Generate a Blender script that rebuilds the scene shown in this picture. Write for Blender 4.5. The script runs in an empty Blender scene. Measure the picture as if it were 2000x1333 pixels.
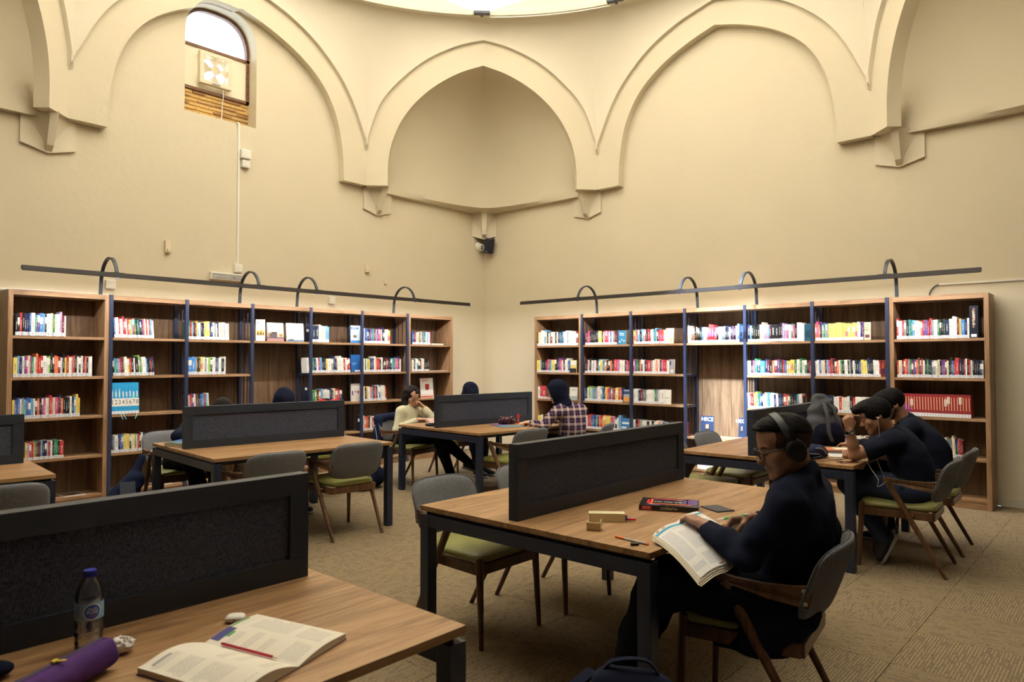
import bpy, bmesh, math, random
import numpy as np
from mathutils import Vector, Matrix
from mathutils.geometry import tessellate_polygon

S = bpy.context.scene
COL = S.collection
random.seed(7)
PI = math.pi

# ------------------------------------------------------------------ camera
cd = bpy.data.cameras.new('camera')
cam = bpy.data.objects.new('camera', cd)
COL.objects.link(cam)
cd.sensor_width = 36.0
cd.lens = 1369.38 / 2000 * 36.0
cd.clip_start = 0.05
YAW, PITCH = 0.731869, 0.0280038
_fw = Vector((math.cos(YAW) * math.cos(PITCH), math.sin(YAW) * math.cos(PITCH), math.sin(PITCH)))
_rt = Vector((math.sin(YAW), -math.cos(YAW), 0))
_up = _rt.cross(_fw)
cam.matrix_world = Matrix(((_rt.x, _up.x, -_fw.x, 0), (_rt.y, _up.y, -_fw.y, 0), (_rt.z, _up.z, -_fw.z, 1.49), (0, 0, 0, 1)))
cd.dof.use_dof = True
cd.dof.focus_distance = 4.6
cd.dof.aperture_fstop = 4.5
S.camera = cam

# ------------------------------------------------------------------ view, world, sun
S.view_settings.view_transform = 'Standard'
S.view_settings.look = 'None'
S.view_settings.gamma = 1.0
S.view_settings.use_curve_mapping = False
S.view_settings.exposure = 0.0
S.cycles.max_bounces = 10
S.cycles.diffuse_bounces = 7
S.cycles.glossy_bounces = 4
S.cycles.transparent_max_bounces = 12
S.cycles.sample_clamp_indirect = 6.0
S.cycles.caustics_reflective = False
S.cycles.caustics_refractive = False

W = bpy.data.worlds.new('sky')
S.world = W
W.use_nodes = True
_bg = W.node_tree.nodes['Background']
_bg.inputs[0].default_value = (0.80, 0.90, 1.0, 1)
_bg.inputs[1].default_value = 7.0

sl = bpy.data.lights.new('sun', 'SUN')
sl.energy = 36.0
sl.color = (0.74, 0.87, 1.0)
sl.angle = math.radians(3.0)
sun = bpy.data.objects.new('sun', sl)
COL.objects.link(sun)
SUN_DIR = Vector((0.584, 0.0, -0.812)).normalized()
sun.rotation_euler = SUN_DIR.to_track_quat('-Z', 'Y').to_euler()
sun.location = (2, 4, 12)

FLOOD_W = 150.0       # each of the dome floodlights, watts
BAR_W = 15.0          # emission strength of the shelf light strips

# ------------------------------------------------------------------ materials
def lin(c):
    return tuple(((v / 255) / 12.92 if v / 255 <= 0.04045 else ((v / 255 + 0.055) / 1.055) ** 2.4) for v in c)


class NT:
    def __init__(s, name, rough=0.6, color=None, spec=0.4, metal=0.0):
        s.m = bpy.data.materials.new(name)
        s.m.use_nodes = True
        s.t = s.m.node_tree
        s.b = s.t.nodes['Principled BSDF']
        s.b.inputs['Roughness'].default_value = rough
        s.b.inputs['Specular IOR Level'].default_value = spec
        s.b.inputs['Metallic'].default_value = metal
        if color is not None:
            s.b.inputs['Base Color'].default_value = (*color, 1)

    def n(s, typ, **kw):
        nd = s.t.nodes.new(typ)
        for k, v in kw.items():
            setattr(nd, k, v)
        return nd

    def put(s, sock, v):
        if isinstance(v, bpy.types.NodeSocket):
            s.t.links.new(v, sock)
        elif isinstance(v, (tuple, list)) and len(v) == 3 and sock.type == 'RGBA':
            sock.default_value = (*v, 1)
        else:
            sock.default_value = v

    def math(s, op, a, b=0.0, c=0.0):
        nd = s.n('ShaderNodeMath', operation=op)
        s.put(nd.inputs[0], a)
        s.put(nd.inputs[1], b)
        s.put(nd.inputs[2], c)
        return nd.outputs[0]

    def mix(s, f, a, b, mode='MIX'):
        nd = s.n('ShaderNodeMix', data_type='RGBA', blend_type=mode)
        s.put(nd.inputs[0], f)
        s.put(nd.inputs[6], a)
        s.put(nd.inputs[7], b)
        return nd.outputs[2]

    def coord(s, which='Object'):
        return s.n('ShaderNodeTexCoord').outputs[which]

    def mapping(s, vec, scale=(1, 1, 1), rot=(0, 0, 0), loc=(0, 0, 0)):
        nd = s.n('ShaderNodeMapping')
        s.put(nd.inputs[0], vec)
        nd.inputs[1].default_value = loc
        nd.inputs[2].default_value = rot
        nd.inputs[3].default_value = scale
        return nd.outputs[0]

    def noise(s, vec, scale, detail=3.0, rough=0.55, dist=0.0, out=0):
        nd = s.n('ShaderNodeTexNoise')
        s.put(nd.inputs['Vector'], vec)
        nd.inputs['Scale'].default_value = scale
        nd.inputs['Detail'].default_value = detail
        nd.inputs['Roughness'].default_value = rough
        nd.inputs['Distortion'].default_value = dist
        return nd.outputs[out]

    def ramp(s, f, stops):
        nd = s.n('ShaderNodeValToRGB')
        s.put(nd.inputs[0], f)
        e = nd.color_ramp.elements
        while len(e) < len(stops):
            e.new(0.5)
        for el, (p, c) in zip(e, stops):
            el.position = p
            el.color = (*c, 1)
        return nd.outputs[0]

    def sep(s, vec):
        nd = s.n('ShaderNodeSeparateXYZ')
        s.put(nd.inputs[0], vec)
        return nd.outputs

    def base(s, c):
        s.put(s.b.inputs['Base Color'], c)
        return s

    def bump(s, h, strength=0.2, dist=0.01):
        nd = s.n('ShaderNodeBump')
        nd.inputs['Strength'].default_value = strength
        nd.inputs['Distance'].default_value = dist
        s.put(nd.inputs['Height'], h)
        s.t.links.new(nd.outputs[0], s.b.inputs['Normal'])
        return s


M = {}


def simple(name, rgb, rough=0.6, spec=0.4, metal=0.0):
    M[name] = NT(name, rough, lin(rgb), spec, metal).m
    return M[name]


def mat_plaster(name, rgb, bscale=14.0, strength=0.12):
    t = NT(name, 0.9, spec=0.15)
    v = t.coord()
    n1 = t.noise(v, 1.3, 4)
    c = lin(rgb)
    t.base(t.mix(n1, tuple(x * 0.95 for x in c), tuple(min(1, x * 1.03) for x in c)))
    n2 = t.noise(v, bscale, 5, 0.6)
    n3 = t.noise(v, 2.2, 3, 0.5)
    t.bump(t.math('ADD', n2, t.math('MULTIPLY', n3, 2.5)), strength, 0.02)
    M[name] = t.m


def mat_wood(name, light, mid, dark, axis='X', scale=1.0, rough=0.45, world=False):
    """Wood with long grain along AXIS of the object's own coordinates."""
    t = NT(name, rough, spec=0.35)
    v = t.coord('Object')
    ri = t.n('ShaderNodeObjectInfo').outputs['Random']
    cx = t.n('ShaderNodeCombineXYZ')
    t.put(cx.inputs[0], t.math('MULTIPLY', ri, 17.0))
    t.put(cx.inputs[1], t.math('MULTIPLY', ri, 5.0))
    t.put(cx.inputs[2], t.math('MULTIPLY', ri, 9.0))
    ad = t.n('ShaderNodeVectorMath', operation='ADD')
    t.put(ad.inputs[0], v)
    t.put(ad.inputs[1], cx.outputs[0])
    v = ad.outputs[0]
    sc = {'X': (0.9, 9, 9), 'Y': (9, 0.9, 9), 'Z': (9, 9, 0.9)}[axis]
    sc = tuple(x * scale for x in sc)
    m1 = t.mapping(v, sc)
    n1 = t.noise(m1, 1.6, 5, 0.6, 1.4)
    sf = {'X': (2.0, 90, 90), 'Y': (90, 2.0, 90), 'Z': (90, 90, 2.0)}[axis]
    n2 = t.noise(t.mapping(v, sf), 1.0, 3, 0.6)
    col = t.ramp(n1, [(0.30, lin(dark)), (0.47, lin(mid)), (0.62, lin(light)), (0.8, lin(mid))])
    col = t.mix(t.math('MULTIPLY', t.math('LESS_THAN', n2, 0.42), 0.35), col, lin(dark))
    t.base(col)
    t.bump(n2, 0.05, 0.002)
    M[name] = t.m


def mat_fabric(name, a, b, scale=420.0, rough=0.95, strength=0.25):
    t = NT(name, rough, spec=0.12)
    v = t.coord()
    na = t.noise(t.mapping(v, (1, 0.22, 0.22)), scale, 2, 0.7)
    nb = t.noise(t.mapping(v, (0.22, 1, 1)), scale, 2, 0.7)
    nc = t.noise(t.mapping(v, (0.3, 0.3, 1)), scale, 2, 0.7)
    f = t.math('ADD', t.math('MULTIPLY', na, 0.5), t.math('ADD', t.math('MULTIPLY', nb, 0.25), t.math('MULTIPLY', nc, 0.25)))
    t.base(t.ramp(f, [(0.40, lin(a)), (0.60, lin(b))]))
    t.bump(f, strength, 0.002)
    M[name] = t.m


mat_plaster('wall_plaster', (211, 202, 180))
mat_plaster('dome_plaster', (216, 209, 192))
mat_plaster('console_plaster', (214, 206, 186), 20)
mat_wood('table_wood', (168, 134, 98), (148, 114, 78), (112, 82, 54), 'X')
mat_wood('table_edge_wood', (176, 134, 86), (158, 116, 72), (118, 82, 48), 'X')
mat_wood('shelf_wood_x', (158, 126, 96), (142, 110, 80), (104, 78, 54), 'X')
mat_wood('shelf_wood_y', (158, 126, 96), (142, 110, 80), (104, 78, 54), 'Y')
mat_wood('shelf_wood_z', (158, 126, 96), (142, 110, 80), (100, 74, 52), 'Z')
mat_wood('shaded_back_wood', (116, 92, 70), (98, 76, 56), (64, 48, 36), 'Z', 0.8)  # shelf wood darkened: the shade inside the bookcases is put into the colour
mat_wood('chair_wood', (104, 74, 50), (86, 60, 40), (58, 40, 28), 'Z', 1.4, 0.35)
simple('navy_metal', (30, 37, 56), 0.38, 0.5)
simple('navy_post', (40, 48, 72), 0.35, 0.5)
simple('partition_frame', (36, 43, 56), 0.5, 0.4)
mat_fabric('partition_fabric', (34, 40, 58), (84, 88, 104), 330)
mat_fabric('grey_fabric', (82, 84, 90), (128, 130, 136), 500)
simple('piping_grey', (96, 98, 104), 0.9, 0.1)
_t = NT('olive_seat', 0.42, spec=0.45)
_n = _t.noise(_t.coord(), 90, 3)
_t.base(_t.mix(_n, lin((124, 124, 66)), lin((136, 136, 78)))).bump(_n, 0.08, 0.002)
M['olive_seat'] = _t.m
simple('chrome', (200, 200, 200), 0.2, 0.5, 1.0)
simple('white_plastic', (232, 230, 224), 0.4, 0.5)
simple('ivory_plastic', (220, 208, 184), 0.5, 0.4)
simple('black_plastic', (20, 21, 25), 0.4, 0.5)
simple('bar_bronze', (28, 20, 22), 0.45, 0.5)
simple('arc_navy', (44, 52, 66), 0.4, 0.5)


def emit(name, rgb, strength):
    t = NT(name, 0.5)
    t.b.inputs['Base Color'].default_value = (*lin(rgb), 1)
    t.b.inputs['Emission Color'].default_value = (*rgb_f(rgb), 1)
    t.b.inputs['Emission Strength'].default_value = strength
    M[name] = t.m


def rgb_f(c):
    return lin(c)


def clear_mat(name, tint=(1, 1, 1), gloss=0.10, rough=0.03):
    """Thin clear sheet: lets light straight through, with a sheen that grows at grazing angles."""
    t = NT(name)
    tr = t.n('ShaderNodeBsdfTransparent')
    tr.inputs[0].default_value = (*tint, 1)
    gl = t.n('ShaderNodeBsdfGlossy')
    gl.inputs['Roughness'].default_value = rough
    lw = t.n('ShaderNodeLayerWeight')
    lw.inputs[0].default_value = 0.25
    mx = t.n('ShaderNodeMixShader')
    t.put(mx.inputs[0], t.math('ADD', gloss * .5, t.math('MULTIPLY', lw.outputs['Fresnel'], gloss * 4)))
    t.t.links.new(tr.outputs[0], mx.inputs[1])
    t.t.links.new(gl.outputs[0], mx.inputs[2])
    t.t.links.new(mx.outputs[0], t.t.nodes['Material Output'].inputs[0])
    M[name] = t.m


# ------------------------------------------------------------------ mesh helpers
class MB:
    """Collects simple solids and links them as ONE mesh object."""

    def __init__(s):
        s.v, s.f = [], []
        s.uv = None

    def add(s, vs, fs):
        b = len(s.v)
        s.v.extend([tuple(v) for v in vs])
        s.f.extend([tuple(b + i for i in f) for f in fs])
        return s

    def box(s, x0, x1, y0, y1, z0, z1, mat=None):
        vs = [(x, y, z) for z in (z0, z1) for y in (y0, y1) for x in (x0, x1)]
        if mat is not None:
            vs = [mat @ Vector(v) for v in vs]
        return s.add(vs, [(0, 2, 3, 1), (4, 5, 7, 6), (0, 1, 5, 4), (2, 6, 7, 3), (0, 4, 6, 2), (1, 3, 7, 5)])

    def cyl(s, p0, p1, r0, r1=None, n=14, caps=True, dome=0.0):
        r1 = r0 if r1 is None else r1
        p0, p1 = Vector(p0), Vector(p1)
        d = (p1 - p0).normalized()
        a = d.orthogonal().normalized()
        b = d.cross(a)
        rings = [(p0, r0), (p1, r1)]
        if dome:
            for k in (1, 2, 3):
                q = k / 3 * PI / 2
                rings.append((p1 + d * dome * math.sin(q), r1 * max(math.cos(q), 0.02)))
        vs, fs = [], []
        for p, r in rings:
            for i in range(n):
                w = 2 * PI * i / n
                vs.append(p + a * r * math.cos(w) + b * r * math.sin(w))
        for k in range(len(rings) - 1):
            for i in range(n):
                j = (i + 1) % n
                fs.append((k * n + i, k * n + j, (k + 1) * n + j, (k + 1) * n + i))
        if caps:
            fs.append(tuple(range(n))[::-1])
            fs.append(tuple((len(rings) - 1) * n + i for i in range(n)))
        return s.add(vs, fs)

    def tube(s, pts, r, n=8, closed=False, flat=None):
        pts = [Vector(p) for p in pts]
        m = len(pts)
        vs, fs = [], []
        prev = None
        for i, p in enumerate(pts):
            if closed:
                d = pts[(i + 1) % m] - pts[i - 1]
            else:
                d = pts[min(i + 1, m - 1)] - pts[max(i - 1, 0)]
            d.normalize()
            a = d.orthogonal().normalized() if prev is None else (prev - d * prev.dot(d)).normalized()
            prev = a
            b = d.cross(a)
            rr = r[i] if isinstance(r, (list, tuple)) else r
            for k in range(n):
                w = 2 * PI * k / n
                vs.append(p + a * rr * math.cos(w) + b * rr * math.sin(w) * (flat or 1))
        for i in range(m if closed else m - 1):
            for k in range(n):
                j = (k + 1) % n
                i2 = (i + 1) % m
                fs.append((i * n + k, i * n + j, i2 * n + j, i2 * n + k))
        if not closed:
            fs.append(tuple(range(n))[::-1])
            fs.append(tuple((m - 1) * n + k for k in range(n)))
        return s.add(vs, fs)

    def ribbon(s, pts, w, t, up=(0, 0, 1), side=None):
        """Flat bar along pts: width w across SIDE, thickness t."""
        pts = [Vector(p) for p in pts]
        m = len(pts)
        vs, fs = [], []
        for i, p in enumerate(pts):
            d = (pts[min(i + 1, m - 1)] - pts[max(i - 1, 0)]).normalized()
            sd = Vector(side) if side is not None else d.cross(Vector(up)).normalized()
            nn = sd.cross(d).normalized()
            for a, b in ((-1, -1), (1, -1), (1, 1), (-1, 1)):
                vs.append(p + sd * w / 2 * a + nn * t / 2 * b)
        for i in range(m - 1):
            for k in range(4):
                j = (k + 1) % 4
                fs.append((i * 4 + k, i * 4 + j, i * 4 + 4 + j, i * 4 + 4 + k))
        fs.append((3, 2, 1, 0))
        fs.append(tuple((m - 1) * 4 + k for k in range(4)))
        return s.add(vs, fs)

    def prism(s, outline, h, mat=None):
        """2-D outline (x, y) extruded to z = h; MAT places it."""
        n = len(outline)
        vs = [Vector((x, y, 0)) for x, y in outline] + [Vector((x, y, h)) for x, y in outline]
        tri = tessellate_polygon([[Vector((x, y, 0)) for x, y in outline]])
        fs = [tuple(t)[::-1] for t in tri] + [tuple(i + n for i in t) for t in tri]
        fs += [(i, (i + 1) % n, (i + 1) % n + n, i + n) for i in range(n)]
        if mat is not None:
            vs = [mat @ v for v in vs]
        return s.add(vs, fs)

    def grid(s, fn, nu, nv, flip=False):
        b = [fn(i / nu, j / nv) for j in range(nv + 1) for i in range(nu + 1)]
        fs = []
        for j in range(nv):
            for i in range(nu):
                q = (j * (nu + 1) + i, j * (nu + 1) + i + 1, (j + 1) * (nu + 1) + i + 1, (j + 1) * (nu + 1) + i)
                fs.append(q[::-1] if flip else q)
        return s.add(b, fs)

    def lathe(s, prof, n=28, at=(0, 0, 0)):
        vs, fs = [], []
        for r, z in prof:
            for i in range(n):
                w = 2 * PI * i / n
                vs.append((at[0] + r * math.cos(w), at[1] + r * math.sin(w), at[2] + z))
        for k in range(len(prof) - 1):
            for i in range(n):
                j = (i + 1) % n
                fs.append((k * n + i, k * n + j, (k + 1) * n + j, (k + 1) * n + i))
        return s.add(vs, fs)

    def pillow(s, a, b, t, n=5.0, rings=9, seg=40, fn=None, e=6.0):
        """Superellipse pad: half sizes a, b, half thickness t; fn(x, y, z) bends it."""
        vs, fs = [], []
        for sgn in (1, -1):
            base = len(vs)
            for k in range(rings + 1):
                q = math.sin(k / rings * PI / 2)
                for i in range(seg):
                    w = 2 * PI * i / seg
                    c, d = math.cos(w), math.sin(w)
                    x = a * q * math.copysign(abs(c) ** (2 / n), c)
                    y = b * q * math.copysign(abs(d) ** (2 / n), d)
                    z = sgn * t * max(0.0, 1 - q ** e) ** 0.5
                    vs.append((x, y, z))
            for k in range(rings):
                for i in range(seg):
                    j = (i + 1) % seg
                    f = (base + k * seg + i, base + (k + 1) * seg + i, base + (k + 1) * seg + j, base + k * seg + j)
                    fs.append(f if sgn > 0 else f[::-1])
        if fn:
            vs = [fn(*v) for v in vs]
        return s.add(vs, fs)

    def mesh(s, name, mat=None, smooth=None, bevel=0.0, weld=False):
        me = bpy.data.meshes.new(name)
        me.from_pydata(s.v, [], s.f)
        if weld or bevel:
            bm = bmesh.new()
            bm.from_mesh(me)
            if weld:
                bmesh.ops.remove_doubles(bm, verts=bm.verts, dist=1e-5)
            if bevel:
                bmesh.ops.bevel(bm, geom=[e for e in bm.edges if len(e.link_faces) == 2 and e.calc_face_angle(0) > 0.6], offset=bevel, segments=2, affect='EDGES', profile=0.6)
            bmesh.ops.recalc_face_normals(bm, faces=bm.faces)
            bm.to_mesh(me)
            bm.free()
        if smooth is not None:
            me.polygons.foreach_set('use_smooth', [True] * len(me.polygons))
            me.set_sharp_from_angle(angle=math.radians(smooth))
        if mat:
            me.materials.append(M[mat] if isinstance(mat, str) else mat)
        me.update()
        return me

    def obj(s, name, mat=None, parent=None, smooth=None, bevel=0.0, weld=False, label=None):
        return link(name, s.mesh(name, mat, smooth, bevel, weld), parent, label)


def link(name, data, parent=None, label=None):
    o = bpy.data.objects.new(name, data)
    COL.objects.link(o)
    if parent is not None:
        o.parent = parent
    if label:
        o['label'] = label
    return o


def tag(o, label=None, cat=None, group=None, kind=None):
    if label:
        o['label'] = label
    if cat:
        o['category'] = cat
    if group:
        o['group'] = group
    if kind:
        o['kind'] = kind
    return o


def thing(name, label, cat, loc=(0, 0, 0), rz=0.0, group=None):
    o = bpy.data.objects.new(name, None)
    o.empty_display_size = 0.1
    COL.objects.link(o)
    o.location = loc
    o.rotation_euler = (0, 0, rz)
    return tag(o, label, cat, group)


def copy_tree(o, parent=None):
    c = o.copy()
    COL.objects.link(c)
    if parent is not None:
        c.parent = parent
    for ch in list(o.children):
        copy_tree(ch, c)
    return c


def text(name, body, size, mat, parent, mw, align='CENTER', extrude=0.0, spacing=1.0, label=None, squeeze=1.0):
    cu = bpy.data.curves.new(name, 'FONT')
    cu.body = body
    cu.size = size
    cu.align_x = align
    cu.align_y = 'CENTER'
    cu.extrude = extrude
    cu.space_character = spacing
    cu.materials.append(M[mat])
    tmp = bpy.data.objects.new(name, cu)
    COL.objects.link(tmp)
    dg = bpy.context.evaluated_depsgraph_get()
    me = bpy.data.meshes.new_from_object(tmp.evaluated_get(dg))
    bpy.data.objects.remove(tmp)
    bpy.data.curves.remove(cu)
    if not me.materials:
        me.materials.append(M[mat])
    o = link(name, me, parent, label)
    o.matrix_local = mw @ Matrix.Diagonal((squeeze, 1, 1, 1))
    return o


def frame(o, x, y):
    """Matrix with origin o, local x and y axes along x and y (world directions)."""
    x = Vector(x).normalized()
    y = Vector(y)
    y = (y - x * x.dot(y)).normalized()
    z = x.cross(y)
    return Matrix(((x.x, y.x, z.x, o[0]), (x.y, y.y, z.y, o[1]), (x.z, y.z, z.z, o[2]), (0, 0, 0, 1)))


# pixel of the 2000 x 1333 photograph -> point on a plane of the room (used only to read sizes off the plan)
def ray(px, py):
    return _fw + _rt * ((px - 1000) / 1369.38) - _up * ((py - 666.5) / 1369.38)


def onplane(px, py, axis, val):
    d = ray(px, py)
    o = Vector((0, 0, 1.49))
    t = (val - o[axis]) / d[axis]
    return o + d * t
# ================================================================== the room
WX, WY = 8.73, 8.50          # corbel-side walls meeting in the far corner
NX, NY = -1.30, -1.30        # near walls, behind the lens
BP = 0.12                    # arch bands stand proud of the walls
CX0, CY0 = 4.23, 4.13        # plan centre of the dome
RING_R, RING_Z = 4.14, 6.50

# carpet: square tiles laid quarter-turned
mf = NT('carpet_tile', 1.0, spec=0.05)
_v = mf.coord('Object')
_x, _y, _z = mf.sep(_v)
_w = mf.noise(mf.mapping(_v, (30, 3, 1)), 1.0, 2)
_ph = mf.math('ADD', mf.math('MULTIPLY', _y, 2 * PI * 66), mf.math('MULTIPLY', _w, 1.2))
_st = mf.math('GREATER_THAN', mf.math('SINE', _ph), 0.45)
_dash = mf.noise(mf.mapping(_v, (9, 66, 1)), 1.0, 1)
_st = mf.math('MULTIPLY', _st, mf.math('GREATER_THAN', _dash, 0.44))
_fine = mf.noise(mf.mapping(_v, (60, 260, 60)), 1.0, 2, 0.7)
_patch = mf.noise(_v, 3.0, 2)
_c = mf.ramp(_fine, [(0.35, lin((78, 68, 58))), (0.5, lin((112, 99, 82))), (0.66, lin((138, 123, 98)))])
_c = mf.mix(mf.math('MULTIPLY', _st, 0.75), _c, lin((160, 143, 106)))
_c = mf.mix(mf.math('MULTIPLY', _patch, 0.3), _c, lin((106, 94, 86)))
mf.base(_c).bump(mf.math('ADD', _fine, _st), 0.35, 0.004)
M['carpet_tile'] = mf.m

floor = MB().box(NX, WX, NY, WY, -0.12, -0.006).obj('floor', simple('floor_screed', (90, 80, 70), 0.95))
tag(floor, kind='structure')
TILE = 0.528
_tm = MB().box(-TILE / 2 + 0.0012, TILE / 2 - 0.0012, -TILE / 2 + 0.0012, TILE / 2 - 0.0012, -0.006, 0.0).mesh('carpet_tile', 'carpet_tile', None, 0.0012)
_x0, _y0 = 3.854 - TILE * 9.5, 0.95 - TILE * 4.5
_cells = []
for i in range(0, 20):
    for j in range(0, 20):
        x, y = _x0 + i * TILE, _y0 + j * TILE
        if x - TILE / 2 < NX or x + TILE / 2 > WX + 0.1 or y - TILE / 2 < NY or y + TILE / 2 > WY + 0.1:
            continue
        a = math.atan2(y, x)
        vis = 0.05 < a < 1.5 and math.hypot(x, y) > 1.3
        _cells.append((0 if vis else 1, math.hypot(x, y), x, y, (i + j) % 2))
_cells.sort()
_rest = MB()
for k, (_, _, x, y, par) in enumerate(_cells):
    if k < 290:
        o = link('carpet_tile', _tm, floor)
        o.location = (x, y, 0)
        o.rotation_euler = (0, 0, PI / 2 * par)
    else:
        _rest.box(x - TILE / 2 + .001, x + TILE / 2 - .001, y - TILE / 2 + .001, y + TILE / 2 - .001, -0.006, 0)
tag(_rest.obj('carpet_tile_rest', 'carpet_tile', floor), kind='stuff')
# a border strip of carpet where the tiles are cut against the walls
tag(MB().box(NX, WX, WY - 0.62, WY, -0.006, -0.001).box(WX - 0.62, WX, NY, WY - 0.62, -0.006, -0.001).obj('carpet_border', 'carpet_tile', floor), kind='stuff')

# ---------------- arch geometry (curves read off each bay, half profiles about the bay's middle)
IN_W = [(1.525, 4.05), (1.515, 4.35), (1.49, 4.55), (1.44, 4.80), (1.36, 5.02), (1.22, 5.26), (1.02, 5.47), (0.72, 5.67), (0.36, 5.83), (0.0, 5.94)]
OUT_W = [(1.905, 4.05), (1.905, 4.58), (1.80, 4.86), (1.66, 5.16), (1.48, 5.44), (1.24, 5.69), (0.94, 5.92), (0.52, 6.12), (0.0, 6.26)]
IN_D = [(1.40, 4.05), (1.395, 4.38), (1.34, 4.69), (1.21, 5.00), (1.01, 5.28), (0.72, 5.54), (0.36, 5.75), (0.0, 5.875)]
OUT_D = [(1.713, 4.05), (1.713, 4.58), (1.60, 5.02), (1.45, 5.34), (1.17, 5.65), (0.82, 5.93), (0.38, 6.14), (0.0, 6.235)]


def smooth_curve(half, n, scale):
    """Full curve left to right from a half profile, resampled to n + 1 points by arc length (Catmull-Rom)."""
    h = [Vector((s * scale, z)) for s, z in half]
    pts = []
    for i in range(len(h) - 1):
        p0 = h[max(i - 1, 0)]
        p1, p2 = h[i], h[i + 1]
        p3 = h[min(i + 2, len(h) - 1)]
        for k in range(8):
            t = k / 8
            pts.append(0.5 * ((2 * p1) + (p2 - p0) * t + (2 * p0 - 5 * p1 + 4 * p2 - p3) * t * t + (3 * p1 - p0 - 3 * p2 + p3) * t ** 3))
    pts.append(h[-1])
    L = [0]
    for a, b in zip(pts, pts[1:]):
        L.append(L[-1] + (b - a).length)
    out = []
    for k in range(n // 2 + 1):
        d = L[-1] * k / (n // 2)
        i = max(j for j in range(len(L)) if L[j] <= d + 1e-9)
        i = min(i, len(pts) - 2)
        q = (d - L[i]) / max(L[i + 1] - L[i], 1e-9)
        out.append(pts[i].lerp(pts[i + 1], q))
    full = [(-p.x, p.y) for p in out] + [(p.x, p.y) for p in reversed(out[:-1])]
    return full


BX, BY = WX - BP, WY - BP
NBX, NBY = 2 * CX0 - BX, 2 * CY0 - BY
CREASE = [(2.32, BY), (6.14, BY), (BX, 6.02), (BX, 2.24), (6.14, NBY), (2.32, NBY), (NBX, 2.24), (NBX, 6.02)]
NSEG = 56


def side_pts(k):
    """Band curves of octagon side k: inner, outer (3-D) and the unit inward normal."""
    a = Vector((*CREASE[k], 0))
    b = Vector((*CREASE[(k + 1) % 8], 0))
    mid, d = (a + b) / 2, (b - a)
    half = d.length / 2
    d.normalize()
    nrm = Vector((d.y, -d.x, 0))
    if nrm.dot(Vector((CX0, CY0, 0)) - mid) < 0:
        nrm = -nrm
    wall = k % 2 == 0
    ii, oo = (IN_W, OUT_W) if wall else (IN_D, OUT_D)
    sc = half / oo[0][0]
    inn = [mid + d * s + Vector((0, 0, z)) for s, z in smooth_curve(ii, NSEG, sc)]
    out = [mid + d * s + Vector((0, 0, z)) for s, z in smooth_curve(oo, NSEG, sc)]
    return inn, out, nrm, d, mid, half


WIN = (3.575, 4.49, 4.505, 5.93)   # window recess on the tall wall: x0 x1 z0 z1 (arched head)


def win_outline(grow=0.0):
    x0, x1, z0, z1 = WIN
    cx, hw = (x0 + x1) / 2, (x1 - x0) / 2 + grow
    pts = [(x0 - grow, z0 - grow), (x1 + grow, z0 - grow)]
    zs = 5.45
    for i in range(0, 21):
        w = PI * i / 20
        pts.append((cx + hw * math.copysign(abs(math.cos(w)) ** 0.72, math.cos(w)), zs + (z1 - zs + grow) * math.sin(w) ** 0.85))
    return pts


def boolean_cut(o, cutter):
    md = o.modifiers.new('cut', 'BOOLEAN')
    md.operation = 'DIFFERENCE'
    md.solver = 'EXACT'
    md.object = cutter
    dg = bpy.context.evaluated_depsgraph_get()
    me = bpy.data.meshes.new_from_object(o.evaluated_get(dg))
    o.modifiers.clear()
    o.data = me


# ---------------- walls
def slab(name, x0, x1, y0, y1, z0, z1, mat='wall_plaster'):
    o = MB().box(x0, x1, y0, y1, z0, z1).obj(name, mat)
    return tag(o, kind='structure')


_wo = win_outline()
_hole = [Vector((x, z, 0)) for x, z in _wo]
_rect = [Vector((NX, 0, 0)), Vector((WX + .3, 0, 0)), Vector((WX + .3, 6.6, 0)), Vector((NX, 6.6, 0))]
_tri = tessellate_polygon([_rect, _hole])
_all = _rect + _hole
wl = MB()
wl.add([(p.x, WY, p.y) for p in _all], [tuple(t) for t in _tri])
wl.add([(p.x, WY + 0.55, p.y) for p in _all], [tuple(t)[::-1] for t in _tri])
nh = len(_hole)
wl.add([(p.x, WY, p.y) for p in _hole] + [(p.x, WY + 0.55, p.y) for p in _hole], [(i, (i + 1) % nh, (i + 1) % nh + nh, i + nh) for i in range(nh)])
wall_left = wl.obj('wall_left', 'wall_plaster', None, 40, weld=True)
tag(wall_left, kind='structure')
slab('wall_right', WX, WX + 0.5, NY - .5, WY + .55, 0, 6.6)
simple('fill_cut_dark', (74, 60, 48), .7)  # no panelling known here; dark colour added to cut bounce from the unseen walls
slab('wall_near_left', NX - 0.4, NX, NY - .4, WY + .55, 0, 4.1, 'fill_cut_dark')
slab('wall_near_right', NX - .4, WX + .5, NY - 0.4, NY, 0, 4.1, 'fill_cut_dark')
slab('wall_lintel_left', NX - 0.4, NBX - BP, NY - .4, WY + .55, 4.02, 6.6)
slab('wall_lintel_right', NBX - BP, WX, NY - 0.4, NBY - BP, 4.02, 6.6)

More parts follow.
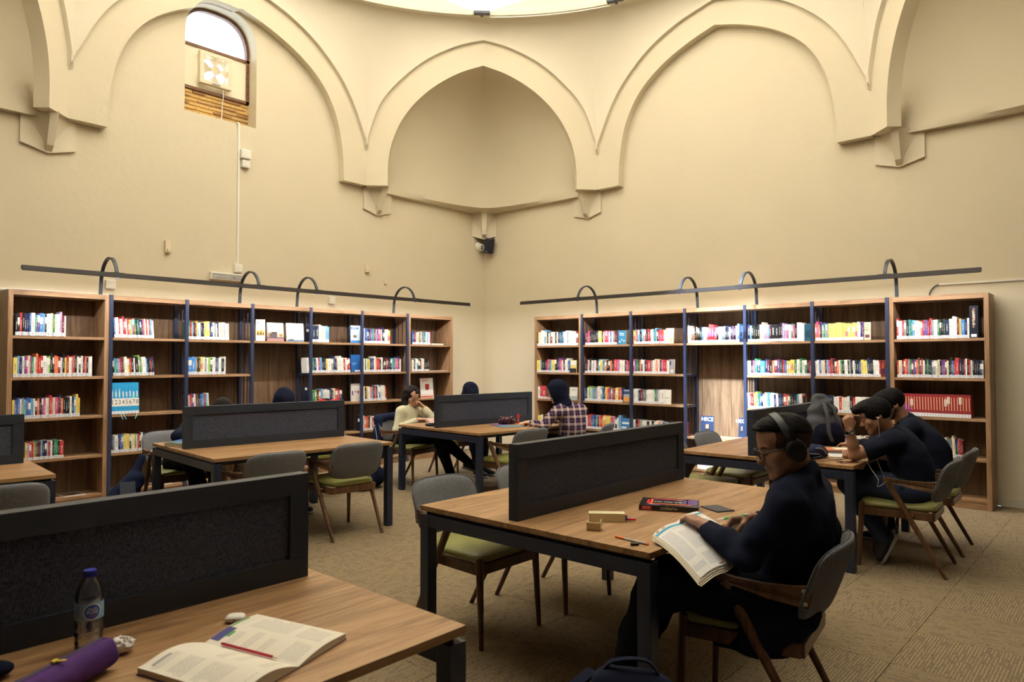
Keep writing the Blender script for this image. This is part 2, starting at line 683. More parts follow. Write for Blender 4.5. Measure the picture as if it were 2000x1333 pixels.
# ---------------- arch bands, squinch hoods, spandrels
cutm = MB().prism(_wo, 1.2, Matrix(((1, 0, 0, 0), (0, 0, -1, WY + 0.6), (0, 1, 0, 0), (0, 0, 0, 1))))
cutter = cutm.obj('cutter', None)
SP = 0.05
ring_lo = []
for k in range(8):
    inn, out, nrm, d, mid, half = side_pts(k)
    wall = k % 2 == 0
    back = -nrm * (BP + 0.04 if wall else 0.16)
    mb = MB()
    n = len(inn)
    vs = inn + out + [p + back for p in inn] + [p + back for p in out]
    fs = []
    for i in range(n - 1):
        fs.append((i, i + 1, n + i + 1, n + i))
        fs.append((2 * n + i, 3 * n + i, 3 * n + i + 1, 2 * n + i + 1))
        fs.append((i, 2 * n + i, 2 * n + i + 1, i + 1))
        fs.append((n + i, n + i + 1, 3 * n + i + 1, 3 * n + i))
    fs.append((0, n, 3 * n, 2 * n))
    fs.append((n - 1, 2 * n + n - 1, 3 * n + n - 1, n + n - 1))
    mb.add(vs, fs)
    o = mb.obj('trim_arch_band', 'wall_plaster', None, 30, weld=True)
    tag(o, kind='structure')
    if k == 0:
        boolean_cut(o, cutter)
        o.data.materials.clear()
        o.data.materials.append(M['wall_plaster'])
        o.data.polygons.foreach_set('use_smooth', [True] * len(o.data.polygons))
        o.data.set_sharp_from_angle(angle=math.radians(30))
    # spandrel shell up to the ring
    low = [p + nrm * SP for p in out]
    j0 = next(i for i in range(n) if out[i].z >= 4.575)
    low = [Vector((low[j0].x, low[j0].y, 4.575))] + low[j0:n - j0] + [Vector((low[n - 1 - j0].x, low[n - 1 - j0].y, 4.575))]
    # the shell's two ends meet the neighbours on the crease line
    for e, ck in ((0, k), (-1, (k + 1) % 8)):
        cpt = Vector((*CREASE[ck], 4.575))
        tc = (Vector((CX0, CY0, 4.575)) - cpt).normalized()
        low[e] = cpt + tc * SP * 0.35
    NT_ = 14
    rows = []
    for t in range(NT_ + 1):
        q = t / NT_ * PI / 2
        hf, vf = 1 - math.cos(q), math.sin(q)
        row = []
        for p in low:
            dv = Vector((p.x - CX0, p.y - CY0, 0)).normalized()
            R = Vector((CX0, CY0, RING_Z)) + dv * RING_R
            row.append(Vector((p.x + (R.x - p.x) * hf, p.y + (R.y - p.y) * hf, p.z + (R.z - p.z) * vf)))
        rows.append(row)
    mb = MB()
    nl = len(low)
    vs = [p for r in rows for p in r]
    fs = [(t * nl + i, t * nl + i + 1, (t + 1) * nl + i + 1, (t + 1) * nl + i) for t in range(NT_) for i in range(nl - 1)]
    # soffit strip back to the band
    sof = [p - nrm * (SP + 0.05) for p in low]
    b0 = len(vs)
    vs += sof
    fs += [(b0 + i, b0 + i + 1, i + 1, i) for i in range(nl - 1)]
    # outer skin so that no light leaks through
    off = len(vs)
    vs += [p + Vector((p.x - CX0, p.y - CY0, 0)).normalized() * 0.35 + Vector((0, 0, 0.1)) for r in rows for p in r]
    fs += [(off + t * nl + i, off + (t + 1) * nl + i, off + (t + 1) * nl + i + 1, off + t * nl + i + 1) for t in range(NT_) for i in range(nl - 1)]
    mb.add(vs, fs)
    tag(mb.obj('ceiling_spandrel', 'dome_plaster', None, 35), kind='structure')
    if not wall:
        # squinch hood: from the two walls of the corner, curving forward to the diagonal arch
        a, b = inn[0], inn[-1]
        corner = {1: (WX, WY), 3: (WX, NBY - BP), 5: (NBX - BP, NBY - BP), 7: (NBX - BP, WY)}[k]
        sg = 0.085
        cc = Vector((corner[0] + (-sg if corner[0] > CX0 else sg), corner[1] + (-sg if corner[1] > CY0 else sg), 4.05))
        pa = a + back
        pb = b + back
        # where the hood's foot leaves the band: step onto the wall line
        def to_wall(p):
            if abs(p.x - corner[0]) < abs(p.y - corner[1]):
                return Vector((cc.x, p.y, 4.05))
            return Vector((p.x, cc.y, 4.05))
        wa, wb = to_wall(a), to_wall(b)
        base = []
        L1, L2 = (cc - wa).length, (wb - cc).length
        for i in range(n):
            t = i / (n - 1) * (L1 + L2)
            p = wa.lerp(cc, t / L1) if t <= L1 else cc.lerp(wb, (t - L1) / L2)
            base.append(p)
        # round the corner fold a little
        for _ in range(34):
            base = [base[0]] + [(base[i - 1] + base[i] * 2 + base[i + 1]) / 4 for i in range(1, n - 1)] + [base[-1]]
        vs, fs = [], []
        NS = 18
        for sI in range(NS + 1):
            q = sI / NS * PI / 2
            for i in range(n):
                A = inn[i] + back
                kb = 0.30
                tt = i / (n - 1) * PI / 2
                ca, sa = max(math.cos(tt), 0) ** 0.85, max(math.sin(tt), 0) ** 0.85
                o2 = wa + wb - cc
                rnd = o2 + (wb - o2) * sa + (wa - o2) * ca
                B = base[i].lerp(rnd, kb)
                hf, vf = 1 - math.cos(q), math.sin(q)
                vs.append(Vector((B.x + (A.x - B.x) * hf, B.y + (A.y - B.y) * hf, B.z + (A.z - B.z) * vf)))
        for sI in range(NS):
            for i in range(n - 1):
                fs.append((sI * n + i, sI * n + i + 1, (sI + 1) * n + i + 1, (sI + 1) * n + i))
        # underside ledge back to the walls
        b0 = len(vs)
        cw = Vector((corner[0], corner[1], 4.01))
        for i in range(n):
            p = base[i]
            dirv = Vector((corner[0] - CX0, corner[1] - CY0, 0)).normalized()
            vs.append(Vector((p.x, p.y, 4.01)))
            vs.append(p + dirv * 0.2 + Vector((0, 0, -0.04)))
        for i in range(n - 1):
            fs.append((b0 + 2 * i, b0 + 2 * i + 2, i + 1, i))
            fs.append((b0 + 2 * i + 1, b0 + 2 * i + 3, b0 + 2 * i + 2, b0 + 2 * i))
        tag(MB().add(vs, fs).obj('ceiling_squinch', 'wall_plaster', None, 35), kind='structure')
bpy.data.objects.remove(cutter)

# ---------------- dome with its ring and one skylight
mb = MB()
ND, NA = 26, 96
prof = [(RING_R + 0.02, RING_Z - 0.02), (RING_R - 0.055, RING_Z - 0.02), (RING_R - 0.055, RING_Z + 0.045), (RING_R + 0.0, RING_Z + 0.05)]
for i in range(ND + 1):
    q = i / ND * PI / 2 * 0.985
    prof.append((RING_R * math.cos(q), RING_Z + 0.05 + 3.5 * math.sin(q)))
vs = [(CX0 + r * math.cos(2 * PI * j / NA), CY0 + r * math.sin(2 * PI * j / NA), z) for r, z in prof for j in range(NA)]
fs = []
# skylight: where a ray against the sun from the lit shelf bay leaves the dome
tgt = Vector((8.5, 3.86, 1.08))
e1 = Vector((0, 1, 0))
e2 = SUN_DIR.cross(e1).normalized()
for k in range(len(prof) - 1):
    for j in range(NA):
        f = (k * NA + j, k * NA + (j + 1) % NA, (k + 1) * NA + (j + 1) % NA, (k + 1) * NA + j)
        c = sum((Vector(vs[i]) for i in f), Vector()) / 4
        r = c - tgt
        u, v = r.dot(e1), r.dot(e2)
        if k > 4 and c.x < 5 and (u / 0.50) ** 2 + (v / 0.72) ** 2 < 1:
            continue
        fs.append(f)
fs.append(tuple((len(prof) - 1) * NA + j for j in range(NA))[::-1])
dome = mb.add(vs, fs).obj('ceiling_dome', 'dome_plaster', None, 35)
tag(dome, kind='structure')
# roof deck that closes the gap round the dome's foot
mb = MB()
sq = [(NX - .4, NY - .4), (WX + .5, NY - .4), (WX + .5, WY + .55), (NX - .4, WY + .55)]
rim = [(CX0 + (RING_R + .01) * math.cos(2 * PI * j / 64), CY0 + (RING_R + .01) * math.sin(2 * PI * j / 64)) for j in range(64)]
tri = tessellate_polygon([[Vector((x, y, 0)) for x, y in sq], [Vector((x, y, 0)) for x, y in rim]])
mb.add([(x, y, 6.62) for x, y in sq + rim], [tuple(t) for t in tri])
tag(mb.obj('ceiling_deck', 'dome_plaster'), kind='structure')

# ---------------- consoles under the arch feet
def console(c, out_dir, along, z_top, w, h, dep, tilt=0.0):
    """Wedge bracket: back plate plus a keel that tapers down to the wall. c: foot on the wall plane."""
    o_, a_ = Vector(out_dir).normalized(), Vector(along).normalized()
    P = lambda s, q, z: Vector((c[0], c[1], 0)) + a_ * s + o_ * q + Vector((0, 0, z))
    mb = MB()
    z0 = z_top - h
    t = 0.035
    # plate with a shallow V foot
    vs = [P(-w, 0, z_top), P(w, 0, z_top), P(w, 0, z0 + 0.05), P(0, 0, z0 - 0.02), P(-w, 0, z0 + 0.05)]
    vs += [v + o_ * t for v in vs]
    mb.add(vs, [(0, 1, 2, 3, 4)[::-1], (5, 6, 7, 8, 9), (0, 5, 9, 4), (4, 9, 8, 3), (3, 8, 7, 2), (2, 7, 6, 1), (1, 6, 5, 0)])
    # keel
    k = w * 0.16
    vs = [P(-k, t, z_top), P(k, t, z_top), P(k, dep, z_top), P(-k, dep, z_top), P(-k * .8, t, z0), P(k * .8, t, z0), P(k * .8, t + 0.07, z0 + 0.05), P(-k * .8, t + 0.07, z0 + 0.05)]
    mb.add(vs, [(0, 3, 2, 1), (4, 5, 6, 7), (0, 1, 5, 4), (2, 3, 7, 6), (0, 4, 7, 3), (1, 2, 6, 5)])
    # flutes: concave wings between keel and plate
    for sg in (-1, 1):
        def fn(u, v):
            r = u
            zz = z_top - v * h * (0.96 - 0.3 * u)
            q = t + (dep * 0.8 - t) * ((1 - v) ** 1.6) * (1 - r) ** 1.8
            return P(sg * (k * 0.9 + (w * 0.78 * (1 - v) ** 0.8) * r), max(q, t * 0.9), zz)
        mb.grid(fn, 8, 10, flip=(sg > 0))
    ob = mb.obj('trim_console', 'console_plaster', None, 30)
    return tag(ob, kind='structure')


console((6.42, WY), (0, -1, 0), (1, 0, 0), 4.06, 0.25, 0.38, 0.24)
console((2.17, WY), (0, -1, 0), (1, 0, 0), 4.06, 0.25, 0.38, 0.24)
console((WX, 6.27), (-1, 0, 0), (0, 1, 0), 4.06, 0.25, 0.38, 0.24)
console((WX, 1.98), (-1, 0, 0), (0, 1, 0), 4.06, 0.25, 0.38, 0.24)
console((WX - 0.12, WY - 0.12), (-1, -1, 0), (1, -1, 0), 4.03, 0.28, 0.44, 0.16)

# ---------------- skirting
tag(MB().box(7.66, WX - 0.012, WY - 0.012, WY, 0, 0.085).obj('baseboard_left', simple('skirting', (206, 200, 186), 0.6)), kind='structure')
tag(MB().box(WX - 0.012, WX, 7.03, WY, 0, 0.085).obj('baseboard_right', 'skirting'), kind='structure')
tag(MB().box(WX - 0.012, WX, NY, 1.10, 0, 0.085).obj('baseboard_far_right', 'skirting'), kind='structure')

# ---------------- the window high in the tall wall
x0, x1, z0, z1 = WIN
win = thing('window_1', None, None, (0, 0, 0))
tag(win, kind='structure')
YB = WY + 0.22
mat_wood('old_frame_wood', (120, 84, 56), (100, 66, 44), (70, 44, 30), 'X')
# frame with arched head
zf, zt = 4.86, 5.42
fr = MB()
fr.box(x0, x1, YB - .03, YB + .03, zf, zf + .035)
fr.box(x0, x1, YB - .03, YB + .03, zt - .017, zt + .017)
for xx in (x0 + .001, x1 - .041):
    fr.box(xx, xx + .04, YB - .03, YB + .03, zf, zt + .05)
arc = [(x, z) for x, z in win_outline(-0.02) if z > 5.44]
fr.ribbon([(x, YB, z) for x, z in arc], 0.06, 0.035, side=(0, 1, 0))
fr.obj('window_frame', 'old_frame_wood', win)
clear_mat('pane_glass', (.97, .98, 1), .06)
pp = [(x, z) for x, z in win_outline(-0.03) if z >= 5.44]
pp = [(x1 - .03, zt)] + pp + [(x0 + .03, zt)]
MB().prism(pp, 0.006, Matrix(((1, 0, 0, 0), (0, 0, -1, YB + .003), (0, 1, 0, 0), (0, 0, 0, 1)))).obj('window_pane', 'pane_glass', win)
# boarded lower half with a round cut-out for the fan
bt = NT('window_board', 0.6, lin((236, 230, 208)))
bt.b.inputs['Transmission Weight'].default_value = 0.0
M['window_board'] = bt.m
fcx, fcz, frr = 4.01, 5.15, 0.165
ring = [Vector((fcx + frr * math.cos(2 * PI * i / 32), fcz + frr * math.sin(2 * PI * i / 32), 0)) for i in range(32)]
rect = [Vector((x0 + .03, zf + .03, 0)), Vector((x1 - .03, zf + .03, 0)), Vector((x1 - .03, zt - .01, 0)), Vector((x0 + .03, zt - .01, 0))]
al = rect + ring
tri = tessellate_polygon([rect, ring])
MB().add([(p.x, YB - .012, p.y) for p in al], [tuple(t) for t in tri]).add([(p.x, YB + .006, p.y) for p in al], [tuple(t)[::-1] for t in tri]).obj('window_board', 'window_board', win)
# old masonry sill below the board: thin brick courses in mortar
mat_plaster('old_mortar', (206, 172, 112), 30, 0.5)
mat_plaster('old_brick', (150, 112, 78), 40, 0.6)
mat_plaster('old_brick_pale', (188, 158, 112), 40, 0.6)
MB().box(x0, x1, YB, YB + 0.3, z0 - 0.02, zf + .002).obj('window_sill_mortar', 'old_mortar', win)
rb = random.Random(3)
for r in range(7):
    zz = z0 + 0.012 + r * 0.05
    xx = x0 + 0.01 - rb.random() * 0.1
    while xx < x1:
        L = 0.15 + rb.random() * 0.12
        a, b = max(xx, x0 + .004), min(xx + L, x1 - .004)
        if b - a > 0.04:
            MB().box(a, b, YB - 0.012 - rb.random() * 0.008, YB + 0.02, zz, zz + 0.018 + rb.random() * .012).obj('brick', rb.choice(['old_brick', 'old_brick_pale', 'old_mortar', 'old_mortar']), win, None, 0.003)
        xx += L + 0.012
# ================================================================== lamps
def light_bar(side, label):
    """Long picture-light rail over a bookcase, carried by four steel hoops."""
    if side == 'left':
        a, b, off = 1.78, 7.60, Vector((0, -1, 0))
        P = lambda s, q, z: Vector((s, 8.12 - q, z))
        hoops = [2.60, 4.14, 4.92, 6.51]
        al = Vector((1, 0, 0))
    else:
        a, b, off = 1.12, 6.94, Vector((-1, 0, 0))
        P = lambda s, q, z: Vector((8.335 - q, s, z))
        hoops = [5.89, 4.30, 3.51, 1.96]
        al = Vector((0, 1, 0))
    t = thing('shelf_light_bar', label, 'light', P((a + b) / 2, 0, 2.185), 0, 'light bars over the bookcases')
    T = Matrix.Translation(-t.location)
    zb = 2.355
    # body: slim channel, open underneath; the strip sits up inside it
    mb = MB()
    prof = [(0.39, zb + .02), (0.425, zb + .024), (0.432, zb - .022), (0.427, zb - .026), (0.422, zb - .010), (0.392, zb - .006), (0.388, zb - .012), (0.384, zb - .010)]
    n = len(prof)
    vs = [P(s, q, z) for s in (a, b) for q, z in prof]
    mb.add([T @ v for v in vs], [tuple(range(n)), tuple(range(n, 2 * n))[::-1]] + [(i, i + n, (i + 1) % n + n, (i + 1) % n) for i in range(n)])
    mb.obj('rail_body', 'bar_bronze', t, None)
    mb = MB()
    q0, z0_, q1, z1_ = 0.4205, zb - .0115, 0.394, zb - .0075
    quad = [P(a + .03, q0, z0_), P(b - .03, q0, z0_), P(b - .03, q1, z1_), P(a + .03, q1, z1_)]
    mb.add([T @ v for v in quad], [(0, 1, 2, 3)])
    o = mb.obj('light_strip', 'led_strip', t)
    me = o.data
    if me.polygons[0].normal.z > 0:
        me.flip_normals()
    for h in hoops:
        pts = []
        for i in range(19):
            w = PI * 1.02 * i / 18
            # rises behind the top board, bends forward and comes down on the rail
            pts.append(P(h, 0.17 - 0.235 * math.cos(w), 2.30 + 0.255 * math.sin(w)))
        pts = [P(h, -0.075, 2.178)] + pts
        pts[-1] = P(h, 0.405, zb + .022)
        MB().ribbon([T @ p for p in pts], 0.032, 0.018, side=al).obj('hoop_arm', 'arc_navy', t, 40)
        MB().box(-.06, .06, -.016, .016, 0, .006, T @ Matrix.Translation(P(h, 0.405, zb + .022)) @ (Matrix.Identity(4) if side == 'left' else Matrix.Rotation(PI / 2, 4, 'Z'))).obj('mounting_plate', 'arc_navy', t)
    return t


emit('led_strip', (255, 251, 246), BAR_W * 12)
light_bar('left', 'long dark light bar on four hoops over the bookcase below the window')
light_bar('right', 'long dark light bar on four hoops over the bookcase with the red encyclopedia row')

# floodlights standing round the dome's ring, shining up into the dome
emit('flood_face', (255, 240, 208), 30.0)
simple('flood_body', (70, 74, 86), 0.5)
flood_mesh = None
fl_labels = {0: 'slim floodlight on the dome ring above the corner squinch, shining upwards', 12: 'slim floodlight on the dome ring above the arch of the bare wall'}
for i in range(13):
    ang = math.radians(44.6 - 27.15 * i) if i < 2 else math.radians(17.5 - 27.1 * (i - 1))
    if i >= 12:
        pass
    dirv = Vector((math.cos(ang), math.sin(ang), 0))
    pos = Vector((CX0, CY0, RING_Z + 0.02)) + dirv * (RING_R - 0.10)
    if i == 0:
        lab = 'slim floodlight on the dome ring above the corner squinch, shining upwards'
    elif i == 1:
        lab = 'slim floodlight on the dome ring nearer the bare wall, joined by a white cable'
    else:
        lab = 'slim floodlight of the dome ring, %s one along from the corner squinch' % ['', '', 'second', 'third', 'fourth', 'fifth', 'sixth', 'seventh', 'eighth', 'ninth', 'tenth', 'eleventh', 'twelfth'][i]
    t = thing('floodlight', lab, 'light', pos, ang + PI, 'floodlights round the dome ring')
    if flood_mesh is None:
        flood_mesh = (
            MB().box(-.035, .035, -.115, .115, -.05, -.012).mesh('housing', 'flood_body', None, 0.004),
            MB().box(-.05, .0, -.125, .125, -.012, .022).mesh('lamp_rim', 'white_plastic', None, 0.004),
            MB().box(-.09, -.03, -.02, .02, -.045, -.03).mesh('bracket', 'flood_body'),
        )
    for nm, me in zip(('housing', 'lamp_rim', 'bracket'), flood_mesh):
        link(nm, me, t)
    ld = bpy.data.lights.get('flood_lamp')
    if ld is None:
        ld = bpy.data.lights.new('flood_lamp', 'AREA')
        ld.shape = 'RECTANGLE'
        ld.size, ld.size_y = 0.22, 0.12
        ld.energy = FLOOD_W
        ld.color = (1.0, 1.0, 1.0)
        ld.spread = math.radians(150)
    lo = bpy.data.objects.new('lamp', ld)
    COL.objects.link(lo)
    lo.parent = t
    # shines up and a little outwards to the dome
    dloc = Vector((0.12, 0, 1)).normalized()
    lo.matrix_local = Matrix.Translation((0.0, 0, 0.03)) @ dloc.to_track_quat('-Z', 'Y').to_matrix().to_4x4()
# cable linking the two floodlights over the corner
pts = []
for i in range(15):
    a = math.radians(43 - 24.5 * i / 14)
    pts.append((CX0 + (RING_R - .045) * math.cos(a), CY0 + (RING_R - .045) * math.sin(a), RING_Z - 0.045))
tag(MB().tube(pts, 0.009, 8).obj('flood_cable', 'white_plastic', None, 60), 'white cable running along the dome ring between two floodlights', 'cable')
# ================================================================== bookcases
FY, FX = 8.12, 8.335           # front planes
BKL, BKR = 8.46, 8.685         # back panels
TOP = 2.185
SH_L = [1.735, 1.327, 0.918, 0.508, 0.103]
SH_R = [1.718, 1.311, 0.905, 0.503, 0.098]
TH = 0.028
X_L = [1.773, 2.663, 3.475, 4.27, 5.085, 5.90, 6.733, 7.638]
Y_R = [7.018, 6.125, 5.27, 4.447, 3.632, 2.827, 2.022, 1.124]


class Case:
    """Places boxes along a bookcase: s runs along the wall, q from the front plane back to the wall."""

    def __init__(s, side):
        s.side = side
        s.top = TOP if side == 'left' else 2.17
        s.shz = SH_L if side == 'left' else SH_R
        s.ed = X_L if side == 'left' else Y_R
        s.depth = BKL - FY if side == 'left' else BKR - FX
        s.ax = 'x' if side == 'left' else 'y'

    def p(s, a, q, z):
        return Vector((a, FY + q, z)) if s.side == 'left' else Vector((FX + q, a, z))

    def box(s, mb, a0, a1, q0, q1, z0, z1, off):
        if s.side == 'left':
            return mb.box(a0 - off.x, a1 - off.x, FY + q0 - off.y, FY + q1 - off.y, z0 - off.z, z1 - off.z)
        lo, hi = min(a0, a1), max(a0, a1)
        return mb.box(FX + q0 - off.x, FX + q1 - off.x, lo - off.y, hi - off.y, z0 - off.z, z1 - off.z)

    def part(s, root, name, mat, *boxes, bevel=0.0015):
        mb = MB()
        for b in boxes:
            s.box(mb, *b, root.location)
        return mb.obj(name, mat, root, None, bevel)


def end_case(c, i, label):
    a0, a1 = c.ed[i], c.ed[i + 1]
    sg = 1 if a1 > a0 else -1
    w = 0.042 * sg
    D = c.depth
    t = thing('bookcase', label, 'bookcase', c.p((a0 + a1) / 2, D / 2, 0), 0, 'closed bookcases at the ends of the two runs')
    sx, sz = 'shelf_wood_' + c.ax, 'shelf_wood_z'
    c.part(t, 'side_panel', sz, (a0, a0 + w, 0, D, 0, c.top - .001))
    c.part(t, 'side_panel', sz, (a1 - w, a1, 0, D, 0, c.top - .001))
    c.part(t, 'top_panel', sx, (a0 + w, a1 - w, 0, D, c.top - 0.052, c.top))
    c.part(t, 'back_panel', 'shaded_back_wood', (a0 + w, a1 - w, D - 0.016, D, 0.02, c.top - .052))
    for z in c.shz:
        c.part(t, 'shelf', sx, (a0 + w, a1 - w, 0.006, D - 0.016, z - TH, z))
    c.part(t, 'plinth', sx, (a0 + w, a1 - w, 0.012, 0.03, 0, c.shz[4] - TH))
    return t


def open_run(c, label, gaps):
    a0, a1 = c.ed[1], c.ed[6]
    D = c.depth
    sg = 1 if a1 > a0 else -1
    t = thing('shelving_unit', label, 'bookcase', c.p((a0 + a1) / 2, D / 2, 0), 0, 'open shelving on navy steel posts')
    pw = 0.036
    for k in range(1, 7):
        m = c.ed[k]
        lo, hi = (m, m + pw * sg) if k == 1 else ((m - pw * sg, m) if k == 6 else (m - pw / 2 * sg, m + pw / 2 * sg))
        c.part(t, 'post', 'navy_post', (lo, hi, -0.012, 0.024, 0, c.top + .004))
        c.part(t, 'post', 'navy_post', (lo, hi, D - 0.045, D - .002, 0, c.top - .04))
        mid = (lo + hi) / 2
        for qq in (0.12, 0.215):
            mb = MB().cyl(c.p(mid, qq, 0.02) - t.location, c.p(mid, qq, c.top - .05) - t.location, 0.0055, n=8)
            mb.obj('side_rod', 'navy_post', t, 40)
        for z in c.shz:
            c.part(t, 'cross_bar', 'navy_post', (mid - .012, mid + .012, 0.024, D - .045, z - TH - .004, z - 0.006))
    sx = 'shelf_wood_' + c.ax
    for k in range(1, 6):
        lo = c.ed[k] + (pw if k == 1 else pw / 2) * sg
        hi = c.ed[k + 1] - (pw if k == 5 else pw / 2) * sg
        c.part(t, 'top_board', sx, (lo, hi, 0, D, c.top - .05, c.top))
        gap = 0.055 * sg
        c.part(t, 'back_panel', 'shaded_back_wood', (lo + gap, hi - gap, D - .016, D, 0.02, c.top - .05))
        c.part(t, 'back_panel', 'shaded_back_wood', (lo, lo + gap - .006 * sg, D - .012, D, 0.02, c.top - .05))
        c.part(t, 'back_panel', 'shaded_back_wood', (hi - gap + .006 * sg, hi, D - .012, D, 0.02, c.top - .05))
        for j, z in enumerate(c.shz):
            if (k, j) in gaps:
                continue
            c.part(t, 'shelf', sx, (lo, hi, 0.006, D - .016, z - TH, z))
        c.part(t, 'plinth', sx, (lo, hi, 0.02, 0.038, 0, c.shz[4] - TH))
    return t


CL, CR = Case('left'), Case('right')
end_case(CL, 0, 'wooden bookcase at the near end of the run below the window')
open_run(CL, 'open wooden shelves on navy posts under the high window wall', {(3, 1), (3, 2)})
end_case(CL, 6, 'narrow wooden bookcase nearest the corner, beside the woman in the cream top')
end_case(CR, 0, 'narrow wooden bookcase nearest the corner, behind the plaid shirt')
open_run(CR, 'open wooden shelves on navy posts under the bare wall', {(3, 1), (3, 2)})
end_case(CR, 6, 'wooden bookcase holding the red encyclopedia row, at the end of its run')

# ================================================================== tables
def make_table(label, cx, cy, L, Wd, rot):
    t = thing('study_table', label, 'table', (cx, cy, 0), math.radians(rot), 'study tables')
    h, w = L / 2, Wd / 2
    MB().box(-h, h, -w, w, .725, .75).obj('tabletop', 'table_wood', t, None, 0.0015)
    for x in (-1, 1):
        for y in (-1, 1):
            x0, x1 = sorted((x * h, x * (h - .06)))
            y0, y1 = sorted((y * w, y * (w - .06)))
            MB().box(x0, x1, y0, y1, 0, .708).obj('leg', 'navy_metal', t, None, 0.003)
    for x in (-1, 1):
        x0, x1 = sorted((x * h, x * (h - .06)))
        MB().box(x0, x1, -w + .06, w - .06, .648, .708).obj('end_beam', 'navy_metal', t, None, 0.002)
        x0, x1 = sorted((x * (h - .09), x * (h - .02)))
        MB().box(x0, x1, -w + .03, w - .03, .708, .725).obj('spacer', 'black_plastic', t)
    for y in (-1, 1):
        y0, y1 = sorted((y * (w - .20), y * (w - .24)))
        MB().box(-h + .06, h - .06, y0, y1, .668, .708).obj('rail', 'navy_metal', t)
        MB().box(-h + .1, h - .1, y0 + .01, y1 - .01, .708, .725).obj('spacer', 'black_plastic', t)
    return t


def make_partition(label, cx, cy, L, rot, tz=0.75, top=1.103):
    t = thing('desk_partition', label, 'partition', (cx, cy, tz), math.radians(rot), 'desk partitions standing along the tables')
    h, th, H, fw = L / 2, 0.0275, top - tz, 0.07
    MB().box(-h, h, -th, th, 0, fw).obj('bottom_rail', 'partition_frame', t, None, 0.002)
    MB().box(-h, h, -th, th, H - fw, H).obj('top_rail', 'partition_frame', t, None, 0.002)
    for s in (-1, 1):
        x0, x1 = sorted((s * h, s * (h - fw)))
        MB().box(x0, x1, -th, th, fw, H - fw).obj('side_stile', 'partition_frame', t, None, 0.002)
    MB().box(-h + fw, h - fw, -th + .012, th - .012, fw, H - fw).obj('fabric_panel', 'partition_fabric', t)
    return t


TABLES = {
    'T1': (0.575, 2.0925, 1.63, 1.345, 0), 'T3': (3.2125, 2.0925, 1.675, 1.345, 0), 'T6': (6.09, 2.20, 1.66, 1.345, 0.6),
    'T4': (0.68, 6.03, 1.60, 1.40, -4.0), 'T2': (3.285, 5.845, 1.60, 1.435, -4.3), 'T5': (5.93, 5.665, 1.60, 1.40, -3.6)}
TLAB = {
    'T1': ('oak-topped study table in the near corner with the water bottle on it', 'navy desk partition behind the water bottle'),
    'T3': ('oak-topped study table where the man in headphones sits', 'navy desk partition beside the eraser-white pen box'),
    'T6': ('oak-topped study table carrying the grey backpack', 'navy desk partition with the grey backpack leaning on it'),
    'T4': ('oak-topped study table cut off beside the near bookcase', 'navy desk partition in front of the near bookcase, cut by the picture edge'),
    'T2': ('oak-topped study table with two empty chairs pulled up in front', 'navy desk partition hiding two heads under the window'),
    'T5': ('oak-topped study table in the corner between the woman in cream and the plaid shirt', 'navy desk partition standing in the corner of the room')}
for k, (cx, cy, L, Wd, r) in TABLES.items():
    make_table(TLAB[k][0], cx, cy, L, Wd, r)
    make_partition(TLAB[k][1], cx, cy + 0.07 if k in ('T2', 'T5', 'T4') else cy + .08, L - .10, r)

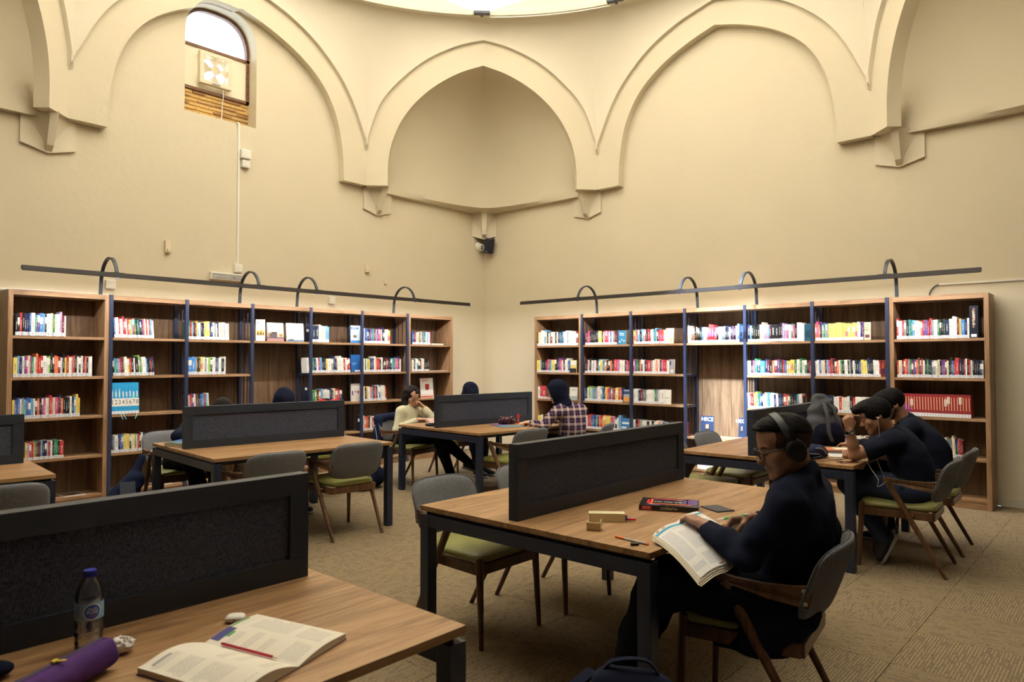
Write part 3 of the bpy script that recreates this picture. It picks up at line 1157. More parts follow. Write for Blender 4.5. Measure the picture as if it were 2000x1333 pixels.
# ================================================================== chairs
def chair_proto():
    t = thing('armchair', 'x', 'chair')
    for sx in (-1, 1):
        # short front leg with a rounded top
        MB().cyl((sx * .232, .245, 0), (sx * .222, .222, .455), .013, .0215, 16, True, .012).obj('front_leg', 'chair_wood', t, 40)
        # raking rear leg that runs up to the tip of the arm
        MB().cyl((sx * .236, -.30, 0), (sx * .262, .045, .632), .0135, .0225, 16).obj('rear_leg', 'chair_wood', t, 40)
        # arm: board that deepens towards the back
        out = [(.075, .650), (.070, .632), (.0, .622), (-.12, .594), (-.262, .572), (-.272, .600), (-.276, .658), (-.20, .650), (-.10, .648), (.0, .654), (.05, .662)]
        mb = MB()
        n = len(out)
        def bend(y):
            return .262 - .035 * max(0, (-y - .02) / .25) ** 1.6
        vs = [(sx * (bend(y) + .013), y, z) for y, z in out] + [(sx * (bend(y) - .013), y, z) for y, z in out]
        tri = tessellate_polygon([[Vector((y, z, 0)) for y, z in out]])
        fs = [tuple(q) for q in tri] + [tuple(i + n for i in q)[::-1] for q in tri] + [(i, i + n, (i + 1) % n + n, (i + 1) % n) for i in range(n)]
        arm = mb.add(vs, fs).obj('arm', 'chair_wood', t, None, 0.003)
        for y, z in ((-.245, .640), (-.250, .592)):
            MB().cyl((sx * (bend(y) + .0125), y, z), (sx * (bend(y) + .0165), y, z), .0085, n=14).obj('bolt', 'chrome', arm, 40)
        # side rail of the seat frame
        mb = MB()
        a, b = (sx * .228, .225), (sx * .205, -.225)
        mb.prism([(a[0] - .012, a[1]), (a[0] + .012, a[1]), (b[0] + .012, b[1]), (b[0] - .012, b[1])], .055, Matrix.Translation((0, 0, .375)))
        mb.obj('seat_rail', 'chair_wood', t, None, 0.003)
        MB().cyl((sx * .215, -.105, .405), (sx * .25, -.10, .405), .012, n=10).obj('peg', 'chair_wood', t, 40)
    MB().box(-.22, .22, .212, .238, .375, .430).obj('seat_rail', 'chair_wood', t, None, 0.003)
    MB().box(-.205, .205, -.238, -.212, .375, .430).obj('seat_rail', 'chair_wood', t, None, 0.003)

    def seat(x, y, z):
        k = 1 + 0.10 * (y / .24)
        return (x * k, y, .448 + z + (0.010 * (1 - (x / .25) ** 2)) * (1 if z > 0 else 0) + (0.008 * (y / .24) ** 2 if z > 0 else 0))
    MB().pillow(.222, .242, .026, 8, 8, 56, seat, 7).obj('seat', 'olive_seat', t, 50, weld=True)

    def back(x, y, z):
        # y: height on the pad, z: thickness; curved in plan and raked
        h = y + .152
        yy = -.262 - .105 * (h / .30) + .055 * (x / .25) ** 2
        return (x, yy - z, .500 + h * .985)
    MB().pillow(.250, .152, .026, 4.2, 10, 64, back, 5).obj('backrest', 'grey_fabric', t, 60, weld=True)
    pts = []
    for i in range(64):
        w = 2 * PI * i / 64
        c, d = math.cos(w), math.sin(w)
        pts.append(back(.2505 * math.copysign(abs(c) ** (2 / 4.2), c), .1525 * math.copysign(abs(d) ** (2 / 4.2), d), -.006))
    MB().tube(pts, .003, 6, closed=True).obj('piping', 'piping_grey', t, 60)
    return t


CHAIR = chair_proto()
chairs_done = []


def chair(x, y, deg, label, group='upholstered wooden armchairs round the tables'):
    o = CHAIR if not chairs_done else copy_tree(CHAIR)
    chairs_done.append(o)
    o.location = (x, y, 0)
    o.rotation_euler = (0, 0, math.radians(deg))
    return tag(o, label, 'chair', group)


chair(3.58, 5.235, -4, 'empty armchair with a green seat, back to the lens, nearer the black backpack')
chair(2.80, 5.20, -2, 'empty armchair whose legs hide behind the nearest desk partition')
chair(2.84, 2.80, 180, 'empty armchair pushed under the end of the table with the white pen box')
chair(3.53, 2.79, 181, 'empty armchair half hidden by the partition next to the white pen box')
chair(2.87, 1.22, 8, 'armchair in which the man in headphones sits')
chair(5.77, 1.33, 3, 'armchair under the young man wearing a watch')
chair(6.49, 1.34, 2, 'armchair under the bearded man behind the young man with the watch')
chair(6.32, 2.84, 180, 'empty armchair across from the man with the watch, in front of the journals')
chair(5.62, 2.84, 180, 'empty armchair beside the one in front of the journals, seat under the table')
chair(5.50, 4.95, -3, 'empty armchair with raised arm beside the woman in plaid')
chair(6.40, 4.72, 22, 'armchair on which the woman in plaid sits')
chair(5.56, 6.67, 190, 'armchair of the woman in the cream top, coat over its back')
chair(6.50, 6.82, 181, 'armchair behind the corner partition, holding the person in a dark hijab')
chair(2.87, 6.84, 176, 'armchair of the person in the navy tracksuit, behind the middle partition')
chair(3.70, 6.80, 176, 'armchair of the person in the dark hijab and red top')
chair(1.04, 5.06, -6, 'empty armchair cut by the picture edge before the near bookcase')
# ================================================================== books
PAL = {
    'r': ((178, 32, 44), 'red'), 'R': ((196, 40, 46), 'red'), 'd': ((112, 26, 40), 'maroon'), 'D': ((140, 34, 32), 'dark red'), 'o': ((226, 104, 44), 'orange'),
    'y': ((232, 192, 56), 'yellow'), 'Y': ((226, 206, 92), 'pale yellow'), 'g': ((40, 128, 84), 'green'), 'G': ((38, 70, 54), 'dark green'), 'i': ((140, 190, 70), 'lime'),
    't': ((40, 132, 136), 'teal'), 's': ((96, 160, 204), 'sky blue'), 'b': ((40, 88, 168), 'blue'), 'B': ((38, 130, 208), 'bright blue'), 'n': ((30, 40, 84), 'navy'),
    'k': ((26, 27, 32), 'black'), 'e': ((132, 136, 142), 'grey'), 'w': ((228, 226, 220), 'white'), 'W': ((236, 233, 224), 'thick white'), 'c': ((226, 212, 180), 'cream'),
    'C': ((222, 204, 164), 'thick cream'), 'p': ((112, 56, 132), 'purple'), 'v': ((172, 146, 190), 'lilac'), 'm': ((206, 66, 120), 'pink'), 'K': ((30, 34, 44), 'thick black'),
    'E': ((98, 104, 110), 'thick grey'), 'N': ((30, 42, 78), 'thick navy'), 'h': ((112, 74, 48), 'brown')}
WIDE = set('WCKENBYDR')
ORD = ('first second third fourth fifth sixth seventh eighth ninth tenth eleventh twelfth thirteenth fourteenth fifteenth sixteenth seventeenth eighteenth nineteenth twentieth '
       'twenty-first twenty-second twenty-third twenty-fourth twenty-fifth twenty-sixth twenty-seventh twenty-eighth twenty-ninth thirtieth thirty-first thirty-second thirty-third '
       'thirty-fourth thirty-fifth thirty-sixth thirty-seventh thirty-eighth thirty-ninth fortieth').split()
BAY = {('left', 0): 'near bookcase under window', ('left', 6): 'corner bookcase under window', ('right', 0): 'corner bookcase by bare wall', ('right', 6): 'end bookcase by bare wall'}
for _k in range(1, 6):
    BAY[('left', _k)] = ORD[_k - 1] + ' open bay under window'
    BAY[('right', _k)] = ORD[_k - 1] + ' open bay by bare wall'
SHN = ['top', 'second', 'third', 'fourth', 'bottom']

# side, bay, shelf, pixel span on the front plane, height, lean (degrees), spines
ROWS = [
    ('L', 0, 0, 30, 129, .222, 0, 'kkrknnbWtpBskWcgcwvdw'), ('L', 0, 1, 26, 180, .205, 0, 'YsnwpmwmgwoRrWwikkoodwkyrwcrkwGwdonww'), ('L', 0, 2, 24, 156, .200, 0, 'ybbwesbbswkonpmWrowmrnokkkwnsyy'),
    ('L', 0, 3, 50, 125, .180, 0, 'yvrrogddsnkvrwkggkR'), ('L', 1, 0, 221, 299, .205, 4, 'bwwrwwrrwroysrgktnknmcrwrsw'), ('L', 1, 1, 219, 299, .195, 4, 'kstsmdhWYrkwKigcWsnkrn'),
    ('L', 1, 3, 215, 285, .190, 2, 'khsWnbbYYkcciwrkwnn'), ('L', 2, 0, 368, 447, .205, 2, 'grskdyswnkYYkbwewkwCwvwcc'), ('L', 2, 1, 368, 441, .200, 0, 'BBedGYwewikwwptWKw'),
    ('L', 2, 2, 367, 407, .185, 3, 'crrpwhhkbBrsw'), ('L', 4, 0, 611, 643, .215, 0, 'NNccccss'), ('L', 4, 1, 599, 683, .195, 4, 'wkwtnwrsknyWenncwwwrwrr'), ('L', 4, 2, 610, 668, .180, 2, 'gikoswwwnncrrn'),
    ('L', 5, 0, 710, 762, .205, 0, 'wbbknpttdvpmrwnkwwoy'), ('L', 5, 1, 710, 783, .195, 0, 'wkwiynbnworrkwkkdrkknsgtmmnw'), ('L', 5, 2, 709, 754, .205, 3, 'wkywwosdonwbwwcr'), ('L', 5, 3, 709, 733, .185, 0, 'wooRkwwrwv'),
    ('L', 6, 0, 806, 841, .190, 0, 'bnrcvygwrstgwswm'), ('L', 6, 1, 805, 838, .190, 0, 'wkwtndcckkk'),
    ('R', 0, 0, 1049, 1129, .210, 0, 'kyWWwsckwgrwwkckbtnswweWWWD'), ('R', 0, 1, 1049, 1112, .190, 0, 'YskkkrmtsYkkpmwkwwb'), ('R', 0, 2, 1050, 1086, .195, 0, 'wrRkknnk'), ('R', 0, 3, 1050, 1074, .150, 0, 'Yckrc'),
    ('R', 1, 0, 1143, 1205, .195, 0, 'nrmkkkKKYykcmrmwbwedd'), ('R', 1, 1, 1142, 1229, .190, -2, 'kdwkwvwhksYtsokkokRmvwcwkmr'), ('R', 1, 2, 1142, 1216, .190, 0, 'bkwiwsetvcwsbnyorbohrYron'),
    ('R', 1, 3, 1144, 1212, .190, 0, 'wrrbbnskoryoYYrmvkws'), ('R', 2, 0, 1237, 1300, .195, 2, 'yerskserkrdwwtskrmrow'), ('R', 2, 1, 1237, 1306, .190, 0, 'mpgGonwndRewcowkmrrw'), ('R', 2, 2, 1237, 1298, .190, 0, 'wwndEwwwwgewW'),
    ('R', 2, 3, 1237, 1336, .170, 0, 'wkrewwnwkwwowbskntkrkwr'), ('R', 3, 0, 1343, 1444, .205, 0, 'wceokkkkkswcmRRrmkWseknvkpkws'), ('R', 4, 0, 1460, 1570, .205, 0, 'nskGkkccvvsdKKkkvvmwgmkWww'), ('R', 4, 1, 1460, 1586, .185, 0, 'WkmgnBndkodpGrbYYgwgwgkr'),
    ('R', 4, 2, 1460, 1566, .185, 2, 'wrdoigbkcwstWnwnnkrogkkkntww'), ('R', 5, 0, 1592, 1686, .195, 0, 'ommokbibieeYYYYYYYYYYYYwwnp'), ('R', 5, 1, 1592, 1719, .180, 2, 'wwbccdsrrkrowgkWkekwnkbYYnnkwWr'), ('R', 5, 2, 1629, 1716, .180, 0, 'wwrcwwkrWwwwWww'),
    ('R', 5, 3, 1632, 1700, .150, 0, 'gwbrnnkknrwwcckr'), ('R', 6, 0, 1751, 1893, .195, 0, 'rWrekttsWworbrrewwgkkGNWwwdyBnw'), ('R', 6, 1, 1752, 1921, .190, 0, 'rCdroregdpbohhrwkgkneecckppdckGbrRNkrwkrwkknkke'), ('R', 6, 3, 1830, 1880, .185, 2, 'ewknbwEEcckbrrd')]


def book_cover_mat(name, attr):
    t = NT(name, 0.42, spec=0.4)
    oi = t.n('ShaderNodeObjectInfo')
    if attr:
        at = t.n('ShaderNodeAttribute', attribute_name='Col')
        col = at.outputs['Color']
        rnd = at.outputs['Alpha']
    else:
        col = oi.outputs['Color']
        rnd = oi.outputs['Random']
    uv = t.n('ShaderNodeUVMap').outputs[0]
    x, z, _ = t.sep(uv)
    cx = t.n('ShaderNodeCombineXYZ')
    t.put(cx.inputs[0], t.math('MULTIPLY', x, 3.0))
    t.put(cx.inputs[1], t.math('MULTIPLY', z, 34.0))
    t.put(cx.inputs[2], t.math('MULTIPLY', rnd, 91.0))
    nz = t.noise(cx.outputs[0], 1.0, 1)
    lo = t.math('ADD', 0.28, t.math('MULTIPLY', rnd, 0.14))
    hi = t.math('ADD', 0.66, t.math('MULTIPLY', rnd, 0.22))
    m = t.math('MULTIPLY', t.math('GREATER_THAN', z, lo), t.math('LESS_THAN', z, hi))
    m = t.math('MULTIPLY', m, t.math('LESS_THAN', t.math('ABSOLUTE', t.math('SUBTRACT', x, 0.5)), 0.16))
    m = t.math('MULTIPLY', m, t.math('GREATER_THAN', nz, 0.47))
    lum = t.n('ShaderNodeRGBToBW')
    t.put(lum.inputs[0], col)
    ink = t.mix(t.math('GREATER_THAN', lum.outputs[0], 0.3), (0.75, 0.73, 0.68), (0.06, 0.06, 0.08))
    # some spines carry a second colour across a band
    r2 = t.math('FRACT', t.math('MULTIPLY', rnd, 7.31))
    r3 = t.math('FRACT', t.math('MULTIPLY', rnd, 23.7))
    hs = t.n('ShaderNodeHueSaturation')
    t.put(hs.inputs['Hue'], t.math('ADD', 0.3, t.math('MULTIPLY', r3, 0.5)))
    hs.inputs['Value'].default_value = 0.9
    t.put(hs.inputs['Color'], col)
    band2 = t.mix(t.math('GREATER_THAN', r3, 0.5), hs.outputs[0], (0.72, 0.70, 0.64))
    b0 = t.math('ADD', 0.2, t.math('MULTIPLY', r3, 0.5))
    bm_ = t.math('MULTIPLY', t.math('GREATER_THAN', z, b0), t.math('LESS_THAN', z, t.math('ADD', b0, 0.3)))
    bm_ = t.math('MULTIPLY', bm_, t.math('GREATER_THAN', r2, 0.68))
    c = t.mix(bm_, col, band2)
    c = t.mix(t.math('MULTIPLY', m, 0.6), c, ink)
    t.base(c)
    M[name] = t.m


book_cover_mat('book_cover', False)
book_cover_mat('book_cover_many', True)
simple('page_paper', (226, 218, 200), 0.9, 0.1)
simple('sticker', (222, 224, 230), 0.6, 0.3)
simple('sticker_ink', (90, 92, 110), 0.7, 0.2)


def unit_book():
    mb = MB()
    mb.box(0, 1, 0, .022, 0, 1).box(0, .09, .022, 1, 0, 1).box(.91, 1, .022, 1, 0, 1)
    me = mb.mesh('book_cover', 'book_cover')
    uvl = me.uv_layers.new(name='UVMap')
    for p in me.polygons:
        sp = p.normal.y < -0.9
        for li in p.loop_indices:
            v = me.vertices[me.loops[li].vertex_index].co
            uvl.data[li].uv = (v.x, v.z) if sp and v.y < .001 else (-1, -1)
    pg = MB().box(.09, .91, .022, .985, .012, .985).mesh('page_block', 'page_paper')
    lb = MB().box(0.02, .98, -.006, .0, .012, .172).mesh('call_label', 'sticker')
    ik = MB()
    for k, (a, b) in enumerate(((.3, .7), (.25, .62), (.32, .72))):
        ik.box(a, b, -.009, -.006, .05 + k * .036, .068 + k * .036)
    return me, pg, lb, ik.mesh('call_number', 'sticker_ink')


UB = unit_book()
_rb = random.Random(11)
ALLB = []
for side, bay, sh, p0, p1, h, lean, codes in ROWS:
    c = CL if side == 'L' else CR
    z = c.shz[sh]
    axis, val = (1, FY + .012) if side == 'L' else (0, FX + .012)
    comp = 0 if side == 'L' else 1
    py = 700 - (z - 1.4) * 180
    s0, s1 = onplane(p0, py, axis, val)[comp], onplane(p1, py, axis, val)[comp]
    span = abs(s1 - s0)
    ws = [(_rb.uniform(.8, 1.2) * (1.75 if ch in WIDE else 1.0)) for ch in codes]
    k = span / sum(ws)
    th = math.radians(lean)
    pos = 0.0
    for i, ch in enumerate(codes):
        w = ws[i] * k
        hh = h * _rb.uniform(.93, 1.05) * (1.10 if _rb.random() < .10 else 1)
        dd = _rb.uniform(.125, .15)
        q = 0.010 + _rb.uniform(0, .008)
        rgb, nm = PAL[ch]
        j = _rb.uniform(.9, 1.08)
        col = lin(rgb)
        g_ = sum(col) / 3
        col = tuple(min(1, (x * .84 + g_ * .16) * j * .92) for x in col)
        sg = 1 if side == 'L' else -1
        at = c.p(s0 + sg * (pos + (hh * math.sin(th) if lean > 0 else 0)), q, z + .0004)
        rz = 0 if side == 'L' else -PI / 2
        pos += w
        lab = '%s book, %s from the left on %s shelf, %s' % (nm, ORD[min(i, 39)], SHN[sh], BAY[('left' if side == 'L' else 'right', bay)])
        dist = at.length
        ALLB.append((w * hh / dist ** 2 * (0.5 if sh == 3 else 1), at, rz, th, (max(w * math.cos(th) - .0006, .004), dd, hh), col, lab, _rb.random()))


def book_matrix(at, rz, th, dim):
    return Matrix.Translation(at) @ Matrix.Rotation(rz, 4, 'Z') @ Matrix.Rotation(-th, 4, 'Y') @ Matrix.Diagonal((*dim, 1))


def make_book(at, rz, th, dim, col, lab, group='books standing on the shelves', sticker=True):
    o = link('book', UB[0])
    o.matrix_world = book_matrix(at, rz, th, dim)
    o.color = (*col, 1)
    tag(o, lab, 'book', group)
    a = link('page_block', UB[1], o)
    if sticker:
        b = link('call_label', UB[2], o)
        link('call_number', UB[3], b)
    return o


N_SINGLE = 268
order = sorted(range(len(ALLB)), key=lambda i: -ALLB[i][0])
single = set(order[:N_SINGLE])
many_v, many_f, many_c, many_uv, many_m = [], [], [], [], []


def add_many(me, mw, rgba, mi, uvs=None):
    b = len(many_v)
    many_v.extend([tuple(mw @ v.co) for v in me.vertices])
    for p in me.polygons:
        many_f.append(tuple(b + i for i in p.vertices))
        many_m.append(mi)
        for li in p.loop_indices:
            many_c.append(rgba)
            many_uv.append(tuple(me.uv_layers[0].data[li].uv) if me.uv_layers else (-1, -1))


for i, (pri, at, rz, th, dim, col, lab, rnd) in enumerate(ALLB):
    if i in single:
        make_book(at, rz, th, dim, col, lab)
    else:
        mw = book_matrix(at, rz, th, dim)
        add_many(UB[0], mw, (*col, rnd), 0)
        add_many(UB[1], mw, (1, 1, 1, 1), 1)
        add_many(UB[2], mw, (1, 1, 1, 1), 2)
        add_many(UB[3], mw, (1, 1, 1, 1), 3)
me = bpy.data.meshes.new('shelved_books')
me.from_pydata(many_v, [], many_f)
for nm in ('book_cover_many', 'page_paper', 'sticker', 'sticker_ink'):
    me.materials.append(M[nm])
me.polygons.foreach_set('material_index', many_m)
ca = me.color_attributes.new('Col', 'FLOAT_COLOR', 'CORNER')
ca.data.foreach_set('color', np.array(many_c, dtype=np.float32).ravel())
uvl = me.uv_layers.new(name='UVMap')
uvl.data.foreach_set('uv', np.array(many_uv, dtype=np.float32).ravel())
me.update()
tag(link('shelved_books', me), 'rows of the remaining library books standing on both runs of shelves', 'book', kind='stuff')

# ---------------- the two sets that read as sets
VOL = []
c = CL
s0, s1 = onplane(217.5, 790, 1, FY)[0], onplane(272.5, 790, 1, FY)[0]
simple('volume_blue', (44, 150, 204), 0.4)
simple('volume_white', (232, 230, 226), 0.5)
simple('print_black', (24, 24, 28), 0.6)
simple('print_white', (236, 236, 232), 0.6)
w = (s1 - s0) / 8
for i in range(8):
    at = c.p(s0 + w * i, .008, c.shz[2] + .0004)
    H_ = .335
    o = link('encyclopedia_volume', UB[0])
    o.matrix_world = book_matrix(at, 0, math.radians(1.5), (w - .0008, .20, H_))
    o.color = (*lin((44, 150, 204)), 1)
    tag(o, 'light blue encyclopedia volume with a big %s on its white spine band' % 'one two three four five six seven eight'.split()[i], 'book', 'blue encyclopedia volumes')
    link('page_block', UB[1], o)
    b = link('call_label', UB[2], o)
    b.scale = (1, 1, .55)
    MB().box(0, 1, -.004, 0, .25, .50).obj('spine_band', 'volume_white', o)
    for q in range(2):
        MB().box(.28 + q * .26, .42 + q * .26, -.005, 0, .56, .56 + .16 - q * .02).obj('spine_lettering', 'print_white', o)
    tx = text('volume_number', str(i + 1), 1, 'print_black', o, Matrix.Identity(4))
    tx.matrix_parent_inverse = Matrix.Identity(4)
    sz = 0.068
    tx.matrix_local = Matrix.Translation((.5, -.006, .375)) @ Matrix.Rotation(PI / 2, 4, 'X') @ Matrix.Diagonal((sz / w * .8, sz / H_, 1, 1))
# marker ribbons hanging from volumes
for px, dx in ((236, .02), (241, .03), (268, -.025)):
    p = onplane(px, 808, 1, FY)
    a = Vector((p.x, FY + .006, c.shz[2] - .002))
    MB().ribbon([a + Vector((0, -.004, .006)), a + Vector((dx * .3, -.012, -.02)), a + Vector((dx, -.012, -.055))], .006, .001, side=(1, 0, 0)).obj('marker_ribbon', simple('ribbon_blue', (150, 205, 228), .6) if 'ribbon_blue' not in M else 'ribbon_blue')
for k, o in enumerate([o for o in bpy.data.objects if o.name.startswith('marker_ribbon')]):
    tag(o, 'pale blue marker ribbon hanging below the numbered volumes, %s from the left' % ORD[k], 'ribbon', 'marker ribbons of the blue encyclopedia')
c = CR
s0, s1 = onplane(1757, 800, 0, FX)[1], onplane(1897, 815, 0, FX)[1]
w = abs(s1 - s0) / 25
simple('gold_ink', (208, 160, 120), 0.5)
for i in range(25):
    at = c.p(s0 - w * i, .008, c.shz[2] + .0004)
    o = link('encyclopedia_volume', UB[0])
    o.matrix_world = book_matrix(at, -PI / 2, math.radians(1.0), (w - .0008, .17, .235))
    o.color = (*lin((140, 42, 48)), 1)
    tag(o, 'dark red encyclopedia volume, %s of the long matching row in the end bookcase' % ORD[i], 'book', 'red encyclopedia volumes')
    link('page_block', UB[1], o)
    link('call_label', UB[2], o)
    MB().box(.34, .62, -.004, 0, .30, .88).obj('spine_lettering', 'gold_ink', o)
c = CR
# the big black lexicon at the end of the top shelf
s0 = onplane(1893, 640, 0, FX)[1]
o = make_book(c.p(s0, .012, c.shz[0] + .0004), -PI / 2, 0, (.075, .20, .325), lin((24, 30, 44)), 'tall thick black lexicon with gold title at the end of the top shelf', 'books standing on the shelves', False)
tx = text('spine_title', 'Ana Britannica'[:0] + 'New Redhouse', 1, 'gold_ink', o, Matrix.Identity(4))
tx.matrix_local = Matrix.Translation((.5, -.006, .62)) @ Matrix.Rotation(PI / 2, 4, 'X') @ Matrix.Rotation(-PI / 2, 4, 'Z') @ Matrix.Diagonal((.032 / .325, .032 / .075, 1, 1))
MB().box(.18, .82, -.005, 0, .03, .12).obj('call_label', 'sticker', o)


# ---------------- books and magazines turned with their covers to the room
def facing(side, sh, p0, p1, h, rgb, label, decor=(), texts=(), tilt=6, thick=.018, z=None, q=.03, group=None, turn=0):
    c = CL if side == 'L' else CR
    z = c.shz[sh] if z is None else z
    py = 700 - (z - 1.4) * 180
    axis, val, comp = (1, FY + q, 0) if side == 'L' else (0, FX + q, 1)
    s0, s1 = onplane(p0, py, axis, val)[comp], onplane(p1, py, axis, val)[comp]
    w = abs(s1 - s0)
    nm = 'cover_%d_%d_%d' % rgb
    if nm not in M:
        simple(nm, rgb, .4)
    o = MB().box(0, w, 0, .0012, 0, h).box(0, w, thick - .0012, thick, 0, h).box(0, .0015, 0, thick, 0, h).obj('displayed_book', nm)
    rz = 0 if side == 'L' else -PI / 2
    o.matrix_world = Matrix.Translation(c.p(s0, q, z + .0012)) @ Matrix.Rotation(rz + math.radians(turn), 4, 'Z') @ Matrix.Rotation(-math.radians(tilt), 4, 'X')
    tag(o, label, 'book', group or 'books standing with covers to the room')
    MB().box(.0015, w - .002, .0012, thick - .0012, .002, h - .002).obj('page_block', 'page_paper', o)
    for u0, u1, v0, v1, c2 in decor:
        n2 = 'cover_%d_%d_%d' % c2
        if n2 not in M:
            simple(n2, c2, .4)
        MB().box(u0 * w, u1 * w, -.0008, 0, v0 * h, v1 * h).obj('cover_print', n2, o)
    for body, u, v, size, mat in texts:
        text('cover_title', body, size, mat, o, Matrix.Translation((u * w, -.0012, v * h)) @ Matrix.Rotation(PI / 2, 4, 'X'))
    return o


simple('print_red', (200, 44, 40), .5)
simple('print_grey', (150, 150, 150), .5)
simple('print_brown', (120, 60, 60), .5)
facing('L', 0, 500, 516, .265, (232, 230, 224), 'white display book with a small sepia photograph, first of three covers on the top shelf',
       ((.08, .95, .25, .50, (196, 160, 96)), (.15, .3, .27, .4, (60, 48, 40)), (.45, .62, .27, .42, (72, 56, 44)), (.75, .88, .27, .38, (60, 50, 44)), (.2, .3, .8, .88, (60, 90, 150)), (.45, .55, .8, .86, (200, 120, 120))), (), 2, .03, turn=-16)
facing('L', 0, 523, 555, .235, (214, 176, 160), 'display book with a pastel sunset cover and script title, second of three covers',
       ((0, 1, .66, 1, (176, 212, 220)), (0, 1, .42, .66, (238, 198, 178)), (.04, .35, .22, .46, (120, 110, 100)), (.25, .6, .2, .5, (86, 74, 84)), (.15, .3, .18, .36, (216, 92, 70)), (.72, .92, .24, .40, (222, 112, 60)), (0, 1, .16, .22, (70, 70, 92)), (0, 1, 0, .16, (150, 112, 112))),
       (('Vakıfta', .55, .80, .040, 'print_brown'), ('Yaşam', .62, .68, .040, 'print_brown')))
facing('L', 0, 561, 594, .240, (236, 234, 230), 'white display book with a round emblem and spaced title, third of three covers',
       ((0, 1, 0, .10, (96, 116, 140)), (.1, .4, .05, .13, (70, 86, 108))), (('MERİDİOZ', .5, .36, .022, 'print_grey'), ('O', .5, .56, .05, 'print_brown')))
facing('L', 0, 597, 608, .245, (28, 32, 46), 'black display book with white lettering beside the navy bay post', ((.2, .8, .55, .7, (200, 200, 200)),), (), 2, q=.09)
facing('L', 0, 686, 704, .245, (190, 214, 232), 'pale blue children\'s book with a ship on its cover', ((0, .8, .78, .9, (36, 84, 160)), (.25, .6, .3, .45, (110, 90, 80)), (0, 1, 0, .15, (60, 120, 190))), (('DENİZ', .4, .84, .03, 'print_white'),), 2, q=.06)
facing('L', 1, 686, 704, .245, (34, 92, 160), 'blue book facing the room below the ship cover', ((.1, .6, .5, .54, (120, 160, 210)), (.1, .5, .42, .45, (120, 160, 210)), (.4, .95, .04, .12, (225, 228, 232))), (), 2, q=.06)
facing('L', 2, 686, 703, .25, (206, 200, 196), 'white book with small red figures facing the room, third shelf of the fifth bay', ((.1, .25, .35, .6, (80, 84, 120)), (.4, .6, .5, .6, (150, 150, 160)), (.7, .9, .45, .6, (180, 60, 50))), (), 2, q=.06)
facing('L', 2, 589, 602, .235, (24, 28, 40), 'black binder facing the room beside the lime book', ((.55, .85, .78, .92, (225, 225, 225)),), (), 2, q=.06)
facing('L', 3, 697, 704, .21, (30, 34, 44), 'black book facing the room on the fourth shelf by the navy post', ((.3, .9, .6, .8, (220, 220, 220)),), (), 2, q=.05)
facing('L', 2, 822, 847, .300, (216, 212, 208), 'white magazine with a red square standing in the corner bookcase, title in red',
       ((.38, .68, .42, .70, (150, 40, 30)), (.46, .58, .38, .42, (60, 50, 50)), (.1, .9, .15, .17, (150, 150, 150)), (.02, .98, .02, .09, (190, 56, 48))), (('CİNS', .30, .88, .060, 'print_red'),), 5, .006, q=.10)
facing('R', 0, 1206, 1222, .195, (44, 112, 148), 'teal novel with white birds facing the room on the top shelf',
       ((.2, .35, .15, .25, (225, 225, 225)), (.45, .55, .3, .4, (225, 225, 225)), (.7, .85, .2, .3, (225, 225, 225))), (('Şeker', .5, .78, .030, 'print_white'), ('Portakalı', .5, .66, .022, 'print_white')), 3)
facing('R', 1, 1112, 1125, .185, (200, 184, 110), 'book with a yellow landscape cover in the corner bookcase by the bare wall', ((0, 1, 0, .34, (30, 28, 28)), (0, 1, .6, .95, (204, 206, 196)), (.2, .8, .12, .15, (200, 200, 200))), (), 3)
facing('R', 2, 1112, 1127, .19, (206, 206, 202), 'pale misty book cover beside the dark hijab', ((0, 1, 0, .3, (150, 158, 156)), (.2, .8, .75, .8, (140, 140, 140))), (), 3)
facing('R', 2, 1215, 1230, .185, (60, 74, 112), 'navy and orange beach book cover on the third shelf', ((.05, .95, .05, .42, (196, 140, 72)), (.05, .95, .42, .62, (150, 156, 176)), (.1, .9, .85, .93, (170, 180, 200))), (), 3)
facing('R', 3, 1213, 1230, .18, (66, 116, 172), 'blue sky cover with white clouds on the fourth shelf', ((.1, .9, .55, .7, (214, 222, 230)), (.0, .6, .2, .35, (200, 210, 224))), (), 3)
facing('R', 0, 1300, 1315, .205, (222, 216, 200), 'cream display book with faint pink lettering on the top shelf', ((.15, .85, .75, .82, (214, 176, 166)), (.55, .9, .1, .35, (226, 206, 120))), (), 3)
facing('R', 1, 1306, 1317, .195, (150, 146, 152), 'grey display book with a dark figure on the second shelf', ((.1, .4, .6, .9, (60, 60, 90)), (.3, .8, .1, .3, (200, 200, 196))), (), 3)
facing('R', 2, 1298, 1310, .195, (222, 220, 212), 'white display book with a black rule at the end of the white set', ((.0, .7, .42, .45, (60, 70, 80)),), (), 2)
facing('R', 0, 1444, 1453, .205, (58, 74, 120), 'navy display book with a dark bird at the end of the sunlit shelf', ((.2, .6, .35, .6, (20, 24, 40)),), (), 3)
facing('R', 0, 1571, 1584, .20, (18, 74, 92), 'deep teal display book beside the bay post', ((.2, .8, .2, .6, (14, 52, 72)),), (), 3)
facing('R', 0, 1687, 1700, .195, (190, 196, 164), 'pale green display book beside the yellow paperbacks', ((.2, .8, .85, .87, (90, 96, 90)), (.2, .85, .12, .3, (110, 60, 90))), (('Yeni', .5, .68, .022, 'print_black'), ('Masallar', .5, .56, .018, 'print_black')), 2)
facing('R', 1, 1720, 1729, .185, (110, 44, 40), 'display book with red and navy leaves at the shelf end', ((.2, .6, .5, .8, (190, 84, 50)), (.4, .9, .2, .5, (34, 40, 84))), (), 2)
facing('R', 2, 1557, 1574, .185, (30, 24, 26), 'dark display book with a red face on the third shelf', ((.35, .65, .25, .8, (190, 70, 44)), (0, .9, .9, 1, (180, 50, 40)), (.7, .9, .1, .4, (50, 90, 130))), (), 2)
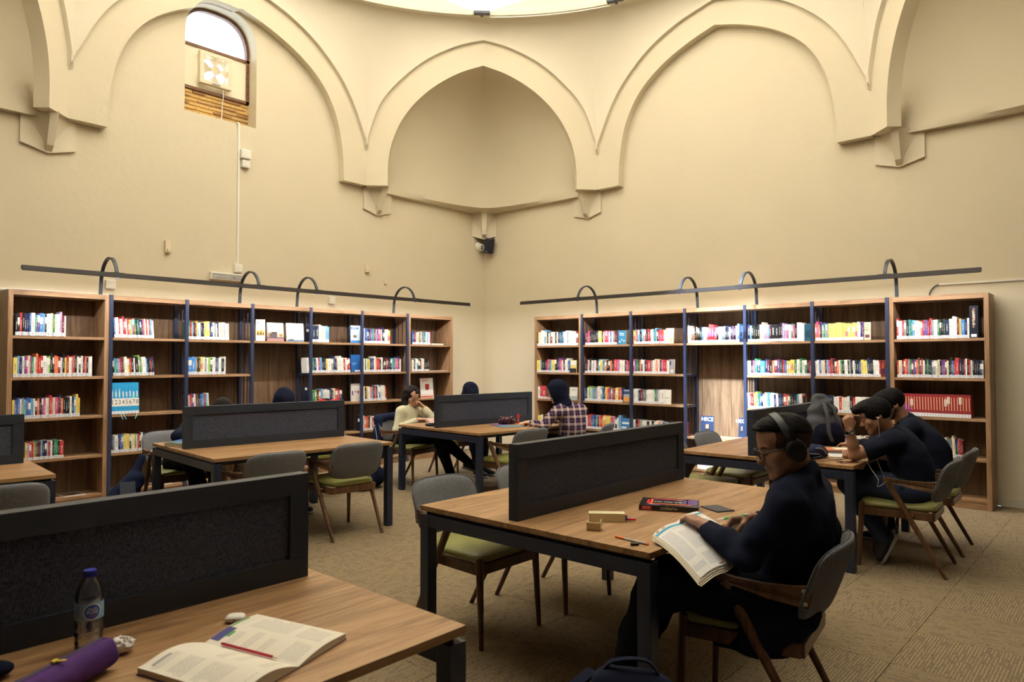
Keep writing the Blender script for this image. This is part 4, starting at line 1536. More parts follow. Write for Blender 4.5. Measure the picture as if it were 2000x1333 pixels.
facing('R', 2, 1592, 1628, .19, (34, 40, 66), 'navy display book behind the grey backpack', ((.1, .9, .7, .8, (120, 130, 160)),), (), 2, q=.05)
# journals on the low shelf of the bay that the daylight falls in
for p0, p1, nm in ((1368, 1393, 'first'), (1442, 1454, 'second')):
    facing('R', 3, p0, p1, .275, (30, 44, 72), 'dark blue journal with a portrait and white title, %s of two in the sunlit bay' % nm,
           ((.3, .7, .30, .62, (40, 36, 38)), (.38, .62, .42, .62, (196, 150, 126)), (.05, .95, .06, .12, (120, 130, 150))),
           (('HECE', .5, .84, .068, 'print_white'),), 6, .012, q=.06, group='dark blue journals in the sunlit bay')


# ---------------- things lying on the shelves
def lying(side, sh, p0, p1, rgb, label, thick=.008, q=.03, d=.19, decor=(), name='magazine', turn=0):
    c = CL if side == 'L' else CR
    z = c.shz[sh]
    py = 700 - (z - 1.4) * 180
    axis, val, comp = (1, FY + q, 0) if side == 'L' else (0, FX + q, 1)
    s0, s1 = onplane(p0, py, axis, val)[comp], onplane(p1, py, axis, val)[comp]
    w = abs(s1 - s0)
    nm = 'cover_%d_%d_%d' % rgb
    if nm not in M:
        simple(nm, rgb, .35)
    o = MB().box(0, w, 0, d, thick - .0008, thick).box(0, w, 0, d, 0, .0008).obj(name, nm)
    o.matrix_world = Matrix.Translation(c.p(s0, q, z + .0006)) @ Matrix.Rotation((0 if side == 'L' else -PI / 2) + math.radians(turn), 4, 'Z')
    tag(o, label, 'magazine', 'magazines lying on the shelves')
    MB().box(.001, w - .001, .001, d - .001, .0008, thick - .0008).obj('page_block', 'page_paper', o)
    for u0, u1, v0, v1, c2 in decor:
        n2 = 'cover_%d_%d_%d' % c2
        if n2 not in M:
            simple(n2, c2, .35)
        MB().box(u0 * w, u1 * w, v0 * d, v1 * d, thick, thick + .0004).obj('cover_print', n2, o)
    return o


lying('L', 0, 843, 868, (60, 150, 190), 'white and blue paperback lying flat beside the spines of the corner bookcase', .02, .02, .15, ((0, 1, .1, 1, (222, 226, 228)),), turn=4)
lying('L', 1, 840, 874, (206, 200, 200), 'pale magazine lying flat on the second shelf of the corner bookcase', .006, .02, .2)
lying('L', 2, 848, 872, (196, 196, 200), 'thin journals lying beside the magazine with the red square', .01, .03, .18, ((.1, .6, .1, .4, (150, 60, 60)),))
lying('L', 3, 736, 756, (196, 198, 204), 'loose white leaflets lying on the fourth shelf behind the coat', .012, .03, .16, ((.2, .8, .2, .6, (150, 156, 170)),))
lying('L', 4, 70, 101, (190, 190, 190), 'glossy magazine with a dark photo lying on the bottom shelf, partly behind the table leg', .006, .03, .26, ((.05, .9, .08, .9, (44, 42, 30)), (.2, .7, .3, .6, (150, 130, 60))), turn=6)
lying('L', 4, 126, 170, (196, 196, 204), 'glossy magazine with a brown photo lying on the bottom shelf of the near bookcase', .006, .03, .26, ((.04, .92, .1, .92, (112, 88, 66)), (.3, .9, .2, .5, (160, 140, 100))), turn=5)
lying('L', 4, 222, 256, (60, 56, 44), 'magazine with a yellow landscape lying on the bottom shelf of the first bay', .006, .03, .24, ((.1, .8, .3, .8, (150, 128, 60)), (0, 1, 0, .15, (170, 180, 190))), turn=-4)
lying('L', 4, 300, 338, (170, 172, 180), 'pale leaflet lying on the bottom shelf behind the chair leg', .006, .04, .2, ((.1, .5, .2, .5, (150, 60, 60)),))
lying('L', 4, 362, 386, (60, 76, 170), 'blue booklet lying on the bottom shelf of the second bay', .006, .03, .2, ((0, 1, 0, .25, (220, 222, 226)),))
lying('L', 4, 600, 640, (176, 110, 130), 'pink booklet lying on the bottom shelf under the empty chair', .006, .03, .2, ((.1, .9, .1, .4, (210, 200, 200)),))
# white stationery row on the bottom shelf in the daylight
lying('R', 4, 1362, 1404, (206, 210, 222), 'white catalogue lying on the bottom shelf of the sunlit bay, first from the left', .05, .03, .25, ((.3, .6, .1, .9, (120, 130, 180)),))
lying('R', 4, 1406, 1448, (206, 210, 222), 'white catalogue lying on the bottom shelf of the sunlit bay, second from the left', .04, .03, .25, ((.1, .4, .1, .9, (180, 90, 100)),))
# ================================================================== soft bodies (smooth unions of limbs, surfaced on a lattice)
V = lambda *a: np.array(a, dtype=np.float32)


def unit(v):
    v = np.asarray(v, dtype=np.float32)
    return v / (np.linalg.norm(v) + 1e-9)


class Soft:
    def __init__(s, lo, hi, h):
        s.lo = np.array(lo, np.float32)
        s.h = h
        s.n = (np.ceil((np.array(hi) - s.lo) / h).astype(int) + 1)
        s.f = np.full(tuple(s.n), 0.25, np.float32)

    def win(s, lo, hi):
        i0 = np.clip(np.floor((np.asarray(lo) - s.lo) / s.h).astype(int), 0, s.n - 1)
        i1 = np.clip(np.ceil((np.asarray(hi) - s.lo) / s.h).astype(int) + 1, 1, s.n)
        if (i1 <= i0).any():
            return None
        sl = tuple(slice(a, b) for a, b in zip(i0, i1))
        ax = [s.lo[k] + s.h * np.arange(i0[k], i1[k], dtype=np.float32) for k in range(3)]
        return sl, ax[0][:, None, None], ax[1][None, :, None], ax[2][None, None, :]

    def blend(s, sl, d, k, op):
        a = s.f[sl]
        if op == 'add':
            hh = np.maximum(k - np.abs(a - d), 0) / k
            s.f[sl] = np.minimum(a, d) - hh * hh * k * 0.25
        elif op == 'sub':
            d = -d
            hh = np.maximum(k - np.abs(a - d), 0) / k
            s.f[sl] = np.maximum(a, d) + hh * hh * k * 0.25
        return s

    def cap(s, a, b, ra, rb=None, k=.02, op='add'):
        rb = ra if rb is None else rb
        a, b = np.asarray(a, np.float32), np.asarray(b, np.float32)
        m = max(ra, rb) + k + 3 * s.h
        w = s.win(np.minimum(a, b) - m, np.maximum(a, b) + m)
        if w is None:
            return s
        sl, X, Y, Z = w
        ab = b - a
        L = float(ab @ ab) + 1e-9
        px, py, pz = X - a[0], Y - a[1], Z - a[2]
        t = np.clip((px * ab[0] + py * ab[1] + pz * ab[2]) / L, 0, 1)
        d = np.sqrt((px - ab[0] * t) ** 2 + (py - ab[1] * t) ** 2 + (pz - ab[2] * t) ** 2) - (ra + (rb - ra) * t)
        return s.blend(sl, d, k, op)

    def chain(s, pts, rs, k=.02):
        for i in range(len(pts) - 1):
            s.cap(pts[i], pts[i + 1], rs[i], rs[i + 1], k)
        return s

    def ell(s, c, r, R=None, k=.02, op='add'):
        c, r = np.asarray(c, np.float32), np.asarray(r, np.float32)
        R = np.eye(3, dtype=np.float32) if R is None else R
        ext = np.sqrt(((R * r[None, :]) ** 2).sum(1)) + k + 3 * s.h
        w = s.win(c - ext, c + ext)
        if w is None:
            return s
        sl, X, Y, Z = w
        px, py, pz = X - c[0], Y - c[1], Z - c[2]
        q = [(px * R[0, i] + py * R[1, i] + pz * R[2, i]) / r[i] for i in range(3)]
        k0 = np.sqrt(q[0] ** 2 + q[1] ** 2 + q[2] ** 2)
        k1 = np.sqrt((q[0] / r[0]) ** 2 + (q[1] / r[1]) ** 2 + (q[2] / r[2]) ** 2) + 1e-6
        return s.blend(sl, k0 * (k0 - 1) / k1, k, op)

    def half(s, p, nrm, k=.01):
        """Cut away everything on the side NRM points to."""
        nrm = unit(nrm)
        sl, X, Y, Z = s.win(s.lo, s.lo + s.h * s.n)
        d = -((X - p[0]) * nrm[0] + (Y - p[1]) * nrm[1] + (Z - p[2]) * nrm[2])
        return s.blend(sl, d + np.zeros_like(s.f), k, 'sub')

    def folds(s, amp, freq, seed=0):
        rg = np.random.RandomState(seed)
        sl, X, Y, Z = s.win(s.lo, s.lo + s.h * s.n)
        acc = np.zeros_like(s.f)
        for i in range(7):
            d = unit(rg.normal(size=3) * np.array([1, 1, 1.4]))
            fr = freq * (0.6 + 0.25 * i)
            d2 = unit(rg.normal(size=3))
            ph = fr * (X * d[0] + Y * d[1] + Z * d[2]) + 1.6 * np.sin(fr * .45 * (X * d2[0] + Y * d2[1] + Z * d2[2]) + i)
            acc += np.sin(ph + rg.rand() * 6) / (1 + .35 * i)
        near = np.abs(s.f) < .06
        s.f += np.where(near, acc * amp / 2.2, 0).astype(np.float32)
        return s

    def mesh(s, name, mat, relax=1):
        f = s.f
        f[0], f[-1], f[:, 0], f[:, -1], f[:, :, 0], f[:, :, -1] = (.1,) * 6
        ins = f < 0
        c = [ins[i:ins.shape[0] - 1 + i, j:ins.shape[1] - 1 + j, k:ins.shape[2] - 1 + k] for i in (0, 1) for j in (0, 1) for k in (0, 1)]
        tot = sum(x.astype(np.uint8) for x in c)
        act = (tot > 0) & (tot < 8)
        idx = np.argwhere(act)
        cid = np.full(act.shape, -1, np.int32)
        cid[act] = np.arange(len(idx))
        acc = np.zeros((len(idx), 3), np.float32)
        cnt = np.zeros(len(idx), np.float32)
        cor = [(i, j, k) for i in (0, 1) for j in (0, 1) for k in (0, 1)]
        val = {q: f[idx[:, 0] + q[0], idx[:, 1] + q[1], idx[:, 2] + q[2]] for q in cor}
        for q in cor:
            for ax in range(3):
                if q[ax] == 0:
                    r = tuple(q[a] + (a == ax) for a in range(3))
                    va, vb = val[q], val[r]
                    m = (va < 0) != (vb < 0)
                    t = np.where(m, va / np.where(np.abs(va - vb) < 1e-12, 1, va - vb), 0)
                    for a in range(3):
                        acc[:, a] += np.where(m, q[a] + (t if a == ax else 0), 0)
                    cnt += m
        vert = s.lo + s.h * (idx + acc / np.maximum(cnt, 1)[:, None])
        quads = []
        for ax in range(3):
            u, v = (ax + 1) % 3, (ax + 2) % 3
            a0 = [slice(None)] * 3
            a1 = [slice(None)] * 3
            a0[ax], a1[ax] = slice(0, -1), slice(1, None)
            A, B = ins[tuple(a0)], ins[tuple(a1)]
            e = np.argwhere(A != B)
            if len(e) == 0:
                continue
            ok = (e[:, u] > 0) & (e[:, v] > 0) & (e[:, u] < cid.shape[u]) & (e[:, v] < cid.shape[v])
            e = e[ok]
            sgn = A[tuple(e.T)]
            def at(du, dv):
                g = e.copy()
                g[:, u] -= du
                g[:, v] -= dv
                return cid[tuple(g.T)]
            q = np.stack([at(1, 1), at(0, 1), at(0, 0), at(1, 0)], 1)
            q[~sgn] = q[~sgn][:, ::-1]
            quads.append(q)
        Q = np.concatenate(quads)
        Q = Q[(Q >= 0).all(1)]
        # a little relaxing takes the lattice steps out
        for _ in range(relax):
            sm = np.zeros_like(vert)
            ct = np.zeros(len(vert), np.float32)
            for a in range(4):
                for b in ((a + 1) % 4, (a - 1) % 4):
                    np.add.at(sm, Q[:, a], vert[Q[:, b]])
                    np.add.at(ct, Q[:, a], 1)
            vert = vert * .45 + .55 * sm / np.maximum(ct, 1)[:, None]
        me = bpy.data.meshes.new(name)
        me.vertices.add(len(vert))
        me.vertices.foreach_set('co', vert.astype(np.float32).ravel())
        me.loops.add(Q.size)
        me.loops.foreach_set('vertex_index', Q.astype(np.int32).ravel())
        me.polygons.add(len(Q))
        me.polygons.foreach_set('loop_start', np.arange(0, Q.size, 4, dtype=np.int32))
        me.polygons.foreach_set('use_smooth', np.ones(len(Q), dtype=bool))
        me.update(calc_edges=True)
        me.materials.append(M[mat])
        return me

    def obj(s, name, mat, parent=None, relax=1, label=None):
        o = link(name, s.mesh(name, mat, relax), None, label)
        if parent is not None:
            o.parent = parent
            o.matrix_parent_inverse = Matrix.Translation(-parent.location)
        return o


def head_frame(yaw, pitch=0.0, roll=0.0):
    """Columns right, forward, up. yaw 0 looks along +Y, positive turns left; pitch positive looks down."""
    m = Matrix.Rotation(math.radians(yaw), 3, 'Z') @ Matrix.Rotation(-math.radians(pitch), 3, 'X') @ Matrix.Rotation(math.radians(roll), 3, 'Y')
    return np.array(m, dtype=np.float32)


def head(F, H, R, sc=1.0, beard=False):
    p = lambda x, y, z: H + R @ V(x, y, z) * sc
    E = lambda c, r, k=.012, op='add': F.ell(p(*c), V(*r) * sc, R, k * sc, op)
    C = lambda a, b, ra, rb=None, k=.01, op='add': F.cap(p(*a), p(*b), ra * sc, (ra if rb is None else rb) * sc, k * sc, op)
    E((0, -.012, .032), (.075, .098, .085), .02)
    E((0, .026, -.034), (.060, .072, .084), .03)
    for s in (-1, 1):
        C((s * .054, -.004, -.038), (s * .026, .068, -.098), .018, .016, .02)
        E((s * .042, .060, -.028), (.026, .026, .028), .02)
        C((s * .012, .087, .024), (s * .046, .074, .020), .011, .009, .012)
        # ear
        E((s * .076, -.012, -.006), (.010, .022, .032), .006)
        E((s * .083, -.008, -.002), (.006, .010, .016), .004, 'sub')
    E((0, .078, -.104), (.026, .022, .020), .02)
    # forehead, nose
    E((0, .050, .055), (.060, .044, .045), .03)
    C((0, .092, .016), (0, .113, -.030), .0085, .011, .012)
    E((0, .115, -.033), (.0125, .0125, .0105), .008)
    for s in (-1, 1):
        E((s * .012, .104, -.037), (.008, .010, .008), .006)
        E((s * .032, .100, .000), (.017, .014, .011), .010, 'sub')
        E((s * .032, .081, .001), (.0130, .0120, .0125), .004)
    # lips and the line between them
    C((-.019, .090, -.066), (.019, .090, -.066), .007, None, .008)
    E((0, .097, -.062), (.018, .008, .006), .006)
    E((0, .095, -.073), (.016, .008, .007), .006)
    C((-.024, .099, -.0675), (.024, .099, -.0675), .0022, None, .004, 'sub')
    return p


def hand(F, w, f, n, s, curl=(25, 30, 20), thumb=0.4, sc=1.0, spread=4, vary=(0, 3, 6, 10)):
    """w wrist, f towards the knuckles, n back of the hand, s thumb side."""
    f, n = unit(f), np.asarray(n, np.float32)
    n = unit(n - f * float(n @ f))
    s_ = np.asarray(s, np.float32)
    s_ = unit(s_ - f * float(s_ @ f) - n * float(s_ @ n))
    tips = []
    offs = (.030, .0105, -.0095, -.028)
    kf = (.086, .091, .086, .077)
    lens = ((.042, .025, .021), (.046, .029, .022), (.042, .027, .021), (.033, .021, .018))
    F.ell(w + f * .045 * sc - n * .002, V(.036, .044, .0155) * sc, np.stack([s_, f, n], 1), .012)
    for i in range(4):
        K = w + (f * kf[i] + s_ * offs[i]) * sc
        F.cap(w + (f * .012 + s_ * offs[i] * .5) * sc, K, .0125 * sc, .0105 * sc, .010)
        a = 0.0
        p = K
        r = (.0098, .0088, .0078, .0066)
        for j in range(3):
            a += math.radians(curl[j] + vary[i])
            sp = math.radians(spread) * (1.5 - i)
            d = unit(f * math.cos(a) - n * math.sin(a) + s_ * math.sin(sp) * math.cos(a))
            q = p + d * lens[i][j] * sc
            F.cap(p, q, r[j] * sc * (.9 if i == 3 else 1), r[j + 1] * sc * (.9 if i == 3 else 1), .0035)
            p = q
        tips.append(p)
    # thumb leaves the side of the palm near its base and can close on the fingers
    b = w + (f * .022 + s_ * .022 - n * .004) * sc
    t1 = b + unit(f * .62 + s_ * (.85 - thumb * .5) - n * (.15 + .5 * thumb)) * .042 * sc
    t2 = t1 + unit(f * .9 + s_ * (.45 - thumb * .9) - n * (.15 + .6 * thumb)) * .032 * sc
    t3 = t2 + unit(f * .95 + s_ * (.25 - thumb * 1.0) - n * (.1 + .5 * thumb)) * .026 * sc
    F.cap(b, t1, .0145 * sc, .0120 * sc, .010)
    F.cap(t1, t2, .0112 * sc, .0098 * sc, .004)
    F.cap(t2, t3, .0096 * sc, .0076 * sc, .004)
    return tips, t3


def skin_mat(name, rgb, blotch=6):
    t = NT(name, 0.5, spec=0.35)
    v = t.coord()
    n = t.noise(v, 40, 3)
    c = lin(rgb)
    t.base(t.mix(n, tuple(x * .88 for x in c), tuple(min(1, x * 1.1) for x in c)))
    t.b.inputs['Subsurface Weight'].default_value = 0.12
    t.b.inputs['Subsurface Radius'].default_value = (.012, .005, .003)
    t.b.inputs['Subsurface Scale'].default_value = 0.6
    t.bump(t.noise(v, 600, 2), .06, .001)
    M[name] = t.m


def cloth_mat(name, a, b, scale=700, rough=.95):
    t = NT(name, rough, spec=.08)
    v = t.coord()
    n = t.noise(v, scale, 2)
    n2 = t.noise(v, 14, 3)
    t.base(t.mix(t.math('ADD', t.math('MULTIPLY', n, .5), t.math('MULTIPLY', n2, .5)), lin(a), lin(b)))
    t.bump(n, .15, .001)
    M[name] = t.m


def hair_mat(name, a, b):
    t = NT(name, .7, spec=.12)
    v = t.coord()
    n = t.noise(t.mapping(v, (1, 1, .25)), 260, 3)
    t.base(t.mix(n, lin(a), lin(b)))
    t.bump(n, .7, .003)
    M[name] = t.m


skin_mat('skin_olive', (150, 112, 92))
skin_mat('skin_fair', (198, 154, 132))
skin_mat('skin_tan', (160, 120, 99))
hair_mat('hair_black', (7, 7, 10), (18, 17, 20))
hair_mat('hair_fade', (46, 37, 32), (70, 54, 44))
hair_mat('hair_brown', (12, 10, 11), (34, 27, 26))
hair_mat('beard', (44, 34, 30), (70, 52, 44))
cloth_mat('navy_jersey', (16, 20, 34), (26, 31, 48))
cloth_mat('navy_tee', (17, 20, 32), (28, 32, 46))
cloth_mat('black_trousers', (12, 13, 18), (22, 23, 30))
cloth_mat('jeans', (36, 44, 66), (54, 63, 88))
cloth_mat('cream_top', (192, 188, 162), (208, 204, 180))
cloth_mat('hijab_navy', (15, 18, 34), (26, 30, 50))
cloth_mat('red_cloth', (170, 34, 34), (196, 48, 44))
simple('shoe_black', (20, 21, 26), .5)
simple('shoe_sole', (150, 150, 152), .7)
simple('eye_white', (220, 214, 206), .25)
simple('iris_dark', (36, 24, 18), .15)


def torso(F, J, g=0.0, k=.05, lo=None):
    """Trunk from hips to neck; g swells it for clothing."""
    P, C, N = J['P'], J['C'], J['N']
    side = unit(J['SR'] - J['SL'])
    up = unit(N - C)
    fwd = unit(np.cross(up, side))
    R = np.stack([side, fwd, unit(np.cross(side, fwd))], 1)
    hs = unit(J['HR'] - J['HL'])
    b = J.get('build', 1.0)
    F.cap(J['HL'], J['HR'], .105 * b + g, None, k)
    mid = P * .5 + C * .5
    F.ell(mid, V(.150, .108, .16) * b + g, R, k)
    F.ell(C, V(.168, .115, .19) * b + g, R, k)
    F.cap(J['SL'] + side * .03, J['SR'] - side * .03, .066 * b + g, None, k)
    for s in ('SL', 'SR'):
        F.cap(N - up * .01, J[s] * .75 + N * .25 - up * .005, .044 + g, .052 * b + g, .035)
    return R


def arm(F, J, s, g=0.0, part='full', k=.02):
    b = J.get('build', 1.0)
    S_, E_, W_ = J['S' + s], J['E' + s], J['W' + s]
    if part in ('full', 'upper'):
        F.cap(S_, E_, .055 * b + g, .043 * b + g, .03)
    if part == 'short':
        F.cap(S_, S_ + (E_ - S_) * .66, .058 * b + g, .055 * b + g, .03)
    if part in ('full', 'fore'):
        F.cap(E_, E_ + (W_ - E_) * .45, .042 * b + g, .040 * b + g, k)
        F.cap(E_ + (W_ - E_) * .45, W_, .040 * b + g, .027 + g, k)


def leg(F, J, s, g=0.0, k=.03):
    F.cap(J['H' + s], J['K' + s], .088 + g, .062 + g, .05)
    F.cap(J['K' + s], J['K' + s] * .6 + J['A' + s] * .4, .060 + g, .058 + g, k)
    F.cap(J['K' + s] * .6 + J['A' + s] * .4, J['A' + s], .058 + g, .042 + g, k)


def bounds(J, pad=.24):
    pts = np.array([v for k, v in J.items() if isinstance(v, np.ndarray) and v.shape == (3,)])
    return pts.min(0) - pad, pts.max(0) + pad


def shoes(root, J, fdir, mat='shoe_black', sole='shoe_sole', feet=('L', 'R'), dirs=None):
    for s in feet:
        A = J['A' + s]
        d = unit(np.array(dirs[s] if dirs else fdir, np.float32))
        nrm = V(0, 0, 1) if abs(d[2]) < .6 else unit(np.cross(np.cross(d, V(0, 0, 1)), d))
        nrm = unit(nrm - d * float(nrm @ d))
        F = Soft(A - .25, A + .25, .007)
        F.cap(A - d * .03 - nrm * .035, A + d * .14 - nrm * .05, .036, .032, .03)
        F.cap(A, A + d * .07 - nrm * .035, .042, .034, .03)
        F.half(A - nrm * .078, -nrm, .006)
        F.obj('shoe', mat, root)
        F = Soft(A - .25, A + .25, .007)
        F.cap(A - d * .03 - nrm * .072, A + d * .145 - nrm * .072, .040, .036, .02)
        F.half(A - nrm * .062, nrm, .005)
        F.half(A - nrm * .088, -nrm, .005)
        F.obj('shoe_sole', sole, root)


def person(label, J, hd, skin, top, top_mat, trousers='black_trousers', h=.0065, hc=.009, hands=None, neck=True, shoe_dir=(0, 1, 0), folds=.006, seed=1, shoe_dirs=None, legs=True):
    """Builds body > top, trousers, shoes; returns root, head mapping and extra anchors."""
    root = thing('person', label, 'person', tuple(J['P'] * V(1, 1, 0)), 0)
    lo, hi = bounds(J)
    hi[2] = max(hi[2], J['Hd'][2] + .16)
    lo[2] = max(lo[2], -.02)
    F = Soft(lo, hi, h)
    torso(F, J, -.012)
    R = hd
    p = head(F, J['Hd'], R, J.get('hs', 1.0))
    F.cap(J['N'] - V(0, 0, .02), J['Hd'] + R @ V(0, -.022, -.05), .056, .054, .03)
    for s in 'LR':
        arm(F, J, s, -.002)
        leg(F, J, s, -.012)
    anch = {}
    for s, kw in (hands or {}).items():
        anch[s] = hand(F, J['W' + s], **kw)
    F.obj('body', skin, root, 1)
    # top
    lo2, hi2 = bounds({k: v for k, v in J.items() if k[0] in 'PCNSEWH' and k != 'Hd'}, .2)
    T = Soft(lo2, hi2, hc)
    torso(T, J, .012)
    for s in 'LR':
        arm(T, J, s, .012, 'full' if top == 'long' else 'short')
    T.cap(J['N'] - V(0, 0, .03), J['N'] + (J['Hd'] - J['N']) * .12, .064, .060, .03)
    for x in J.get('extra', ()):
        T.cap(*x)
    if J.get('collar'):
        d0 = unit(J['Hd'] - J['N'])
        T.cap(J['N'] - d0 * .01, J['N'] + d0 * .034 - V(0, .004, 0), .074, .068, .015)
    T.folds(folds, 34, seed)
    # open the neck and end the sleeves cleanly
    d = unit(J['Hd'] - J['N'])
    T.cap(J['N'] + d * .045, J['N'] + d * .3, .056, .09, .008, 'sub')
    for s in 'LR':
        w = unit(J['W' + s] - J['E' + s])
        if top == 'long':
            T.cap(J['W' + s] + w * .012, J['W' + s] + w * .12, .045, .07, .006, 'sub')
        else:
            u = unit(J['E' + s] - J['S' + s])
            q = J['S' + s] + (J['E' + s] - J['S' + s]) * .70
            T.cap(q + u * .055, q + u * .17, .075, .075, .006, 'sub')
    T.obj('top', top_mat, root, 2)
    if legs:
        lo3, hi3 = bounds({k: v for k, v in J.items() if k[0] in 'PHKA' and k != 'Hd'}, .2)
        lo3[2] = max(lo3[2], -.01)
        B = Soft(lo3, hi3, hc)
        B.cap(J['HL'], J['HR'], .116, None, .05)
        B.cap(J['P'], J['P'] + (J['C'] - J['P']) * .3, .12, .12, .05)
        for s in 'LR':
            leg(B, J, s, .010)
            B.half(J['A' + s] - V(0, 0, .035), V(0, 0, -1), .01) if J['A' + s][2] < .13 and J['AL'][2] < .13 and J['AR'][2] < .13 else None
        B.folds(folds * .8, 30, seed + 3)
        B.obj('trousers', trousers, root, 2)
        shoes(root, J, shoe_dir, dirs=shoe_dirs)
    return root, p, R, anch


def eyes(root, p, R, s=1.0):
    for sg in (-1, 1):
        c = p(sg * .032, .0800, .001)
        T = Matrix.Translation(Vector(c) - root.location)
        MB().lathe([(.0001, -.0118), (.006, -.0102), (.0102, -.0059), (.0118, 0), (.0102, .0059), (.006, .0102), (.0001, .0118)], 16).obj('eye', 'eye_white', root, 60).matrix_local = T
        f = Vector(R @ V(0, 1, -.25)).normalized()
        MB().tube([Vector(p(sg * x, y, z)) - root.location for x, y, z in ((.018, .0905, -.003), (.025, .0935, -.0065), (.032, .0945, -.0075), (.039, .0925, -.0065), (.046, .0865, -.003))], [.0008, .0013, .0014, .0013, .0008], 6).obj('eyelash', 'iris_dark', root, 60)


def hair_cap(root, p, R, H, mat, top=.010, name='hair', face=(.064, .10, .055), low=-.02, h=.005, sc=1.0, back=.0, extra=None, fold=.0015):
    F = Soft(H - .2, H + .2, h)
    F.ell(p(0, -.014, .034), V(.075 + top, .098 + top, .086 + top) * sc, R, .01)
    if extra:
        extra(F)
    F.ell(p(0, .100, face[2] - .075), V(face[0], .075, .078) * sc, R, .012, 'sub')
    F.half(p(0, 0, low), R @ V(0, .35, -1), .01)
    if fold:
        F.folds(fold, 260, 5)
    return F.obj(name, mat, root, 1)


def hijab(root, p, R, H, N, mat='hijab_navy', h=.007, drape=True, sc=1.0, hole=True, back=True):
    F = Soft(H - .32, H + .26, h)
    F.ell(p(0, -.012, .026), V(.102, .121, .107) * sc, R, .02)
    F.ell(p(0, .004, -.045), V(.086, .096, .105) * sc, R, .03)
    if not hole:
        F.ell(p(0, .05, -.02), V(.082, .095, .12) * sc, R, .03)
    F.cap(p(0, -.02, -.06), N, .080, .074 if not back else .092, .04)
    if drape:
        F.cap(N + V(0, 0, -.01), N + R @ V(0, .09, 0) * V(1, 1, 0) + V(0, 0, -.07), .085, .070, .05)
        if back:
          F.cap(N + V(0, 0, -.02), N - R @ V(0, .06, 0) * V(1, 1, 0) + V(0, 0, -.06), .085, .055, .05)
    F.folds(.0045, 46, 9)
    # oval for the face
    if hole:
      F.cap(p(0, .085, .015), p(0, .19, .0), .052, .075, .012, 'sub')
      F.cap(p(0, .085, -.05), p(0, .19, -.06), .048, .07, .012, 'sub')
    return F.obj('hijab', mat, root, 2)


def glasses(root, p, mat='black_plastic', w=.026, hgt=.021, r=.0018, y=.107, z=.0):
    mb = MB()
    O = root.location
    P_ = lambda x, yy, zz: Vector(p(x, yy, zz)) - O
    for s in (-1, 1):
        pts = []
        for i in range(20):
            a = 2 * PI * i / 20
            c, d = math.cos(a), math.sin(a)
            pts.append(P_(s * .034 + w * math.copysign(abs(c) ** .6, c), y - .006 * abs(c) * (1 if c * s > 0 else .2), z + hgt * math.copysign(abs(d) ** .6, d)))
        mb.tube(pts, r, 6, closed=True)
        mb.tube([P_(s * (.034 + w), y - .006, z + .010), P_(s * .074, .06, z + .010), P_(s * .079, -.01, z + .008)], r * .9, 6)
    mb.tube([P_(-.009, y, z + .006), P_(0, y + .004, z + .009), P_(.009, y, z + .006)], r, 6)
    g = mb.obj('glasses', mat, root, 60)
    lens = MB()
    for s in (-1, 1):
        lens.add([P_(s * .034 + w * .95 * a, y - .002, z + hgt * .95 * b) for a, b in ((-1, -.7), (-.7, -1), (.7, -1), (1, -.7), (1, .7), (.7, 1), (-.7, 1), (-1, .7))], [tuple(range(8))])
    lens.obj('lens', 'lens_glass', g)
    return g


clear_mat('lens_glass', (.96, .97, .98), .08)
# ================================================================== people
# ---------------- the man in headphones
J = dict(P=V(2.865, 1.10, .565), HL=V(2.77, 1.11, .55), HR=V(2.96, 1.13, .55), C=V(2.885, 1.035, .82), N=V(2.905, 1.02, .995), SL=V(2.715, 1.025, .935), SR=V(3.085, 1.06, .945),
         EL=V(2.625, 1.145, .735), WL=V(2.722, 1.378, .808), ER=V(3.11, 1.13, .735), WR=V(2.945, 1.262, .815), KL=V(2.475, 1.47, .575), KR=V(2.70, 1.52, .590),
         AL=V(2.44, 1.62, .09), AR=V(2.68, 1.70, .09), Hd=V(2.86, 1.083, 1.145), build=1.08, collar=1)
hd = head_frame(38, 18)
sweat = J
fL = unit(V(2.785, 1.492, .826) - J['WL'])
J['extra'] = [(V(2.77, 1.02, .52), V(2.70, 1.14, .36), .10, .085, .05), (V(2.74, 1.15, .50), V(2.68, 1.27, .33), .07, .05, .05)]
root, p, R, anch = person('man in a dark navy sweatshirt and glasses, writing, seated nearest the lens on the right', J, hd, 'skin_olive', 'long', 'navy_jersey', 'black_trousers', .0044, .0075,
                          {'L': dict(f=fL, n=V(.15, .1, 1), s=V(1, -.3, -.1), curl=(28, 34, 26), thumb=.5, spread=3),
                           'R': dict(f=unit(V(-.50, .62, -.10)), n=V(.3, .3, .9), s=V(-.6, -.5, .25), curl=(42, 46, 30), thumb=.9, spread=1)},
                          shoe_dir=(-.1, 1, 0), folds=.012, seed=4)
eyes(root, p, R)
hair_cap(root, p, R, J['Hd'], 'hair_fade', .0065, 'hair_fade', low=-.066, face=(.068, .1, .052), h=.0045, fold=.0004)
def _top(F):
    F.ell(p(0, .035, .096), V(.058, .070, .034), R, .03)
    F.cap(p(-.036, .090, .084), p(.036, .090, .084), .012, None, .02)
hair_cap(root, p, R, J['Hd'], 'hair_black', .0105, 'hair', low=.060, face=(.072, .1, .056), h=.0042, extra=_top, fold=.0022)
MB().tube([Vector(p(s * .017, .096 - .004, .024)) - root.location for s in (0, 0)][:1] + [Vector(p(.05, .075, .026)) - root.location], .003, 6).obj('eyebrow', 'hair_black', root, 60)
MB().tube([Vector(p(-.015, .097, .020)) - root.location, Vector(p(-.034, .094, .026)) - root.location, Vector(p(-.052, .078, .021)) - root.location], .0032, 6).obj('eyebrow', 'hair_black', root, 60)
glasses(root, p, y=.113, z=-.003, r=.0027)
